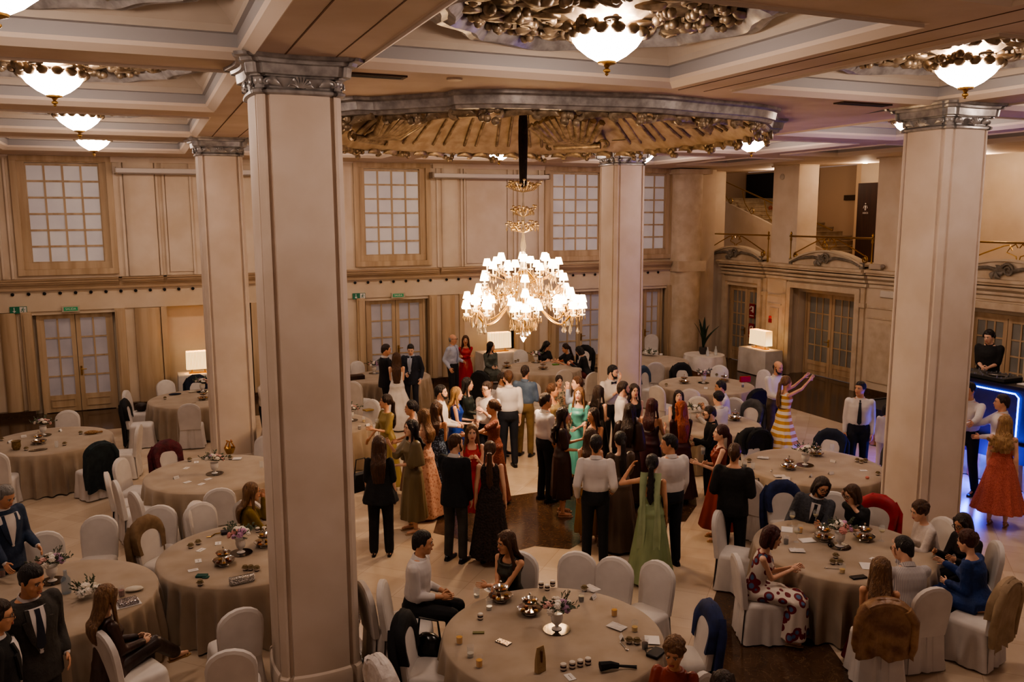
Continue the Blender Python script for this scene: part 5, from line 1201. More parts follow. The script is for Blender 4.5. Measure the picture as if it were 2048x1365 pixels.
def wear_dress(J,mt,hem=.25,flare=.10,top=.40,low=0,sl=None,folds=9,amp=.014,straps=True,belt_=None,cape=None,name='dress',e=.012,panel=None,split=None,hipw=None):
    m=M(); s,b=J['s'],J['b']; P=J['P']; tp=J['tp']; J['torso'](m,e,-.05,top,low=low)
    n=72
    if not J['sit']:
        rg=[]; hz=hem*s; K_=9
        for k in range(K_+1):
            u=k/K_; z=(J['P'].z+.14*s)*(1-u)+hz*u; c=tp(.14)*(1-min(1,u*3))+V((0,0,0))*min(1,u*3); hipk=.125+(.055)*min(1,u*4.2)**1.0; g=max(0,(u-.22)/.78)
            rx=(hipk*b+.010)*s+flare*g**1.1; ry=((.095+.045*min(1,u*4.2))*b+.01)*s+flare*g**1.1*.95
            a_=amp*(.15+1.1*g); ring=[]
            for i in range(n):
                a=2*PI*i/n; w=a_*math.sin(folds*a+1.3*math.sin(2*a+b*7))+a_*.4*math.sin(folds*1.7*a+2); ring.append(V((c.x+(rx+w)*math.cos(a),c.y+(ry+w)*math.sin(a)-.01,z)))
            rg.append(ring)
        m.loft(rg)
    else:
        k0,k1=J['kn']; km=(k0+k1)/2; am=(J['an'][0]+J['an'][1])/2; n=40
        def rr_(c,A,B,rx,ry,w=0): return [c+A*(rx+w*math.sin(7*2*PI*i/n))*math.cos(2*PI*i/n)+B*(ry+w*math.sin(7*2*PI*i/n+1))*math.sin(2*PI*i/n) for i in range(n)]
        X=V((1,0,0)); m.loft([rr_(P+V((0,-.06,-.02)),X,V((0,0,1)),.19*s*b,.11*s*b),rr_(P+V((0,.12*s,.0)),X,V((0,-.2,1)),.20*s*b,.105*s*b,.003),rr_((P+km)/2+V((0,.1,0)),X,V((0,-.1,1)),.20*s,.10*s,.005),rr_(km+V((0,.03,.0)),X,V((0,-.7,.7)),.20*s,.11*s,.006),rr_(km+V((0,.05,-.12)),X,V((0,-1,.1)),.20*s,.09*s,.012),rr_(V((km.x,am.y+.04,max(.06,hem*s))),X,V((0,-1,0)),.20*s+flare*.5,.12*s+flare*.4,.018)])
    if J['sit']:
        m.ell(km+V((0,.03,-.03)),.20*s,.13*s,.12*s,n=16,k=8); m.ell((P+km)/2+V((0,.08,-.02)),.19*s,.22*s,.10*s,n=16,k=8); m.loft([rr_(V((km.x,km.y+.05,km.z)),X,V((0,-1,0)),.19*s,.12*s,.01),rr_(V((km.x,am.y+.05,max(.06,hem*s))),X,V((0,-1,0)),.20*s+flare*.5,.12*s+flare*.4,.018)])
    if sl:
        fr,ee=sl; sleeves(J,m,ee,fr)
    if straps and not sl:
        for sg in (1,-1): m.tube([tp(.36,sg*.075,.115),tp(.46,sg*.085,.05),tp(.485,sg*.08,-.01),tp(.42-low*.6,sg*.07,-.085)],.016*s,6)
    if cape:
        for sg in (1,-1):
            S,E,W,_=J['arms'][0 if sg>0 else 1]; m.loft([[c+J['Rt']*rx*math.cos(2*PI*i/16)+J['Fd']*ry*math.sin(2*PI*i/16) for i in range(16)] for c,rx,ry in ((S+J['U']*.03,.07*s,.07*s),(S-J['U']*.08*s+J['Rt']*sg*.01,.09*s,.10*s),(S-J['U']*.22*s+J['Rt']*sg*.03,.10*s,.12*s),(S-J['U']*cape*s+J['Rt']*sg*.03,.11*s,.13*s))])
    queue(name,m,mt,J['root'],J['vx'],smooth=1)
    if belt_:
        m=M(); n=20; m.loft([[tp(t,(.128*b)*math.cos(2*PI*i/n),.107*math.sin(2*PI*i/n)) for i in range(n)] for t in (.13,.14,.17,.18)],0,False); obj('belt',m,belt_,J['root'])
def wear_top(J,mt,tr,frac=.5,top=.50,e=.016,bottom=-.02,flare=0,skirt=None,low=0,straps=False,name='top',coll=False,jl=None):
    m=M(); b=J['b']; J['torso'](m,e,bottom,top,low=low); tp=J['tp']
    if flare: m.loft([[tp(t,(rx*b)*math.cos(2*PI*i/24)+.01*math.sin(i*2.1)*(t<.1),oy+ry*math.sin(2*PI*i/24)) for i in range(24)] for t,rx,ry,oy in ((-.14,.19+flare,.15+flare,0),(.05,.17+flare*.6,.13+flare*.5,0),(.25,.15,.12,0),(.38,.15,.11,0))])
    if frac: sleeves(J,m,e,frac)
    elif straps:
        for sg in (1,-1): m.tube([tp(.36,sg*.075,.115),tp(.46,sg*.085,.05),tp(.485,sg*.08,-.01),tp(.42,sg*.07,-.085)],.018,6)
    queue(name,m,mt,J['root'],J['vx'])
    if coll: collar(J,mt)
    if tr: trousers(J,tr,e=.022)
WSH=mat('#CFC8C4',.75,kind='noise',c2='#BFB8B6',scale=3.5,bump=.4,det=2); LBS=mat('#A9AEBE',.75,kind='noise',c2='#989EB0',scale=7,bump=.4,det=3); BTR=mat('#15161B',.8,kind='noise',c2='#101115',scale=5,bump=.3); NTR=mat('#181C2B',.8,kind='noise',c2='#121520',scale=5,bump=.3)
GTR=mat('#3E3C3A',.85,kind='noise',c2='#34322F',scale=8,bump=.3); KHK=mat('#7E6642',.85,kind='noise',c2='#6C5636',scale=6,bump=.4); BLT=mat('#121113',.8,kind='noise',c2='#0E0D0F',scale=6,bump=.4); NSU=mat('#1B2030',.8,kind='noise',c2='#161A28',scale=6,bump=.25)
TIEN=mat('#141A2C',.5)
def sat(a,b,sc=4,bump=.45,r=.42): return mat(a,r,kind='noise',c2=b,scale=sc,bump=bump,det=2,stretch=(1,1,.35))
def ppl():
    P_=person
    # ---- lower left
    P_('grey-haired man in blue blazer standing at the left edge',-1.61,10.82,1.81,30,'m',hair=('short','grey'),skin='m',top=('suit',mat('#27364F',.8,kind='noise',c2='#1F2C42',scale=8,bump=.3),NTR,WSH,None,.028,.12),Rh=(.2,.30,.95),Lh=(.22,.22,1.0),head=(10,-25))
    P_('dark-haired man in grey suit, navy tie and pocket square, lower left',-1.04,7.88,1.91,22,'m',hair=('short','black'),skin='m',top=('suit',mat('#3B3733',.85,kind='noise',c2='#322E2B',scale=10,bump=.3),mat('#2A2826',.85),WSH,TIEN,.028,.085),Rh='pocket',Lh='pocket',head=(18,-18),bulk=1.06)
    P_('man with glasses in black suit, cut by the lower left edge',-1.23,7.44,1.81,85,'m',hair=('short','dark'),skin='m',top=('suit',BLT,BLT,WSH,None),glasses=True,head=(0,-8))
    P_('seated woman in brown satin suit with crossed legs, lower left',-0.52,8.52,1.66,112,'f',True,hair=('long','light'),top=('top',dict(mt=sat('#3B221A','#2A1611',5),tr=sat('#33201A','#241410',5),frac=1.0,flare=.03)),Rh='lap',Lh='lap',legs='crossed',shoes='#A8845A',head=(15,-5))
    P_('seated woman in mustard blazer with blonde highlights beside the nearest column',1.11,11.21,1.66,95,'f',True,hair=('long','light'),skin='m',top=('top',dict(mt=mat('#7A6018',.75,kind='noise',c2='#655012',scale=6,bump=.4),tr=BTR,frac=1.0)),Rh='table',Lh='chin',head=(0,5),lean=8)
    P_('man in white shirt half hidden between the two left columns',2.08,17.28,1.77,60,'m',hair=('short','dark'),top=('shirt',WSH,BTR),Rh='waist',Lh='waist')
    # ---- back row
    P_('navy officer in black uniform with gold epaulets',5.04,19.12,1.85,100,'m',hair=('short','dark'),skin='m',top=('suit',mat('#10131C',.8,kind='noise',c2='#0C0E16',scale=6,bump=.2),BTR,WSH,TIEN),Rh='waist',Lh='hang',head=(0,-8))
    P_('bride in white strapless gown with long brown hair, from behind',5.11,18.50,1.73,178,'f',hair=('vlong','brown'),top=('dress',dict(mt=mat('#DCD6D0',.6,kind='noise',c2='#CFC8C0',scale=5,bump=.4),hem=.03,flare=.34,top=.36,straps=False,folds=11,amp=.03)),Rh='waist',Lh='waist')
    P_('young man in dark navy suit looking down, hands folded',5.66,19.22,1.81,-15,'m',hair=('short','black'),top=('suit',NSU,NSU,LBS,mat('#8E98AC',.5)),Rh='waist',Lh='pocket',head=(12,-25),bulk=.95)
    P_('grey-haired man with glasses in light blue shirt',7.13,20.39,1.79,60,'m',hair=('balding','grey'),skin='m',top=('shirt',LBS,BTR,('tie',mat('#7E869C',.5))),Rh='pocket',Lh='waist',glasses=True,bulk=1.1)
    P_('woman in bright red dress with folded arms, back row',7.58,20.69,1.69,5,'f',hair=('wavy','brown'),skin='m',top=('dress',dict(mt=sat('#A8121E','#8C0E18',6),hem=.2,flare=.03,top=.46,sl=(1.0,.014))),Rh='cross',Lh='cross',head=(-5,0))
    P_('seated woman in grey dress and dark cardigan near the back lamp',8.61,21.48,1.66,20,'f',True,hair=('long','black'),top=('dress',dict(mt=mat('#5C6058',.8,kind='noise',c2='#484C46',scale=12,bump=.3),hem=.35,flare=0,top=.46,sl=(1.0,.016))),Rh='lap',Lh='lap',head=(60,0))
    P_('seated woman in black dress at the back table, left one',10.11,21.07,1.66,30,'f',True,hair=('wavy','black'),top=('top',dict(mt=BLT,tr=BTR,frac=.3)),Rh='table',Lh='table',head=(40,-15),lean=10)
    P_('seated woman in black at the back table, middle one',10.43,20.55,1.62,-60,'f',True,hair=('pony','dark'),skin='m',top=('top',dict(mt=BLT,tr=BTR,frac=.3)),Rh='reach',Lh='table',lean=14)
    P_('seated black-haired woman in black jacket at the back table, right one',10.59,20.04,1.64,-105,'f',True,hair=('bob','black'),top=('top',dict(mt=BLT,tr=mat('#5A1A16',.7),frac=1.0)),Rh='table',Lh='table',lean=16,head=(0,-15))
    # ---- crowd, left group
    P_('woman in gold satin dress and shawl holding a glass',3.70,14.15,1.73,-62,'f',hair=('pony','dark'),skin='m',top=('dress',dict(mt=sat('#A08A56','#84703E',5),hem=.12,flare=.10,top=.48,sl=(.55,.02))),Lh='glass',Rh=(.35,.2,.85),head=(-20,5))
    P_('woman with dark bun turned left, mostly hidden in the crowd',3.96,13.50,1.73,-75,'f',hair=('bun','black'),skin='m',top=('dress',dict(mt=sat('#8A6A58','#6E5244'),hem=.2,top=.42)),Rh='waist',Lh='waist')
    P_('woman in peach and rust floral maxi dress, brown straight hair',3.93,12.73,1.75,-125,'f',hair=('long','light'),top=('dress',dict(mt=mat('#A46448',.65,kind='voro',c2='#C99C80',scale=26,bump=.2,pos=(.15,.5)),hem=.05,flare=.22,top=.40,low=.1,folds=8,amp=.02)),Rh='waist',Lh='hang')
    P_('woman in olive satin dress with cape sleeve, dark wavy hair',3.54,12.09,1.75,-70,'f',hair=('wavy','black'),top=('dress',dict(mt=sat('#7A6A4C','#62543A',4),hem=.22,flare=.06,top=.47,sl=(.55,.04),cape=.30)),Lh=(.12,.32,1.12),Rh=(.05,.34,1.42),shoes='#B09478',head=(0,5))
    P_('woman in black top and trousers with long hair and pale headband',2.86,11.37,1.75,172,'f',hair=('headband','brown'),top=('top',dict(mt=BLT,tr=BTR,frac=.45,flare=.07)),Rh='down',Lh='hang',shoes='#1C1A1C')
    P_('woman in blue patterned cut-out dress seen from behind',4.29,13.13,1.75,160,'f',hair=('long','brown'),skin='m',top=('dress',dict(mt=mat('#6E829C',.6,kind='voro',c2='#1C2838',scale=34,bump=.1,pos=(.3,.42)),hem=.2,flare=.03,top=.42,low=.12)),Rh='waist',Lh='hang',head=(-20,0))
    P_('bearded man in white shirt looking right in the left group',4.66,14.00,1.85,78,'m',hair=('short','black'),skin='l',beard=True,top=('shirt',WSH,NTR),Rh='waist',Lh='waist')
    P_('woman in royal blue dress with wavy blonde hair',5.04,14.25,1.73,85,'f',hair=('wavy','blonde'),top=('dress',dict(mt=sat('#1440A0','#0E2F7E',6),hem=.3,flare=.05,top=.43)),Rh='waist',Lh=(.1,.3,1.1))
    P_('dark-haired woman in dark green dress laughing to the right',5.50,14.92,1.75,75,'f',hair=('wavy','black'),top=('dress',dict(mt=sat('#2E3634','#222A28',6),hem=.2,top=.44,sl=(1.0,.012))),Rh='waist',Lh='chest')
    P_('smiling man with glasses in white shirt in the left group',5.51,13.96,1.85,-30,'m',hair=('short','dark'),glasses=True,top=('shirt',WSH,NTR,None,.75),Rh='waist',Lh='chest',head=(-10,-5))
    P_('dark-bearded man in white shirt behind the glasses man',6.43,15.43,1.69,70,'m',hair=('short','dark'),skin='m',beard=True,top=('shirt',WSH,BTR),Rh='waist',Lh='waist')
    P_('tall man in white shirt with back turned and navy trousers',6.20,14.59,1.89,-165,'m',hair=('short','brown'),top=('shirt',WSH,NTR,None,.75),Rh='down',Lh='waist')
    P_('man in blue shirt and khaki trousers near the back table',6.81,15.17,1.85,160,'m',hair=('short','dark'),skin='m',top=('shirt',mat('#54667E',.8,kind='noise',c2='#465870',scale=7,bump=.4),KHK,None,.6),Rh=(.22,.25,1.0),Lh='hang')
    P_('woman in rust sparkling off-shoulder gown with updo',5.17,12.83,1.77,-85,'f',hair=('bun','brown'),skin='m',top=('dress',dict(mt=mat('#6E3020',.45,kind='noise',c2='#8E4A34',scale=60,bump=.5),hem=.04,flare=.12,top=.37,sl=(.3,.012),straps=False)),Rh='glass',Lh='reach')
    P_('woman in scarlet dress facing us with hands at her chest',4.31,11.54,1.73,4,'f',hair=('long','light'),top=('dress',dict(mt=sat('#BE1A14','#9C120E',6),hem=.42,flare=.05,top=.42)),Rh='chest',Lh='chest',shoes='#8A6A50')
    P_('man in dark blazer, grey trousers and sneakers, from behind',3.78,10.76,1.83,150,'m',hair=('short','brown'),beard=True,top=('suit',mat('#12141C',.85,kind='noise',c2='#0E1018',scale=8,bump=.3),GTR,WSH,None),Rh='hang',Lh='waist',shoes='#1A1C24',head=(-25,-5))
    P_('woman in long dark brown dress with ponytail, from behind',4.20,10.54,1.73,176,'f',hair=('ponyc','brown'),top=('dress',dict(mt=mat('#1E1412',.8,kind='voro',c2='#2C1E1A',scale=30,bump=.4),hem=.1,flare=.10,top=.46,folds=14)),Rh='down',Lh='down')
    # ---- crowd, centre and right group
    P_('man in white shirt and black trousers, left of the right group',6.00,12.53,1.87,125,'m',hair=('short','dark'),skin='m',top=('shirt',WSH,BTR,None,.7),Rh='hang',Lh='waist',head=(-10,0))
    P_('smiling woman in beige gold halter dress',6.72,13.73,1.75,50,'f',hair=('pony','brown'),skin='m',top=('dress',dict(mt=sat('#9C8660','#806A48'),hem=.2,top=.42)),Rh='glass',Lh='waist',head=(20,5))
    P_('smiling dark-haired woman in patterned top seated at the back of crowd',7.85,15.75,1.66,12,'f',hair=('pony','dark'),top=('dress',dict(mt=mat('#5E5A4E',.7,kind='voro',c2='#A49A86',scale=20),hem=.4,top=.44)),Rh='waist',Lh='chest',z0=-.2)
    P_('man in pale blue shirt behind the turquoise dress',7.26,13.81,1.83,-75,'m',hair=('short','brown'),top=('shirt',LBS,NTR),Rh='waist',Lh='mouth')
    P_('woman in turquoise one-shoulder dress with long wavy hair',6.99,13.21,1.75,-20,'f',hair=('wavy','light'),top=('dress',dict(mt=sat('#5FA79C','#4A8E86',6),hem=.2,top=.44,sl=(.35,.014))),Rh='chest',Lh='waist',head=(0,12))
    P_('woman with long dark brown hair facing away by the bow tie man',7.44,13.32,1.73,150,'f',hair=('long','dark'),top=('dress',dict(mt=sat('#2A2420','#1E1A18'),hem=.2,top=.44)),Rh='waist',Lh='waist')
    P_('man in white shirt and bow tie drinking from a glass',8.36,14.40,1.87,35,'m',hair=('short','black'),beard=True,top=('shirt',WSH,BTR,('bow',BLACK),.8),Lh=(.03,.22,1.50),Rh='chest',head=(25,-10))
    P_('man in white shirt and navy tie in profile to the right',7.74,12.95,1.85,100,'m',hair=('short','dark'),beard=True,top=('shirt',WSH,BTR,('tie',TIEN)),Rh='hang',Lh='waist')
    P_('woman in black dress behind the profile man',8.10,13.17,1.73,20,'f',hair=('long','dark'),top=('dress',dict(mt=BLT,hem=.2,top=.42)),Rh='waist',Lh='waist')
    P_('woman in dark brown satin dress with curly hair and nude heels',5.97,11.82,1.77,95,'f',hair=('wavy','dark'),skin='m',top=('dress',dict(mt=sat('#3A2620','#2C1C18',4),hem=.30,flare=.02,top=.48,sl=(.4,.03))),Rh='waist',Lh='glass',shoes='#B08A70')
    P_('woman in dark red dress pointing, long dark hair',6.62,12.03,1.66,-25,'f',hair=('wavy','dark'),skin='m',top=('dress',dict(mt=sat('#6A121A','#540C14'),hem=.2,top=.38,straps=False)),Rh='waist',Lh='glass',head=(-30,5))
    P_('woman in mustard yellow dress seen from behind',5.84,10.68,1.71,175,'f',hair=('long','brown'),top=('dress',dict(mt=sat('#8E6418','#764F10'),hem=.15,flare=.04,top=.46)),Rh='hang',Lh='waist',shoes='#8A6A50')
    P_('man in white shirt and black trousers with his back to us, centre',5.44,9.79,1.87,178,'m',hair=('short','black'),skin='m',top=('shirt',WSH,BTR,('tie',BLACK)),Rh=(.22,.12,1.0),Lh='pocket')
    P_('woman in brown caped dress with long dark waves, from behind',7.13,11.72,1.75,165,'f',hair=('vlong','dark'),top=('dress',dict(mt=sat('#3A2014','#2A160E'),hem=.15,flare=.10,top=.47,sl=(.5,.03),cape=.4)),Rh='waist',Lh='waist')
    P_('woman in open-back burgundy dress holding a white paper',7.72,11.98,1.73,160,'f',hair=('long','burg'),skin='m',top=('dress',dict(mt=sat('#34101A','#260A12'),hem=.1,flare=.12,top=.40,low=.2)),Rh='glass',Lh='chest')
    P_('woman in taupe satin gown with dark ponytail, back turned',6.06,10.21,1.75,-160,'f',hair=('pony','black'),top=('dress',dict(mt=sat('#5E4C40','#4A3A30',4),hem=.05,flare=.12,top=.47,sl=(.4,.03))),Rh='waist',Lh='waist')
    P_('long-haired woman in black sleeveless top facing us, seated by crowd table',9.38,13.62,1.68,8,'f',True,hair=('long','dark'),top=('top',dict(mt=BLT,tr=BTR,frac=0,straps=True,top=.42)),Rh='table',Lh='table',head=(0,12),z0=.05)
    P_('woman in burgundy dress with long copper red hair',8.05,11.62,1.73,-160,'f',hair=('vlong','red'),top=('dress',dict(mt=sat('#3C0E16','#2C0A10'),hem=.1,flare=.12,top=.46,sl=(1.0,.012))),Rh='waist',Lh='waist',head=(30,0))
    P_('seated man in white shirt at the crowd table, farther one',10.77,14.15,1.78,-85,'m',True,hair=('short','black'),skin='m',top=('shirt',WSH,BTR),Rh='table',Lh='table',lean=8)
    P_('seated man with curly black hair and white shirt, back to us',10.05,13.27,1.76,-130,'m',True,hair=('curlshort','black'),top=('shirt',WSH,BTR),Rh='table',Lh='table',lean=6)
    P_('bearded man with glasses in black jacket turned left',8.61,11.58,1.76,-75,'m',hair=('short','dark'),beard=True,glasses=True,top=('shirt',BLT,BTR),Rh='waist',Lh='glass',head=(0,-15),z0=-.15)
    P_('woman in rust orange satin dress with arms folded and a drink',7.60,9.94,1.75,-80,'f',hair=('pony','burg'),top=('dress',dict(mt=sat('#7E2C14','#641F0E',4),hem=.22,flare=.14,top=.44,folds=5,amp=.02)),Rh='cross',Lh='glass',shoes='#A8845A',head=(0,8))
    P_('man in black T-shirt and trousers seen from behind',6.96,8.80,1.83,170,'m',hair=('short','brown'),skin='m',top=('shirt',BLT,BTR,None,.45,.022,True,True,False,True),Rh=(.2,.22,1.05),Lh=(.2,.2,1.1),bulk=1.06)
    P_('man in white linen shirt and navy trousers looking left, front of crowd',6.36,9.43,1.87,-150,'m',hair=('short','black'),skin='m',top=('shirt',WSH,NTR,None,.85,.02),Rh='hang',Lh='waist',head=(62,-6),bulk=1.1)
    gg=P_('woman in pale green gown with raised arm and dark ponytail',5.88,9.09,1.73,175,'f',hair=('pony','black'),skin='m',top=('dress',dict(mt=sat('#8E9C74','#788660',4),hem=.05,flare=.13,top=.30,low=.08,straps=False)),Lh=(.30,.18,1.50),Rh='hang',shoes='#B09478')
    for sg in (1,-1):   # sheer scarf tails down the back
        m=M(); rows=[]
        for k in range(9):
            u=k/8; z=1.52-1.0*u; rows.append([V((sg*(.085+.02*u)+j*.035+.01*math.sin(j*2+k),-.10-.09*math.sin(min(1,u*1.4)*PI*.5)-.012*math.cos(j*2.2+k*.4),z)) for j in (-1.3,-.5,.3,1.1)])
        m.sheet(rows); obj('scarf_tail',m,mat('#A2AE88',.6,kind='noise',c2='#8E9C76',scale=5),gg)
    # ---- right side
    P_('bearded man in white shirt and olive trousers by the yellow dress',11.62,13.42,1.87,30,'m',hair=('balding','dark'),beard=True,skin='m',top=('shirt',WSH,mat('#54493A',.85,kind='noise',c2='#463C30',scale=7,bump=.3)),Rh='waist',Lh='waist',head=(10,-10))
    P_('woman in yellow and white striped dress raising both arms',11.16,12.64,1.73,120,'f',hair=('pony','light'),skin='m',top=('dress',dict(mt=mat('#C08C28',.6,kind='stripe',c2='#D2C8B8',scale=2.6,pos=(.48,.52)),hem=.12,flare=.26,top=.44,folds=9,amp=.02,belt_=mat('#6A4A30',.4))),Rh=(.10,.52,1.72),Lh=(.05,.56,1.78),curl=.1)
    P_('man in white shirt and dark tie walking toward the tables',11.57,11.21,1.85,2,'m',hair=('short','black'),skin='m',top=('shirt',WSH,NTR,('tie',mat('#1A2026',.5))),Rh='down',Lh='down',stride=.10,head=(-35,0),bulk=1.08)
    P_('child in white clothes half hidden by the right column',12.34,11.31,1.35,175,'f',hair=('bob','black'),top=('top',dict(mt=WSH,tr=mat('#CFC4B8',.8),frac=1.0,flare=.03)),Rh='waist',Lh='hang')
    P_('man in black shirt with headphones behind the booth',14.75,11.2,1.80,-10,'m',hair=('short','black'),top=('shirt',BLT,BTR,None,.45,.024,True,False,True,True),Rh='waist',Lh='waist',head=(-20,-15),z0=.8,bulk=1.1)
    P_('waiter in white shirt and striped tie beside the right column',12.68,9.92,1.98,-25,'m',hair=('short','black'),skin='m',top=('shirt',WSH,BTR,('tie',mat('#4A2028',.5,kind='stripe',c2='#B8B0B4',scale=14,pos=(.7,.8)))),Rh='waist',Lh='reach',stride=.14,head=(-15,-5))
    P_('man in white shirt reaching left toward the waiter',12.75,9.36,1.87,-80,'m',hair=('short','dark'),skin='m',top=('shirt',WSH,BTR),Rh=(.0,.60,1.18),Lh='waist',bulk=1.1)
    P_('woman in coral lace dress with curly blonde hair, from behind',11.91,8.66,1.75,172,'f',hair=('curly','blonde'),top=('dress',dict(mt=mat('#BC6654',.8,kind='voro',c2='#A45040',scale=70,bump=.3),hem=.26,flare=.17,top=.42,low=.04,folds=11,amp=.02)),Rh='down',Lh='hang',shoes='#A8845A',bulk=1.12)
    # ---- table at right
    S_=dict(sit=True)
    P_('seated woman with burgundy bob in white, red and blue floral dress',6.29,7.25,1.66,88,'f',True,hair=('bob','burg'),top=('dress',dict(mt=FLOR,hem=.10,flare=.12,top=.47)),Rh='tcross',Lh='table',lean=14,shoes='#B09478')
    P_('seated long-haired man in grey suit and glasses leaning right',8.00,8.31,1.78,5,'m',True,hair=('bob','dark'),glasses=True,beard=True,skin='m',top=('suit',mat('#47484E',.85,kind='noise',c2='#3A3B42',scale=30,bump=.3),BTR,WSH,mat('#10131C',.5)),Rh=(.28,.2,.98),Lh='table',lean=4,head=(22,-12),tilt=-12)
    P_('seated woman with glasses in black blouse resting chin on hand',8.26,8.04,1.66,-35,'f',True,hair=('bob','brown'),glasses=True,top=('top',dict(mt=BLT,tr=BTR,frac=.5)),Rh='chin',Lh='table',lean=18,head=(-15,0))
    P_('seated woman with short brown hair and white cardigan',8.51,7.20,1.64,-62,'f',True,hair=('curlshort','brown'),top=('top',dict(mt=mat('#CFC4BC',.8,kind='noise',c2='#BDB2AA',scale=9,bump=.4),tr=BTR,frac=1.0,flare=.02)),Rh='tcross',Lh='table',lean=14,bulk=1.15)
    P_('seated woman with dark bob and glasses in a dark top',8.63,6.70,1.64,-40,'f',True,hair=('bob','dark'),glasses=True,skin='m',top=('top',dict(mt=mat('#221A18',.8),tr=BTR,frac=1.0)),Rh='table',Lh='table',lean=16,bulk=1.1)
    P_('seated woman in blue jacket and skirt, seen from behind at right',8.17,6.27,1.64,-110,'f',True,hair=('curlshort','redb'),top=('dress',dict(mt=mat('#1E3A74',.75,kind='noise',c2='#18305F',scale=7,bump=.5),hem=.12,flare=.05,top=.48,sl=(1.0,.02))),Rh='table',Lh='lap',lean=12,bulk=1.25)
    P_('seated young man in pinstriped white shirt, elbows on table',7.31,6.36,1.76,-150,'m',True,hair=('short','black'),glasses=True,top=('shirt',mat('#BDB6B2',.8,kind='stripe',c2='#8E8A90',scale=22,stretch=(1,1,.5),pos=(.6,.8)),BTR),Rh='chin',Lh='chin',lean=16,head=(25,-5))
    P_('seated woman with long hair in strapless burgundy gown, back to us',6.67,6.06,1.66,-178,'f',True,hair=('vlong','light'),skin='m',top=('dress',dict(mt=sat('#5E0E18','#460A12',3),hem=.05,flare=.25,top=.34,straps=False)),Rh='lap',Lh='lap',lean=5)
    # ---- nearest table
    P_('seated dark-haired man in white shirt left of the nearest table',2.60,8.52,1.78,72,'m',True,hair=('short','black'),skin='m',top=('shirt',WSH,BTR,None,.85),Rh='lap',Lh='lap',head=(15,0),lean=6)
    P_('seated woman in dark green sleeveless dress with long brown hair',3.48,8.27,1.66,-35,'f',True,hair=('long','brown'),skin='m',top=('dress',dict(mt=sat('#2E2C22','#22211A',5),hem=.3,flare=0,top=.44)),Rh='tcross',Lh='tcross',head=(-25,-2),lean=6)
    P_('seated older woman with short curly hair and orange top, bottom edge',3.83,5.53,1.62,-12,'f',True,hair=('curlshort','light'),skin='m',top=('top',dict(mt=sat('#8A3014','#702410',5),tr=BTR,frac=1.0)),Rh='table',Lh='table',head=(0,-5),lean=5)
    P_('dark head of a seated person at the bottom edge',3.89,4.96,1.60,180,'f',True,hair=('long','dark'),top=('top',dict(mt=BLT,tr=BTR,frac=1.0)),Rh='lap',Lh='lap')
def floral():
    m=bpy.data.materials.new('floral'); m.use_nodes=True; nt=m.node_tree; N=nt.nodes; L=nt.links; b=N['Principled BSDF']; tc=N.new('ShaderNodeTexCoord')
    v=N.new('ShaderNodeTexVoronoi'); v.inputs['Scale'].default_value=9; L.new(tc.outputs['Object'],v.inputs['Vector'])
    r=N.new('ShaderNodeValToRGB'); r.color_ramp.interpolation='CONSTANT'; e=r.color_ramp.elements; e[0].position=0; e[0].color=lin('#4A6284'); e[1].position=.28; e[1].color=lin('#6E1620'); k=e.new(.5); k.color=lin('#CBBFB4'); L.new(v.outputs['Distance'],r.inputs[0]); L.new(r.outputs[0],b.inputs['Base Color']); b.inputs['Roughness'].default_value=.7; return m
FLOR=floral()
ppl(); run_jobs()

# ================================================================ THINGS ON THE TABLES
ZT=.768
SIL=mat('#C8C2BA',.16,.95); GLS=mat('#E8ECEC',.04,alpha=.14,spec=.8); JAM=mat('#2A0C10',.15); LIDW=mat('#C9BFB2',.6); LIDB=mat('#7A6848',.8,kind='noise',c2='#64543A',scale=30,bump=.5); PAPER=mat('#D6D0CA',.7)
def place(proto,first,x,y,z,rz,label,group):
    if not first[0]:
        first[0]=1; proto.location=(x,y,z); proto.rotation_euler=(0,0,rz); proto['label']=label
        if group: proto['group']=group
        KIDS.pop(proto.name,None); return proto
    return dup(proto,(x,y,z),rz,label,group)
PROTO={}
def proto(kind,build):
    def f(x,y,label,group=None,rz=None,z=ZT):
        if kind not in PROTO: PROTO[kind]=(build(),[0])
        p,fl=PROTO[kind]; return place(p,fl,x,y,z,random.uniform(0,6.28) if rz is None else rz,label,group)
    return f
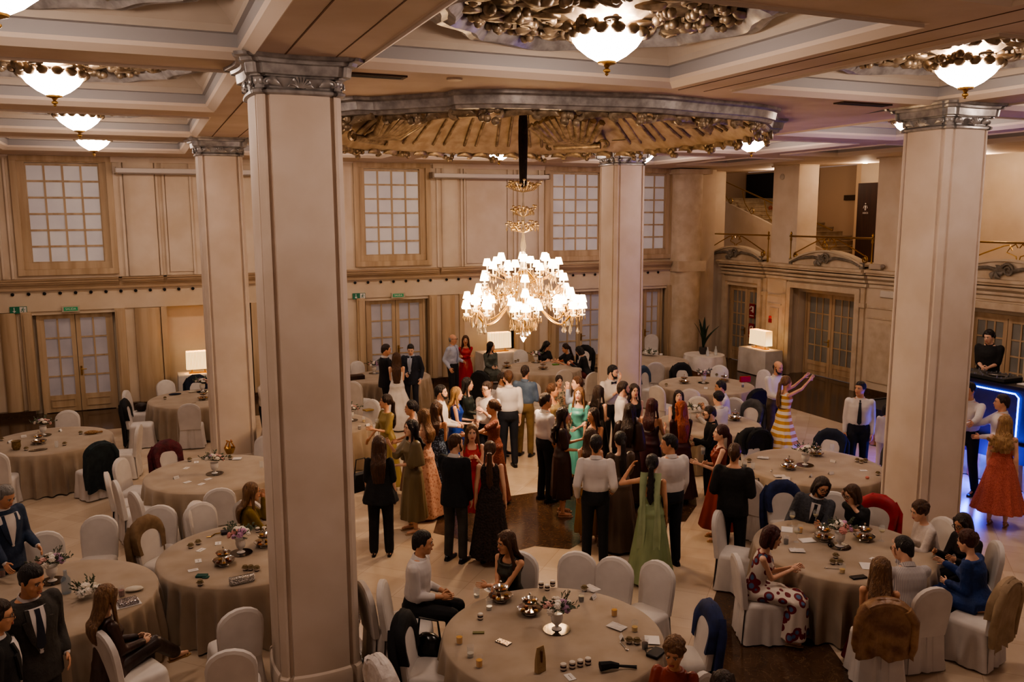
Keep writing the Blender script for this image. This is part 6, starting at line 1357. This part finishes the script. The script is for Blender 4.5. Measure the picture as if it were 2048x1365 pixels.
def b_flower(seed=0,pal=('#D9D0C4','#CFC4B6','#C99C92','#9C7A92','#D8CDBE'),vase=True,wide=1):
    def g():
        random.seed(seed); t=thing('flower_centerpiece','x','flowers')
        zc=.24 if vase else .08
        if vase:
            m=M(); m.lathe([(.0,0),(.13,0),(.135,.006),(.0,.006)],n=28); obj('mirror_plate',m,mat('#5A5450',.06,.9),t)
            m=M(); m.lathe([(.045,.006),(.05,.012),(.018,.03),(.02,.05),(.05,.08),(.062,.13),(.058,.17),(.066,.18),(.05,.175)],n=18); obj('vase',m,mat('#D8D2CC',.3),t)
        for i in range(13):
            a=i*2.4; rr_=.13*math.sqrt((i+.5)/13)*wide; c=V((rr_*math.cos(a),rr_*math.sin(a),zc+.06-rr_*.5+random.uniform(-.01,.03))); s_=random.uniform(.028,.05); m=M(); up=(c-V((0,0,zc-.08))).normalized(); q=up.to_track_quat('Z','Y').to_matrix()
            for ring_,cnt in ((.25,3),(.6,6),(.95,8)):
                for k in range(cnt):
                    th=2*PI*k/cnt+ring_*3; m.ell(c+q@V((math.cos(th)*s_*ring_*.75,math.sin(th)*s_*ring_*.75,s_*(.55-ring_*.5))),s_*.42,s_*.42,s_*.30,n=6,k=4)
            obj('blossom',m,mat(pal[i%len(pal)],.7),t)
        m=M()
        for i in range(26):
            a=random.uniform(0,6.28); e=random.uniform(.1,.9); L_=random.uniform(.12,.24)*wide; d=V((math.cos(a)*math.cos(e),math.sin(a)*math.cos(e),math.sin(e)*.8)); p0=V((0,0,zc-.03)); p1=p0+d*L_; m.tube([p0,p1],.0025,4)
            for k in (.55,.75,.95): leaf(m,p0+d*L_*k,(d+V((random.uniform(-.6,.6),random.uniform(-.6,.6),random.uniform(-.3,.3)))).normalized(),d.orthogonal().normalized(),V((0,0,1)),.032)
        obj('foliage',m,mat('#5C6450',.7,kind='noise',c2='#454E3C',scale=9),t); return t
    return g
flower=proto('f',b_flower(1)); flower2=proto('f2',b_flower(5,('#DAD2C8','#D2C8BA','#B486A4','#DAD2C8','#C98E86'))); posy=proto('f3',b_flower(8,('#D9D0C4','#C9BFAE','#DAD2C8'),False,.9))
def b_stand():
    t=thing('tiered_stand','x','cake stand')
    for r_,z in ((.125,.03),(.085,.12)):
        m=M(); m.lathe([(.0,z),(r_*.5,z),(r_*.85,z+.012),(r_,z+.03),(r_*1.03,z+.031),(r_*.86,z+.004),(r_*.5,z-.008),(0,z-.008)],n=24); d=obj('dish',m,SIL,t)
        for k in range(5 if z<.1 else 3):
            m=M(); a=k*2*PI/(5 if z<.1 else 3)+z*9; m.box(-.018,.018,-.014,.014,0,.02); o=obj('pastry',m,mat(('#C28A3C','#6E3A20','#B4642E')[k%3],.6),d,loc=(r_*.55*math.cos(a),r_*.55*math.sin(a),z+.003),rz=a,bevel=.004)
    m=M(); m.lathe([(.06,0),(.055,.008),(.012,.02),(.006,.04),(.005,.2),(.012,.205),(.014,.215),(0,.23)],n=12); obj('stem',m,SIL,t); return t
stand=proto('s',b_stand)
def b_jar(lid):
    def g():
        t=thing('jam_jar','x','jar'); m=M(); m.lathe([(.0,.0),(.026,0),(.029,.008),(.029,.038),(.023,.046),(0,.046)],n=14); b=obj('jar_body',m,JAM,t)
        m=M(); m.lathe([(.0292,.012),(.0296,.012),(.0296,.03),(.0292,.03)],n=14); obj('paper_label',m,LIDW,b)
        m=M()
        if lid: m.lathe([(.026,.044),(.028,.046),(.028,.06),(.024,.063),(0,.063)],n=14); obj('lid',m,LIDW,t)
        else: m.loft([[V((r_*(1+w*math.sin(5*2*PI*i/20))*math.cos(2*PI*i/20),r_*(1+w*math.sin(5*2*PI*i/20))*math.sin(2*PI*i/20),z)) for i in range(20)] for r_,z,w in ((.040,.036,.2),(.027,.05,.06),(.026,.06,0),(.008,.066,0))]); obj('burlap_cap',m,LIDB,t)
        return t
    return g
jarw=proto('jw',b_jar(1)); jarb=proto('jb',b_jar(0))
def b_tumbler(c,h=.055,em=0):
    def g():
        t=thing('tumbler','x','glass'); m=M(); m.lathe([(.0,.0),(.03,0),(.034,.11),(.032,.11),(.028,.006),(0,.006)],n=16); obj('glass_wall',m,GLS,t)
        if c: m=M(); m.lathe([(.0,.007),(.027,.007),(.0295,h),(0,h)],n=14); obj('drink',m,mat(c,.15,em=em),t)
        return t
    return g
t_water=proto('tw',b_tumbler('#B8B4A8',.04)); t_yel=proto('ty',b_tumbler('#D69A2A',.07)); t_pale=proto('tp',b_tumbler('#CBA860',.05)); t_cola=proto('tc',b_tumbler('#1E0C0A',.06)); t_amb=proto('ta',b_tumbler('#7A2E10',.07)); t_empty=proto('te',b_tumbler(None))
def b_wine():
    t=thing('wine_glass','x','glass'); m=M(); m.lathe([(.034,0),(.034,.003),(.005,.006),(.004,.09),(.02,.105),(.038,.135),(.038,.165),(.030,.20),(.028,.20),(.036,.165),(.036,.135),(.0,.108)],n=16); obj('bowl',m,GLS,t)
    m=M(); m.lathe([(0,.112),(.022,.115),(.034,.138),(0,.138)],n=14); obj('wine',m,mat('#C8B888',.1,alpha=.6),t); return t
wine=proto('w',b_wine)
def b_card():
    t=thing('place_card','x','place card'); m=M(); m.add([(-.045,-.022,0),(.045,-.022,0),(.045,0,.045),(-.045,0,.045),(.045,.022,0),(-.045,.022,0)],[[0,1,2,3],[3,2,4,5]]); obj('folded_card',m,PAPER,t); m=M(); m.add([(-.03,-.0175,.0135),(.02,-.0175,.0135),(.02,-.0155,.0175),(-.03,-.0155,.0175)],[[0,1,2,3]]); obj('ink_line',m,mat('#8A8078',.7),t); return t
card=proto('c',b_card)
def b_flatc():
    t=thing('flat_card','x','card'); m=M(); m.box(-.055,.055,-.035,.035,0,.003); obj('card_sheet',m,PAPER,t); m=M(); m.box(-.035,.03,-.002,.002,.003,.004); obj('ink_line',m,mat('#8A8078',.7),t); return t
fcard=proto('fc',b_flatc)
def b_paper():
    t=thing('menu_sheet','x','paper'); m=M(); m.sheet([[V((-.09+.09*i,-.07+.14*j,.002+.008*((i==1)*.5+(i==2)))) for i in range(3)] for j in range(2)]); m.sheet([[V((-.09+.09*i,-.07+.14*j,.000+.008*((i==1)*.5+(i==2)))) for i in range(3)] for j in range(2)]); obj('sheet',m,PAPER,t); return t
paper=proto('p',b_paper)
def b_napkin():
    random.seed(6); t=thing('napkin','x','napkin'); m=M(); g=[]
    for j in range(9):
        g.append([V((-.09+.0225*i*1.0,-.06+.015*j,.012+.022*abs(noise.noise(V((i*.5,j*.6,1))))*(1 if 0<i<8 and 0<j<8 else .1))) for i in range(9)])
    m.sheet(g); obj('cloth',m,mat('#CEC6C0',.85,bump=.3,kind='noise',c2='#BEB6B0',scale=20),t,sharp=80); return t
napkin=proto('n',b_napkin)
def b_spoon():
    t=thing('spoon','x','spoon'); m=M(); m.ell((0,.06,.008),.014,.022,.005); m.tube([(0,.04,.008),(0,-.02,.006),(0,-.08,.008)],.0035,5,r1=.006); obj('metal',m,SIL,t); return t
spoon=proto('sp',b_spoon)
random.seed(21)
def many(f,pts,label,group=None):
    for x,y in pts: f(x,y,label,group or label)
# -- nearest table
flower(3.50,7.05,'pink and white flower centrepiece in white urn on the nearest table')
stand(3.24,7.86,'silver tiered cake stand on nearest table, left one by the seated woman'); stand(3.40,7.47,'silver tiered cake stand on nearest table, just left of the flowers')
many(jarw,[(3.77,7.98),(3.80,7.89),(3.90,7.96)],'small jam jar in the trio at the rear of the nearest table')
many(jarw,[(3.22,6.35),(3.31,6.35),(3.39,6.35),(3.47,6.35)],'white-lidded jam jar in the row of four on the nearest table')
many(jarb,[(4.01,6.53),(4.07,6.49)],'burlap-capped jam jar at the right side of the nearest table')
jarw(2.89,7.55,'single jam jar left of the cake stands on the nearest table'); jarb(4.16,7.71,'burlap-capped jam jar behind the cola glass on the nearest table')
t_water(3.03,8.02,'water glass left of the left cake stand, nearest table'); t_water(3.05,7.71,'water glass in front of the left cake stand, nearest table'); t_water(2.54,6.90,'water glass between two yellow drinks on the nearest table')
t_yel(2.53,7.17,'yellow drink at the left rim of the nearest table'); t_yel(2.55,6.70,'yellow drink nearest to us at lower left of the nearest table'); t_yel(4.16,7.07,'orange juice glass at the right of the nearest table')
t_pale(4.18,6.71,'pale drink in a tall glass at right of the nearest table'); t_cola(4.01,7.50,'glass of dark cola beside a place card on the nearest table'); t_cola(4.09,6.38,'glass of dark drink near the orange woman on the nearest table')
card(4.16,7.51,'tented place card beside the cola glass on the nearest table',rz=.6); card(3.99,6.63,'tented place card left of the burlap jars on the nearest table',rz=1.2)
paper(4.24,6.49,'white folded paper beside the dark drink on the nearest table'); fcard(3.22,6.22,'white card with red marks at the bottom edge of the nearest table'); napkin(4.25,7.72,'small crumpled white napkin at the rear of the nearest table'); napkin(4.06,6.85,'crumpled white napkin at the right of the nearest table')
spoon(3.93,6.49,'silver spoon near the burlap jars on the nearest table')
def small(name,label,cat,x,y,parts,rz=0,z=ZT):
    t=thing(name,label,cat,(x,y,z),rz)
    for n_,m_,mt_,bv in parts: obj(n_,m_,mt_,t,bevel=bv)
    return t
m=M(); m.box(-.038,.038,-.075,.075,0,.009); m2=M(); m2.box(-.03,.03,-.06,.03,.009,.0105); m3=M(); m3.lathe([(.008,.009),(.008,.013)],(-.018,.055,0),10); m3.lathe([(.008,.009),(.008,.013)],(-.018,.033,0),10)
small('smartphone','smartphone with mottled silver back lying on the nearest table','phone',2.92,7.02,[('case',m,mat('#B09C94',.15,.6,kind='noise',c2='#3E3632',scale=90),.004),('back_print',m2,mat('#C0A8A0',.2,.5,kind='voro',c2='#5A4842',scale=80),0),('camera_lens',m3,BLACK,0)],rz=.5)
m=M(); m.box(-.055,.055,-.018,.018,0,.012); small('folded_napkin','olive green folded paper strip on the nearest table','paper',2.77,7.29,[('strip',m,mat('#6E6A44',.8),.003)],rz=-.4)
m=M(); m.lathe([(.0,.0),(.11,.0),(.12,.008),(0,.004)],n=24); m2=M(); m2.box(-.07,.07,-.05,.05,.008,.02); small('plate','white plate with pale blue napkins behind the left cake stand','plate',3.29,8.15,[('dish',m,WHITEP,0),('napkin_stack',m2,mat('#A9AFB8',.8),.004)])
m=M(); m.loft([[V((a*w,b*d_,z)) for a,b in ((-1,-1),(1,-1),(1,1),(-1,1))] for z,w,d_ in ((0,.05,.025),(.12,.052,.018),(.2,.045,.01),(.24,.04,.004))]); m2=M(); m2.cap((0,-.02,.2),(0,-.02,.1),.012,.008); small('gift_pouch','beige standing gift pouch at the front of the nearest table','pouch',3.02,6.41,[('pouch',m,mat('#A08660',.7,bump=.3),.004),('tag',m2,mat('#5A3A20',.6),0)],rz=.3)
m=M(); m.tube([(-.12,.02,.045),(-.02,.0,.05),(.05,-.01,.03)],.045,8,r1=.025); m2=M(); m2.tube([(.05,-.01,.03),(.17,-.06,.02),(.2,-.08,.02)],.012,6,r1=.018); small('folded_umbrella','black folded umbrella lying at the front of the nearest table','umbrella',3.63,6.18,[('canopy',m,BLKF,0),('handle',m2,BLACK,0)])
m=M(); m.box(-.09,.09,-.06,.06,0,.03); m2=M(); m2.tube([(-.08,.05,.02),(0,.12,.02),(.08,.05,.02)],.005,6); small('clutch_bag','black clutch by the orange woman on the nearest table','clutch',4.13,6.25,[('body',m,BLACK,.01),('strap',m2,BLACK,0)],rz=.5)
m=M(); m.ell((0,0,.13),.10,.17,.15); m2=M(); m2.tube([(0,-.13,.2),(0,-.1,.42),(0,.1,.42),(0,.13,.2)],.012,6); small('handbag','shiny black handbag hanging on the chair left of the nearest table','handbag',2.38,7.66,[('body',m,mat('#0E0E10',.25),0),('strap',m2,BLACK,0)],rz=.8,z=.40)
# -- right table
flower2(7.60,7.55,'mauve and cream flower centrepiece on the eight-guest table')
stand(7.58,7.79,'silver tiered cake stand left of the flowers, eight-guest table'); stand(8.04,7.59,'silver tiered cake stand right of the flowers, eight-guest table')
for (x,y),l in zip([(7.55,8.33),(7.87,8.25),(8.21,7.48),(7.22,7.88)],('in front of the grey suit man, left one','in front of the grey suit man, right one','at the right, before the cardigan woman','near the burgundy-haired woman')): wine(x,y,'wine glass on the eight-guest table '+l)
t_yel(7.48,8.10,'glass with orange drink before the grey suit man'); t_cola(7.06,7.88,'dark drink by the face of the burgundy-haired woman'); t_pale(7.05,6.94,'small pale drink behind the phone on the eight-guest table')
many(jarb,[(7.30,7.30),(7.14,7.18),(7.21,7.14)],'burlap-capped jam jar in the cluster on the eight-guest table')
paper(7.38,7.86,'white menu sheet left of the cake stand, eight-guest table'); paper(7.45,6.97,'white menu sheet beside the phone, eight-guest table',rz=1); paper(8.03,8.20,'white menu sheet behind the flowers, eight-guest table'); paper(7.40,8.25,'white menu sheet at the left rim, eight-guest table'); fcard(7.69,7.08,'white card before the pinstriped man')
napkin(7.03,7.65,'crumpled napkin before the floral dress woman'); spoon(7.03,7.08,'silver spoon near the burlap jars, eight-guest table')
m=M(); m.box(-.04,.04,-.09,.09,0,.018); small('phone_case','black glossy phone case at the front rim of the eight-guest table','phone',7.12,6.77,[('case',m,mat('#141418',.15),.006)],rz=1.4)
# -- empty table
flower2(9.64,10.40,'white and pink flower centrepiece on the empty table left of the right column'); stand(9.24,10.33,'silver tiered cake stand left of the flowers, empty table'); stand(10.19,10.75,'silver tiered cake stand behind the flowers, empty table')
many(jarb,[(10.55,10.20),(10.55,10.11),(10.66,10.13)],'burlap-capped jam jar in the cluster near the right column'); jarb(10.29,9.52,'single burlap jam jar at the right rim of the empty table'); jarb(8.92,10.90,'single jam jar at the left rim of the empty table')
t_cola(8.64,10.66,'dark cola glass at the left rim of the empty table'); t_empty(10.68,10.90,'empty glass at the rear of the empty table'); t_empty(8.72,10.56,'empty tall glass at the left of the empty table')
napkin(9.28,10.99,'crumpled white napkin at the upper left of the empty table'); napkin(8.85,9.94,'crumpled white napkin at the front of the empty table'); napkin(8.85,10.08,'crumpled white napkin left of the front one on the empty table')
many(card,[(10.17,10.34),(9.28,9.88),(9.66,9.85)],'tented place card on the empty table left of the right column'); fcard(10.27,9.79,'flat white card near the right column')
spoon(8.94,10.38,'silver spoon left of the cake stand, empty table')
m=M(); m.ell((0,0,.02),.03,.03,.022); small('loose_rose','single pink rose head at the front rim of the empty table','rose',10.00,9.45,[('petals',m,mat('#C9786C',.7),0)])
# -- table left of nearest column
flower2(0.86,10.31,'white hydrangea and mauve centrepiece left of the nearest column'); stand(0.64,10.03,'silver tiered cake stand before the hydrangea centrepiece'); stand(1.15,10.42,'silver tiered cake stand half hidden by the nearest column')
many(jarb,[(0.31,10.72),(0.40,10.81)],'burlap-capped jam jar in the pair left of the hydrangea table'); many(jarb,[(0.85,9.76),(0.91,9.74),(0.97,9.69)],'burlap-capped jam jar in the trio behind the silver clutch'); jarb(0.35,9.54,'single burlap jam jar beside the green napkin')
many(jarw,[(1.13,10.94),(1.21,10.93)],'white-lidded jam jar in the pair behind the hydrangea')
many(fcard,[(0.37,10.26),(0.30,10.00),(0.42,10.60),(0.63,10.74)],'flat white card on the table left of the nearest column')
m=M(); m.loft([[V((a,b*w,z)) for a,b in ((-.13,-1),(.13,-1),(.14,0),(.13,1),(-.13,1),(-.14,0))] for z,w in ((0,.045),(.03,.055),(.07,.05),(.085,.03))]); m2=M(); m2.tube([(-.12,0,.088),(.12,0,.088)],.006,6); small('silver_clutch','sparkling silver crystal clutch on the table left of the nearest column','clutch',0.78,9.43,[('body',m,mat('#8E8A88',.25,.8,kind='voro',c2='#D8D4CE',scale=110,bump=.8),.01),('clasp',m2,SIL,0)],rz=.15)
m=M(); m.box(-.06,.06,-.04,.04,0,.02); m.box(.02,.09,-.06,.0,0,.012); small('green_napkin','dark green folded napkin on the table left of the nearest column','napkin',0.38,9.78,[('cloth',m,mat('#1E4A40',.8),.005)],rz=-.4)
m=M(); m.box(-.07,.07,-.05,.05,0,.04); m2=M(); m2.tube([(-.07,0,.02),(-.14,.02,.01),(-.2,-.06,.01),(-.25,-.05,.01)],.008,6); small('wrist_purse','dark purse with chain strap behind the hydrangea centrepiece','purse',0.76,11.05,[('body',m,mat('#241820',.6),.008),('chain',m2,BRASS,0)])
# -- mid left table
flower(0.82,13.82,'white hydrangea centrepiece on the mid left table'); m=M(); m.lathe([(.06,0),(.09,.08),(.095,.1),(.085,.1),(.055,.01)],n=16); m2=M()
for k in range(4): m2.tube([(.08*math.cos(k*1.57),.08*math.sin(k*1.57),.1),(.03*math.cos(k*1.57),.03*math.sin(k*1.57),.2),(.06*math.cos(k*1.57+1),.06*math.sin(k*1.57+1),.22)],.012,5)
small('gold_basket','small gold basket with red scarf at the rear of the mid left table','basket',1.15,14.95,[('basket',m,BRASS,0),('scarf',m2,mat('#7A2A1A',.6,kind='noise',c2='#C08A3A',scale=30),0)])
jarb(0.49,14.72,'single jam jar at the upper left of the mid left table'); jarb(1.12,14.56,'jam jar before the gold basket'); paper(1.23,14.55,'white sheet beside the gold basket'); t_empty(1.54,13.85,'empty glass beside the nearest column, mid left table'); card(0.25,13.79,'tented place card at the left rim of the mid left table')
many(fcard,[(0.42,14.32),(0.40,13.53),(0.59,13.34),(0.70,13.56),(0.59,14.61)],'flat white card scattered on the mid left table')
# -- lower left table
flower(-1.16,10.32,'pink and white flower centrepiece behind the grey suit man, lower left'); posy(-0.77,9.72,'low white flower posy left of the brown satin woman')
m=M(); m.lathe([(.045,0),(.048,.01),(.048,.16),(.02,.2),(.016,.25),(.02,.255)],n=16); small('water_bottle','clear blue glass water bottle behind the grey suit man','bottle',-0.99,9.92,[('glass',m,mat('#8CA0AE',.06,alpha=.45),0)])
t_amb(-0.44,9.59,'glass of amber drink right of the brown satin woman'); t_amb(-1.69,10.69,'orange drink at the left edge of the picture')
m=M(); m.ell((0,0,.025),.1,.055,.028); small('white_pouch','puffy white pouch clutch on the lower left table','clutch',-0.32,9.68,[('body',m,mat('#C9C0B0',.6,bump=.4),0)],rz=-.1)
m=M(); m.box(-.10,.10,-.07,.07,0,.045); m2=M(); m2.box(-.13,.12,-.09,.08,-.0,.003); small('mirrored_box','shiny silver patterned clutch box on the lower left table','clutch',-0.38,9.37,[('box',m,mat('#8A8488',.12,.9,kind='voro',c2='#C8C4C8',scale=60,bump=.4),.01),('paper_below',m2,PAPER,0)],rz=.25)
# -- back left tables
flower(-1.92,17.64,'pale flower centrepiece on the left edge table'); stand(-1.93,16.99,'silver tiered cake stand on the left edge table'); jarb(-1.29,17.44,'jam jar beside the brown loaf on the left edge table'); jarb(-1.50,16.69,'jam jar at the front right of the left edge table'); jarb(-2.58,17.51,'jam jar at the extreme left of the left edge table'); jarb(-2.09,16.60,'jam jar behind the silver tray on the left edge table')
m=M(); m.ell((0,0,.035),.13,.055,.04); m2=M(); m2.cap((.12,0,.03),(.17,.01,.03),.015,.02); small('woven_pouch','brown woven pouch bag at the right of the left edge table','pouch',-1.10,17.36,[('body',m,mat('#8E6840',.8,kind='voro',c2='#A8845A',scale=60,bump=.6),0),('knot',m2,mat('#8E6840',.8),0)])
m=M(); m.lathe([(.05,0),(.075,.06),(.07,.14),(.08,.16),(.06,.15)],n=16); small('gold_bucket_bag','gold bucket bag lying at the lower left of the left edge table','handbag',-2.25,16.71,[('body',m,mat('#9C8660',.35,.7,kind='noise',c2='#7A6644',scale=30,bump=.4),0)])
many(card,[(-2.24,17.63),(-2.42,17.29),(-1.66,17.85)],'tented place card on the left edge table'); t_empty(-1.62,16.60,'empty glass at the front of the left edge table')
m=M(); m.lathe([(0,.0),(.13,.0),(.15,.01),(0,.006)],n=20,sy=.5); small('cutlery_tray','oval silver tray at the front of the left edge table','tray',-1.90,16.52,[('tray',m,SIL,0)],rz=.2)
flower(1.06,20.62,'peach flower centrepiece on the niche lamp table'); stand(1.02,19.69,'silver tiered cake stand on the niche lamp table'); jarb(0.24,20.10,'single jam jar at the left of the niche lamp table')
m=M(); m.ell((0,0,.02),.09,.045,.025); small('white_pouch','small white pouch on the niche lamp table','clutch',0.84,20.65,[('body',m,mat('#C9C0B0',.6),0)]); m=M(); m.ell((0,0,.02),.14,.06,.025); small('dark_scarf','folded dark scarf at the rear left of the niche lamp table','scarf',0.46,20.52,[('cloth',m,NAVYF,0)]); spoon(0.79,19.41,'silver cutlery at the front of the niche lamp table')
flower(3.59,16.45,'white flower centrepiece just right of the nearest column'); m=M(); m.box(-.12,.12,-.07,.07,0,.03); small('gold_box','flat gold clutch box behind the white flowers right of the column','clutch',4.13,17.17,[('box',m,mat('#A88C58',.4,.5),.006)],rz=.3); card(3.78,15.88,'tented place card right of the nearest column'); jarw(3.58,15.71,'jam jar right of the nearest column'); t_pale(3.78,16.19,'pale drink right of the nearest column')
m=M(); m.box(-.2,.2,-.12,.12,0,.1); small('wooden_tray_box','brown wooden box on the table behind the bride','box',4.67,20.71,[('box',m,DARKW,.01)]); flower(5.27,21.26,'flower centrepiece on the table behind the officer')
flower(9.76,21.02,'white flower centrepiece on the back table under the chandelier'); stand(9.48,19.97,'silver tiered cake stand at the front of the back table'); stand(8.70,20.57,'silver tiered cake stand at the left of the back table'); many(jarb,[(9.25,21.26),(9.38,21.38)],'dark jam jar on the back table left of the flowers')
for x,y,cc,l in ((10.49,20.87,'#B4502A','orange clutch on the back table before the seated women'),(10.08,20.44,'#4E7A2E','green napkin on the back table before the seated women'),(10.45,20.28,'#A83A20','red-orange fan on the back table by the black-haired woman')):
    m=M(); m.box(-.09,.09,-.05,.05,0,.03); small('small_clutch',l,'clutch',x,y,[('body',m,mat(cc,.6),.008)])
posy(13.18,20.76,'white flower arrangement on the far corner table'); posy(13.23,20.64,'second low white flower bunch on the far corner table'); card(13.59,20.67,'tented place card on the far corner table')
flower(12.23,16.73,'cream flower centrepiece on the red clutch table'); stand(11.77,16.87,'silver tiered cake stand left of the flowers, red clutch table'); stand(12.76,16.63,'silver tiered cake stand right of the flowers, red clutch table'); jarb(13.07,17.34,'jam jar behind the right cake stand, red clutch table'); jarb(11.21,16.79,'jam jar at the left rim of the red clutch table'); t_cola(12.74,15.90,'dark cola glass before the red clutch'); card(11.85,16.11,'tented place card at the front of the red clutch table')
m=M(); m.box(-.13,.13,-.04,.04,0,.14); m2=M(); m2.tube([(-.12,0,.142),(.12,0,.142)],.006,6); small('red_clutch','bright red clutch bag on the table right of the far column','clutch',13.22,16.42,[('body',m,mat('#A0141C',.5),.01),('frame',m2,BRASS,0)],rz=-.2)
posy(10.21,14.24,'white flower posy on the crowd table'); t_empty(9.81,13.84,'tall empty glass on the crowd table'); stand(10.53,13.34,'silver stand at the right of the crowd table')
# -- held things
wine(3.53,14.14,'wine glass held by the woman in gold satin',z=1.12); t_pale(3.54,12.64,'glass held by the woman in olive satin',z=1.13); t_cola(7.81,10.64,'dark drink held by the woman in rust orange',z=1.1); t_water(8.42,14.26,'clear glass the bow tie man drinks from',z=1.6)
xy=7.66,11.98; m=M(); m.box(-.105,.105,-.002,.002,-.15,.15); o=obj('paper_sheet',m,PAPER,loc=(7.66,11.98,1.3)); o.rotation_euler=(R(-25),R(12),R(-20)); tag(o,'white printed sheet held up by the woman in burgundy','paper')
m=M(); m.loft([[V((a*w,b*.06,z)) for a,b in ((-1,-1),(1,-1),(1,1),(-1,1))] for z,w in ((0,.17),(.2,.16),(.28,.13))]); m2=M(); m2.tube([(-.12,0,.27),(-.08,0,.5),(.08,0,.5),(.12,0,.27)],.01,6)
small('tote_bag','black tote bag at the hip of the headband woman','handbag',2.85,12.50,[('body',m,BLACK,.01),('strap',m2,BLACK,0)],rz=.4,z=.62)
m=M(); m.ell((0,0,.1),.13,.08,.14); m2=M(); m2.tube([(-.1,0,.15),(-.05,0,.35),(.05,0,.35),(.1,0,.15)],.01,6); small('brown_handbag','brown handbag on the chair behind the black T-shirt man','handbag',8.27,9.94,[('body',m,mat('#5A3A22',.6,kind='voro',c2='#3E2614',scale=40),0),('strap',m2,mat('#3A2414',.6),0)],z=.5)
m=M(); m.ell((0,0,.1),.14,.09,.11); small('leather_bag','dark brown bag on the chair seat left of the niche lamp','handbag',-0.26,20.37,[('body',m,mat('#2E211A',.5,bump=.3),0)],z=.49)
# headphones on the booth man
dj=[o for o in bpy.data.objects if o.get('label','').startswith('man in black shirt with headphones')][0]
bx=[c for c in dj.children if c.name.startswith('hair')][0].data; cz_=max(v.co.z for v in bx.vertices); cx0=sum(v.co.x for v in bx.vertices)/len(bx.vertices); cy0=sum(v.co.y for v in bx.vertices)/len(bx.vertices)
m=M(); m.tube([(cx0+.095*math.cos(a),cy0+.02,cz_-.11+.115*math.sin(a)) for a in [PI*k/12 for k in range(13)]],.011,6)
for sg in (1,-1): m.lathe([(0,-.018),(.04,-.018),(.042,.015),(0,.02)],(0,0,0),12) if 0 else m.ell((cx0+sg*.095,cy0+.02,cz_-.12),.022,.038,.042,n=12,k=6)
obj('headphones',m,BLACK,dj)

# ================================================================ CAMERA AND LIGHT
fx,pitch,yaw,roll=1703.2,.147,.4063,-.0037
fwd=V((math.sin(yaw)*math.cos(pitch),math.cos(yaw)*math.cos(pitch),-math.sin(pitch)))
r0=V((math.cos(yaw),-math.sin(yaw),0)); u0=r0.cross(fwd)
rr=r0*math.cos(roll)+u0*math.sin(roll); uu=-r0*math.sin(roll)+u0*math.cos(roll)
cam=bpy.data.cameras.new('camera'); cam.sensor_width=36; cam.lens=fx/2048*36; cam.clip_end=200; cam.clip_start=.05
co=bpy.data.objects.new('camera',cam); col.objects.link(co)
mt=Matrix((rr,uu,-fwd)).transposed().to_4x4(); mt.translation=V((0,0,H)); co.matrix_world=mt
bpy.context.scene.camera=co
w=bpy.data.worlds.new('world'); bpy.context.scene.world=w; w.use_nodes=True
w.node_tree.nodes['Background'].inputs[0].default_value=lin('#D8B8A8'); w.node_tree.nodes['Background'].inputs[1].default_value=.34
sc=bpy.context.scene
sc.cycles.use_denoising=True; sc.cycles.max_bounces=6; sc.cycles.diffuse_bounces=3; sc.cycles.glossy_bounces=3; sc.cycles.transmission_bounces=4; sc.cycles.transparent_max_bounces=6
sc.cycles.caustics_reflective=False; sc.cycles.caustics_refractive=False; sc.cycles.sample_clamp_indirect=4; sc.cycles.use_adaptive_sampling=True; sc.cycles.adaptive_threshold=.03
sc.view_settings.view_transform='AgX'; sc.view_settings.look='AgX - Medium High Contrast'; sc.view_settings.exposure=EXPO
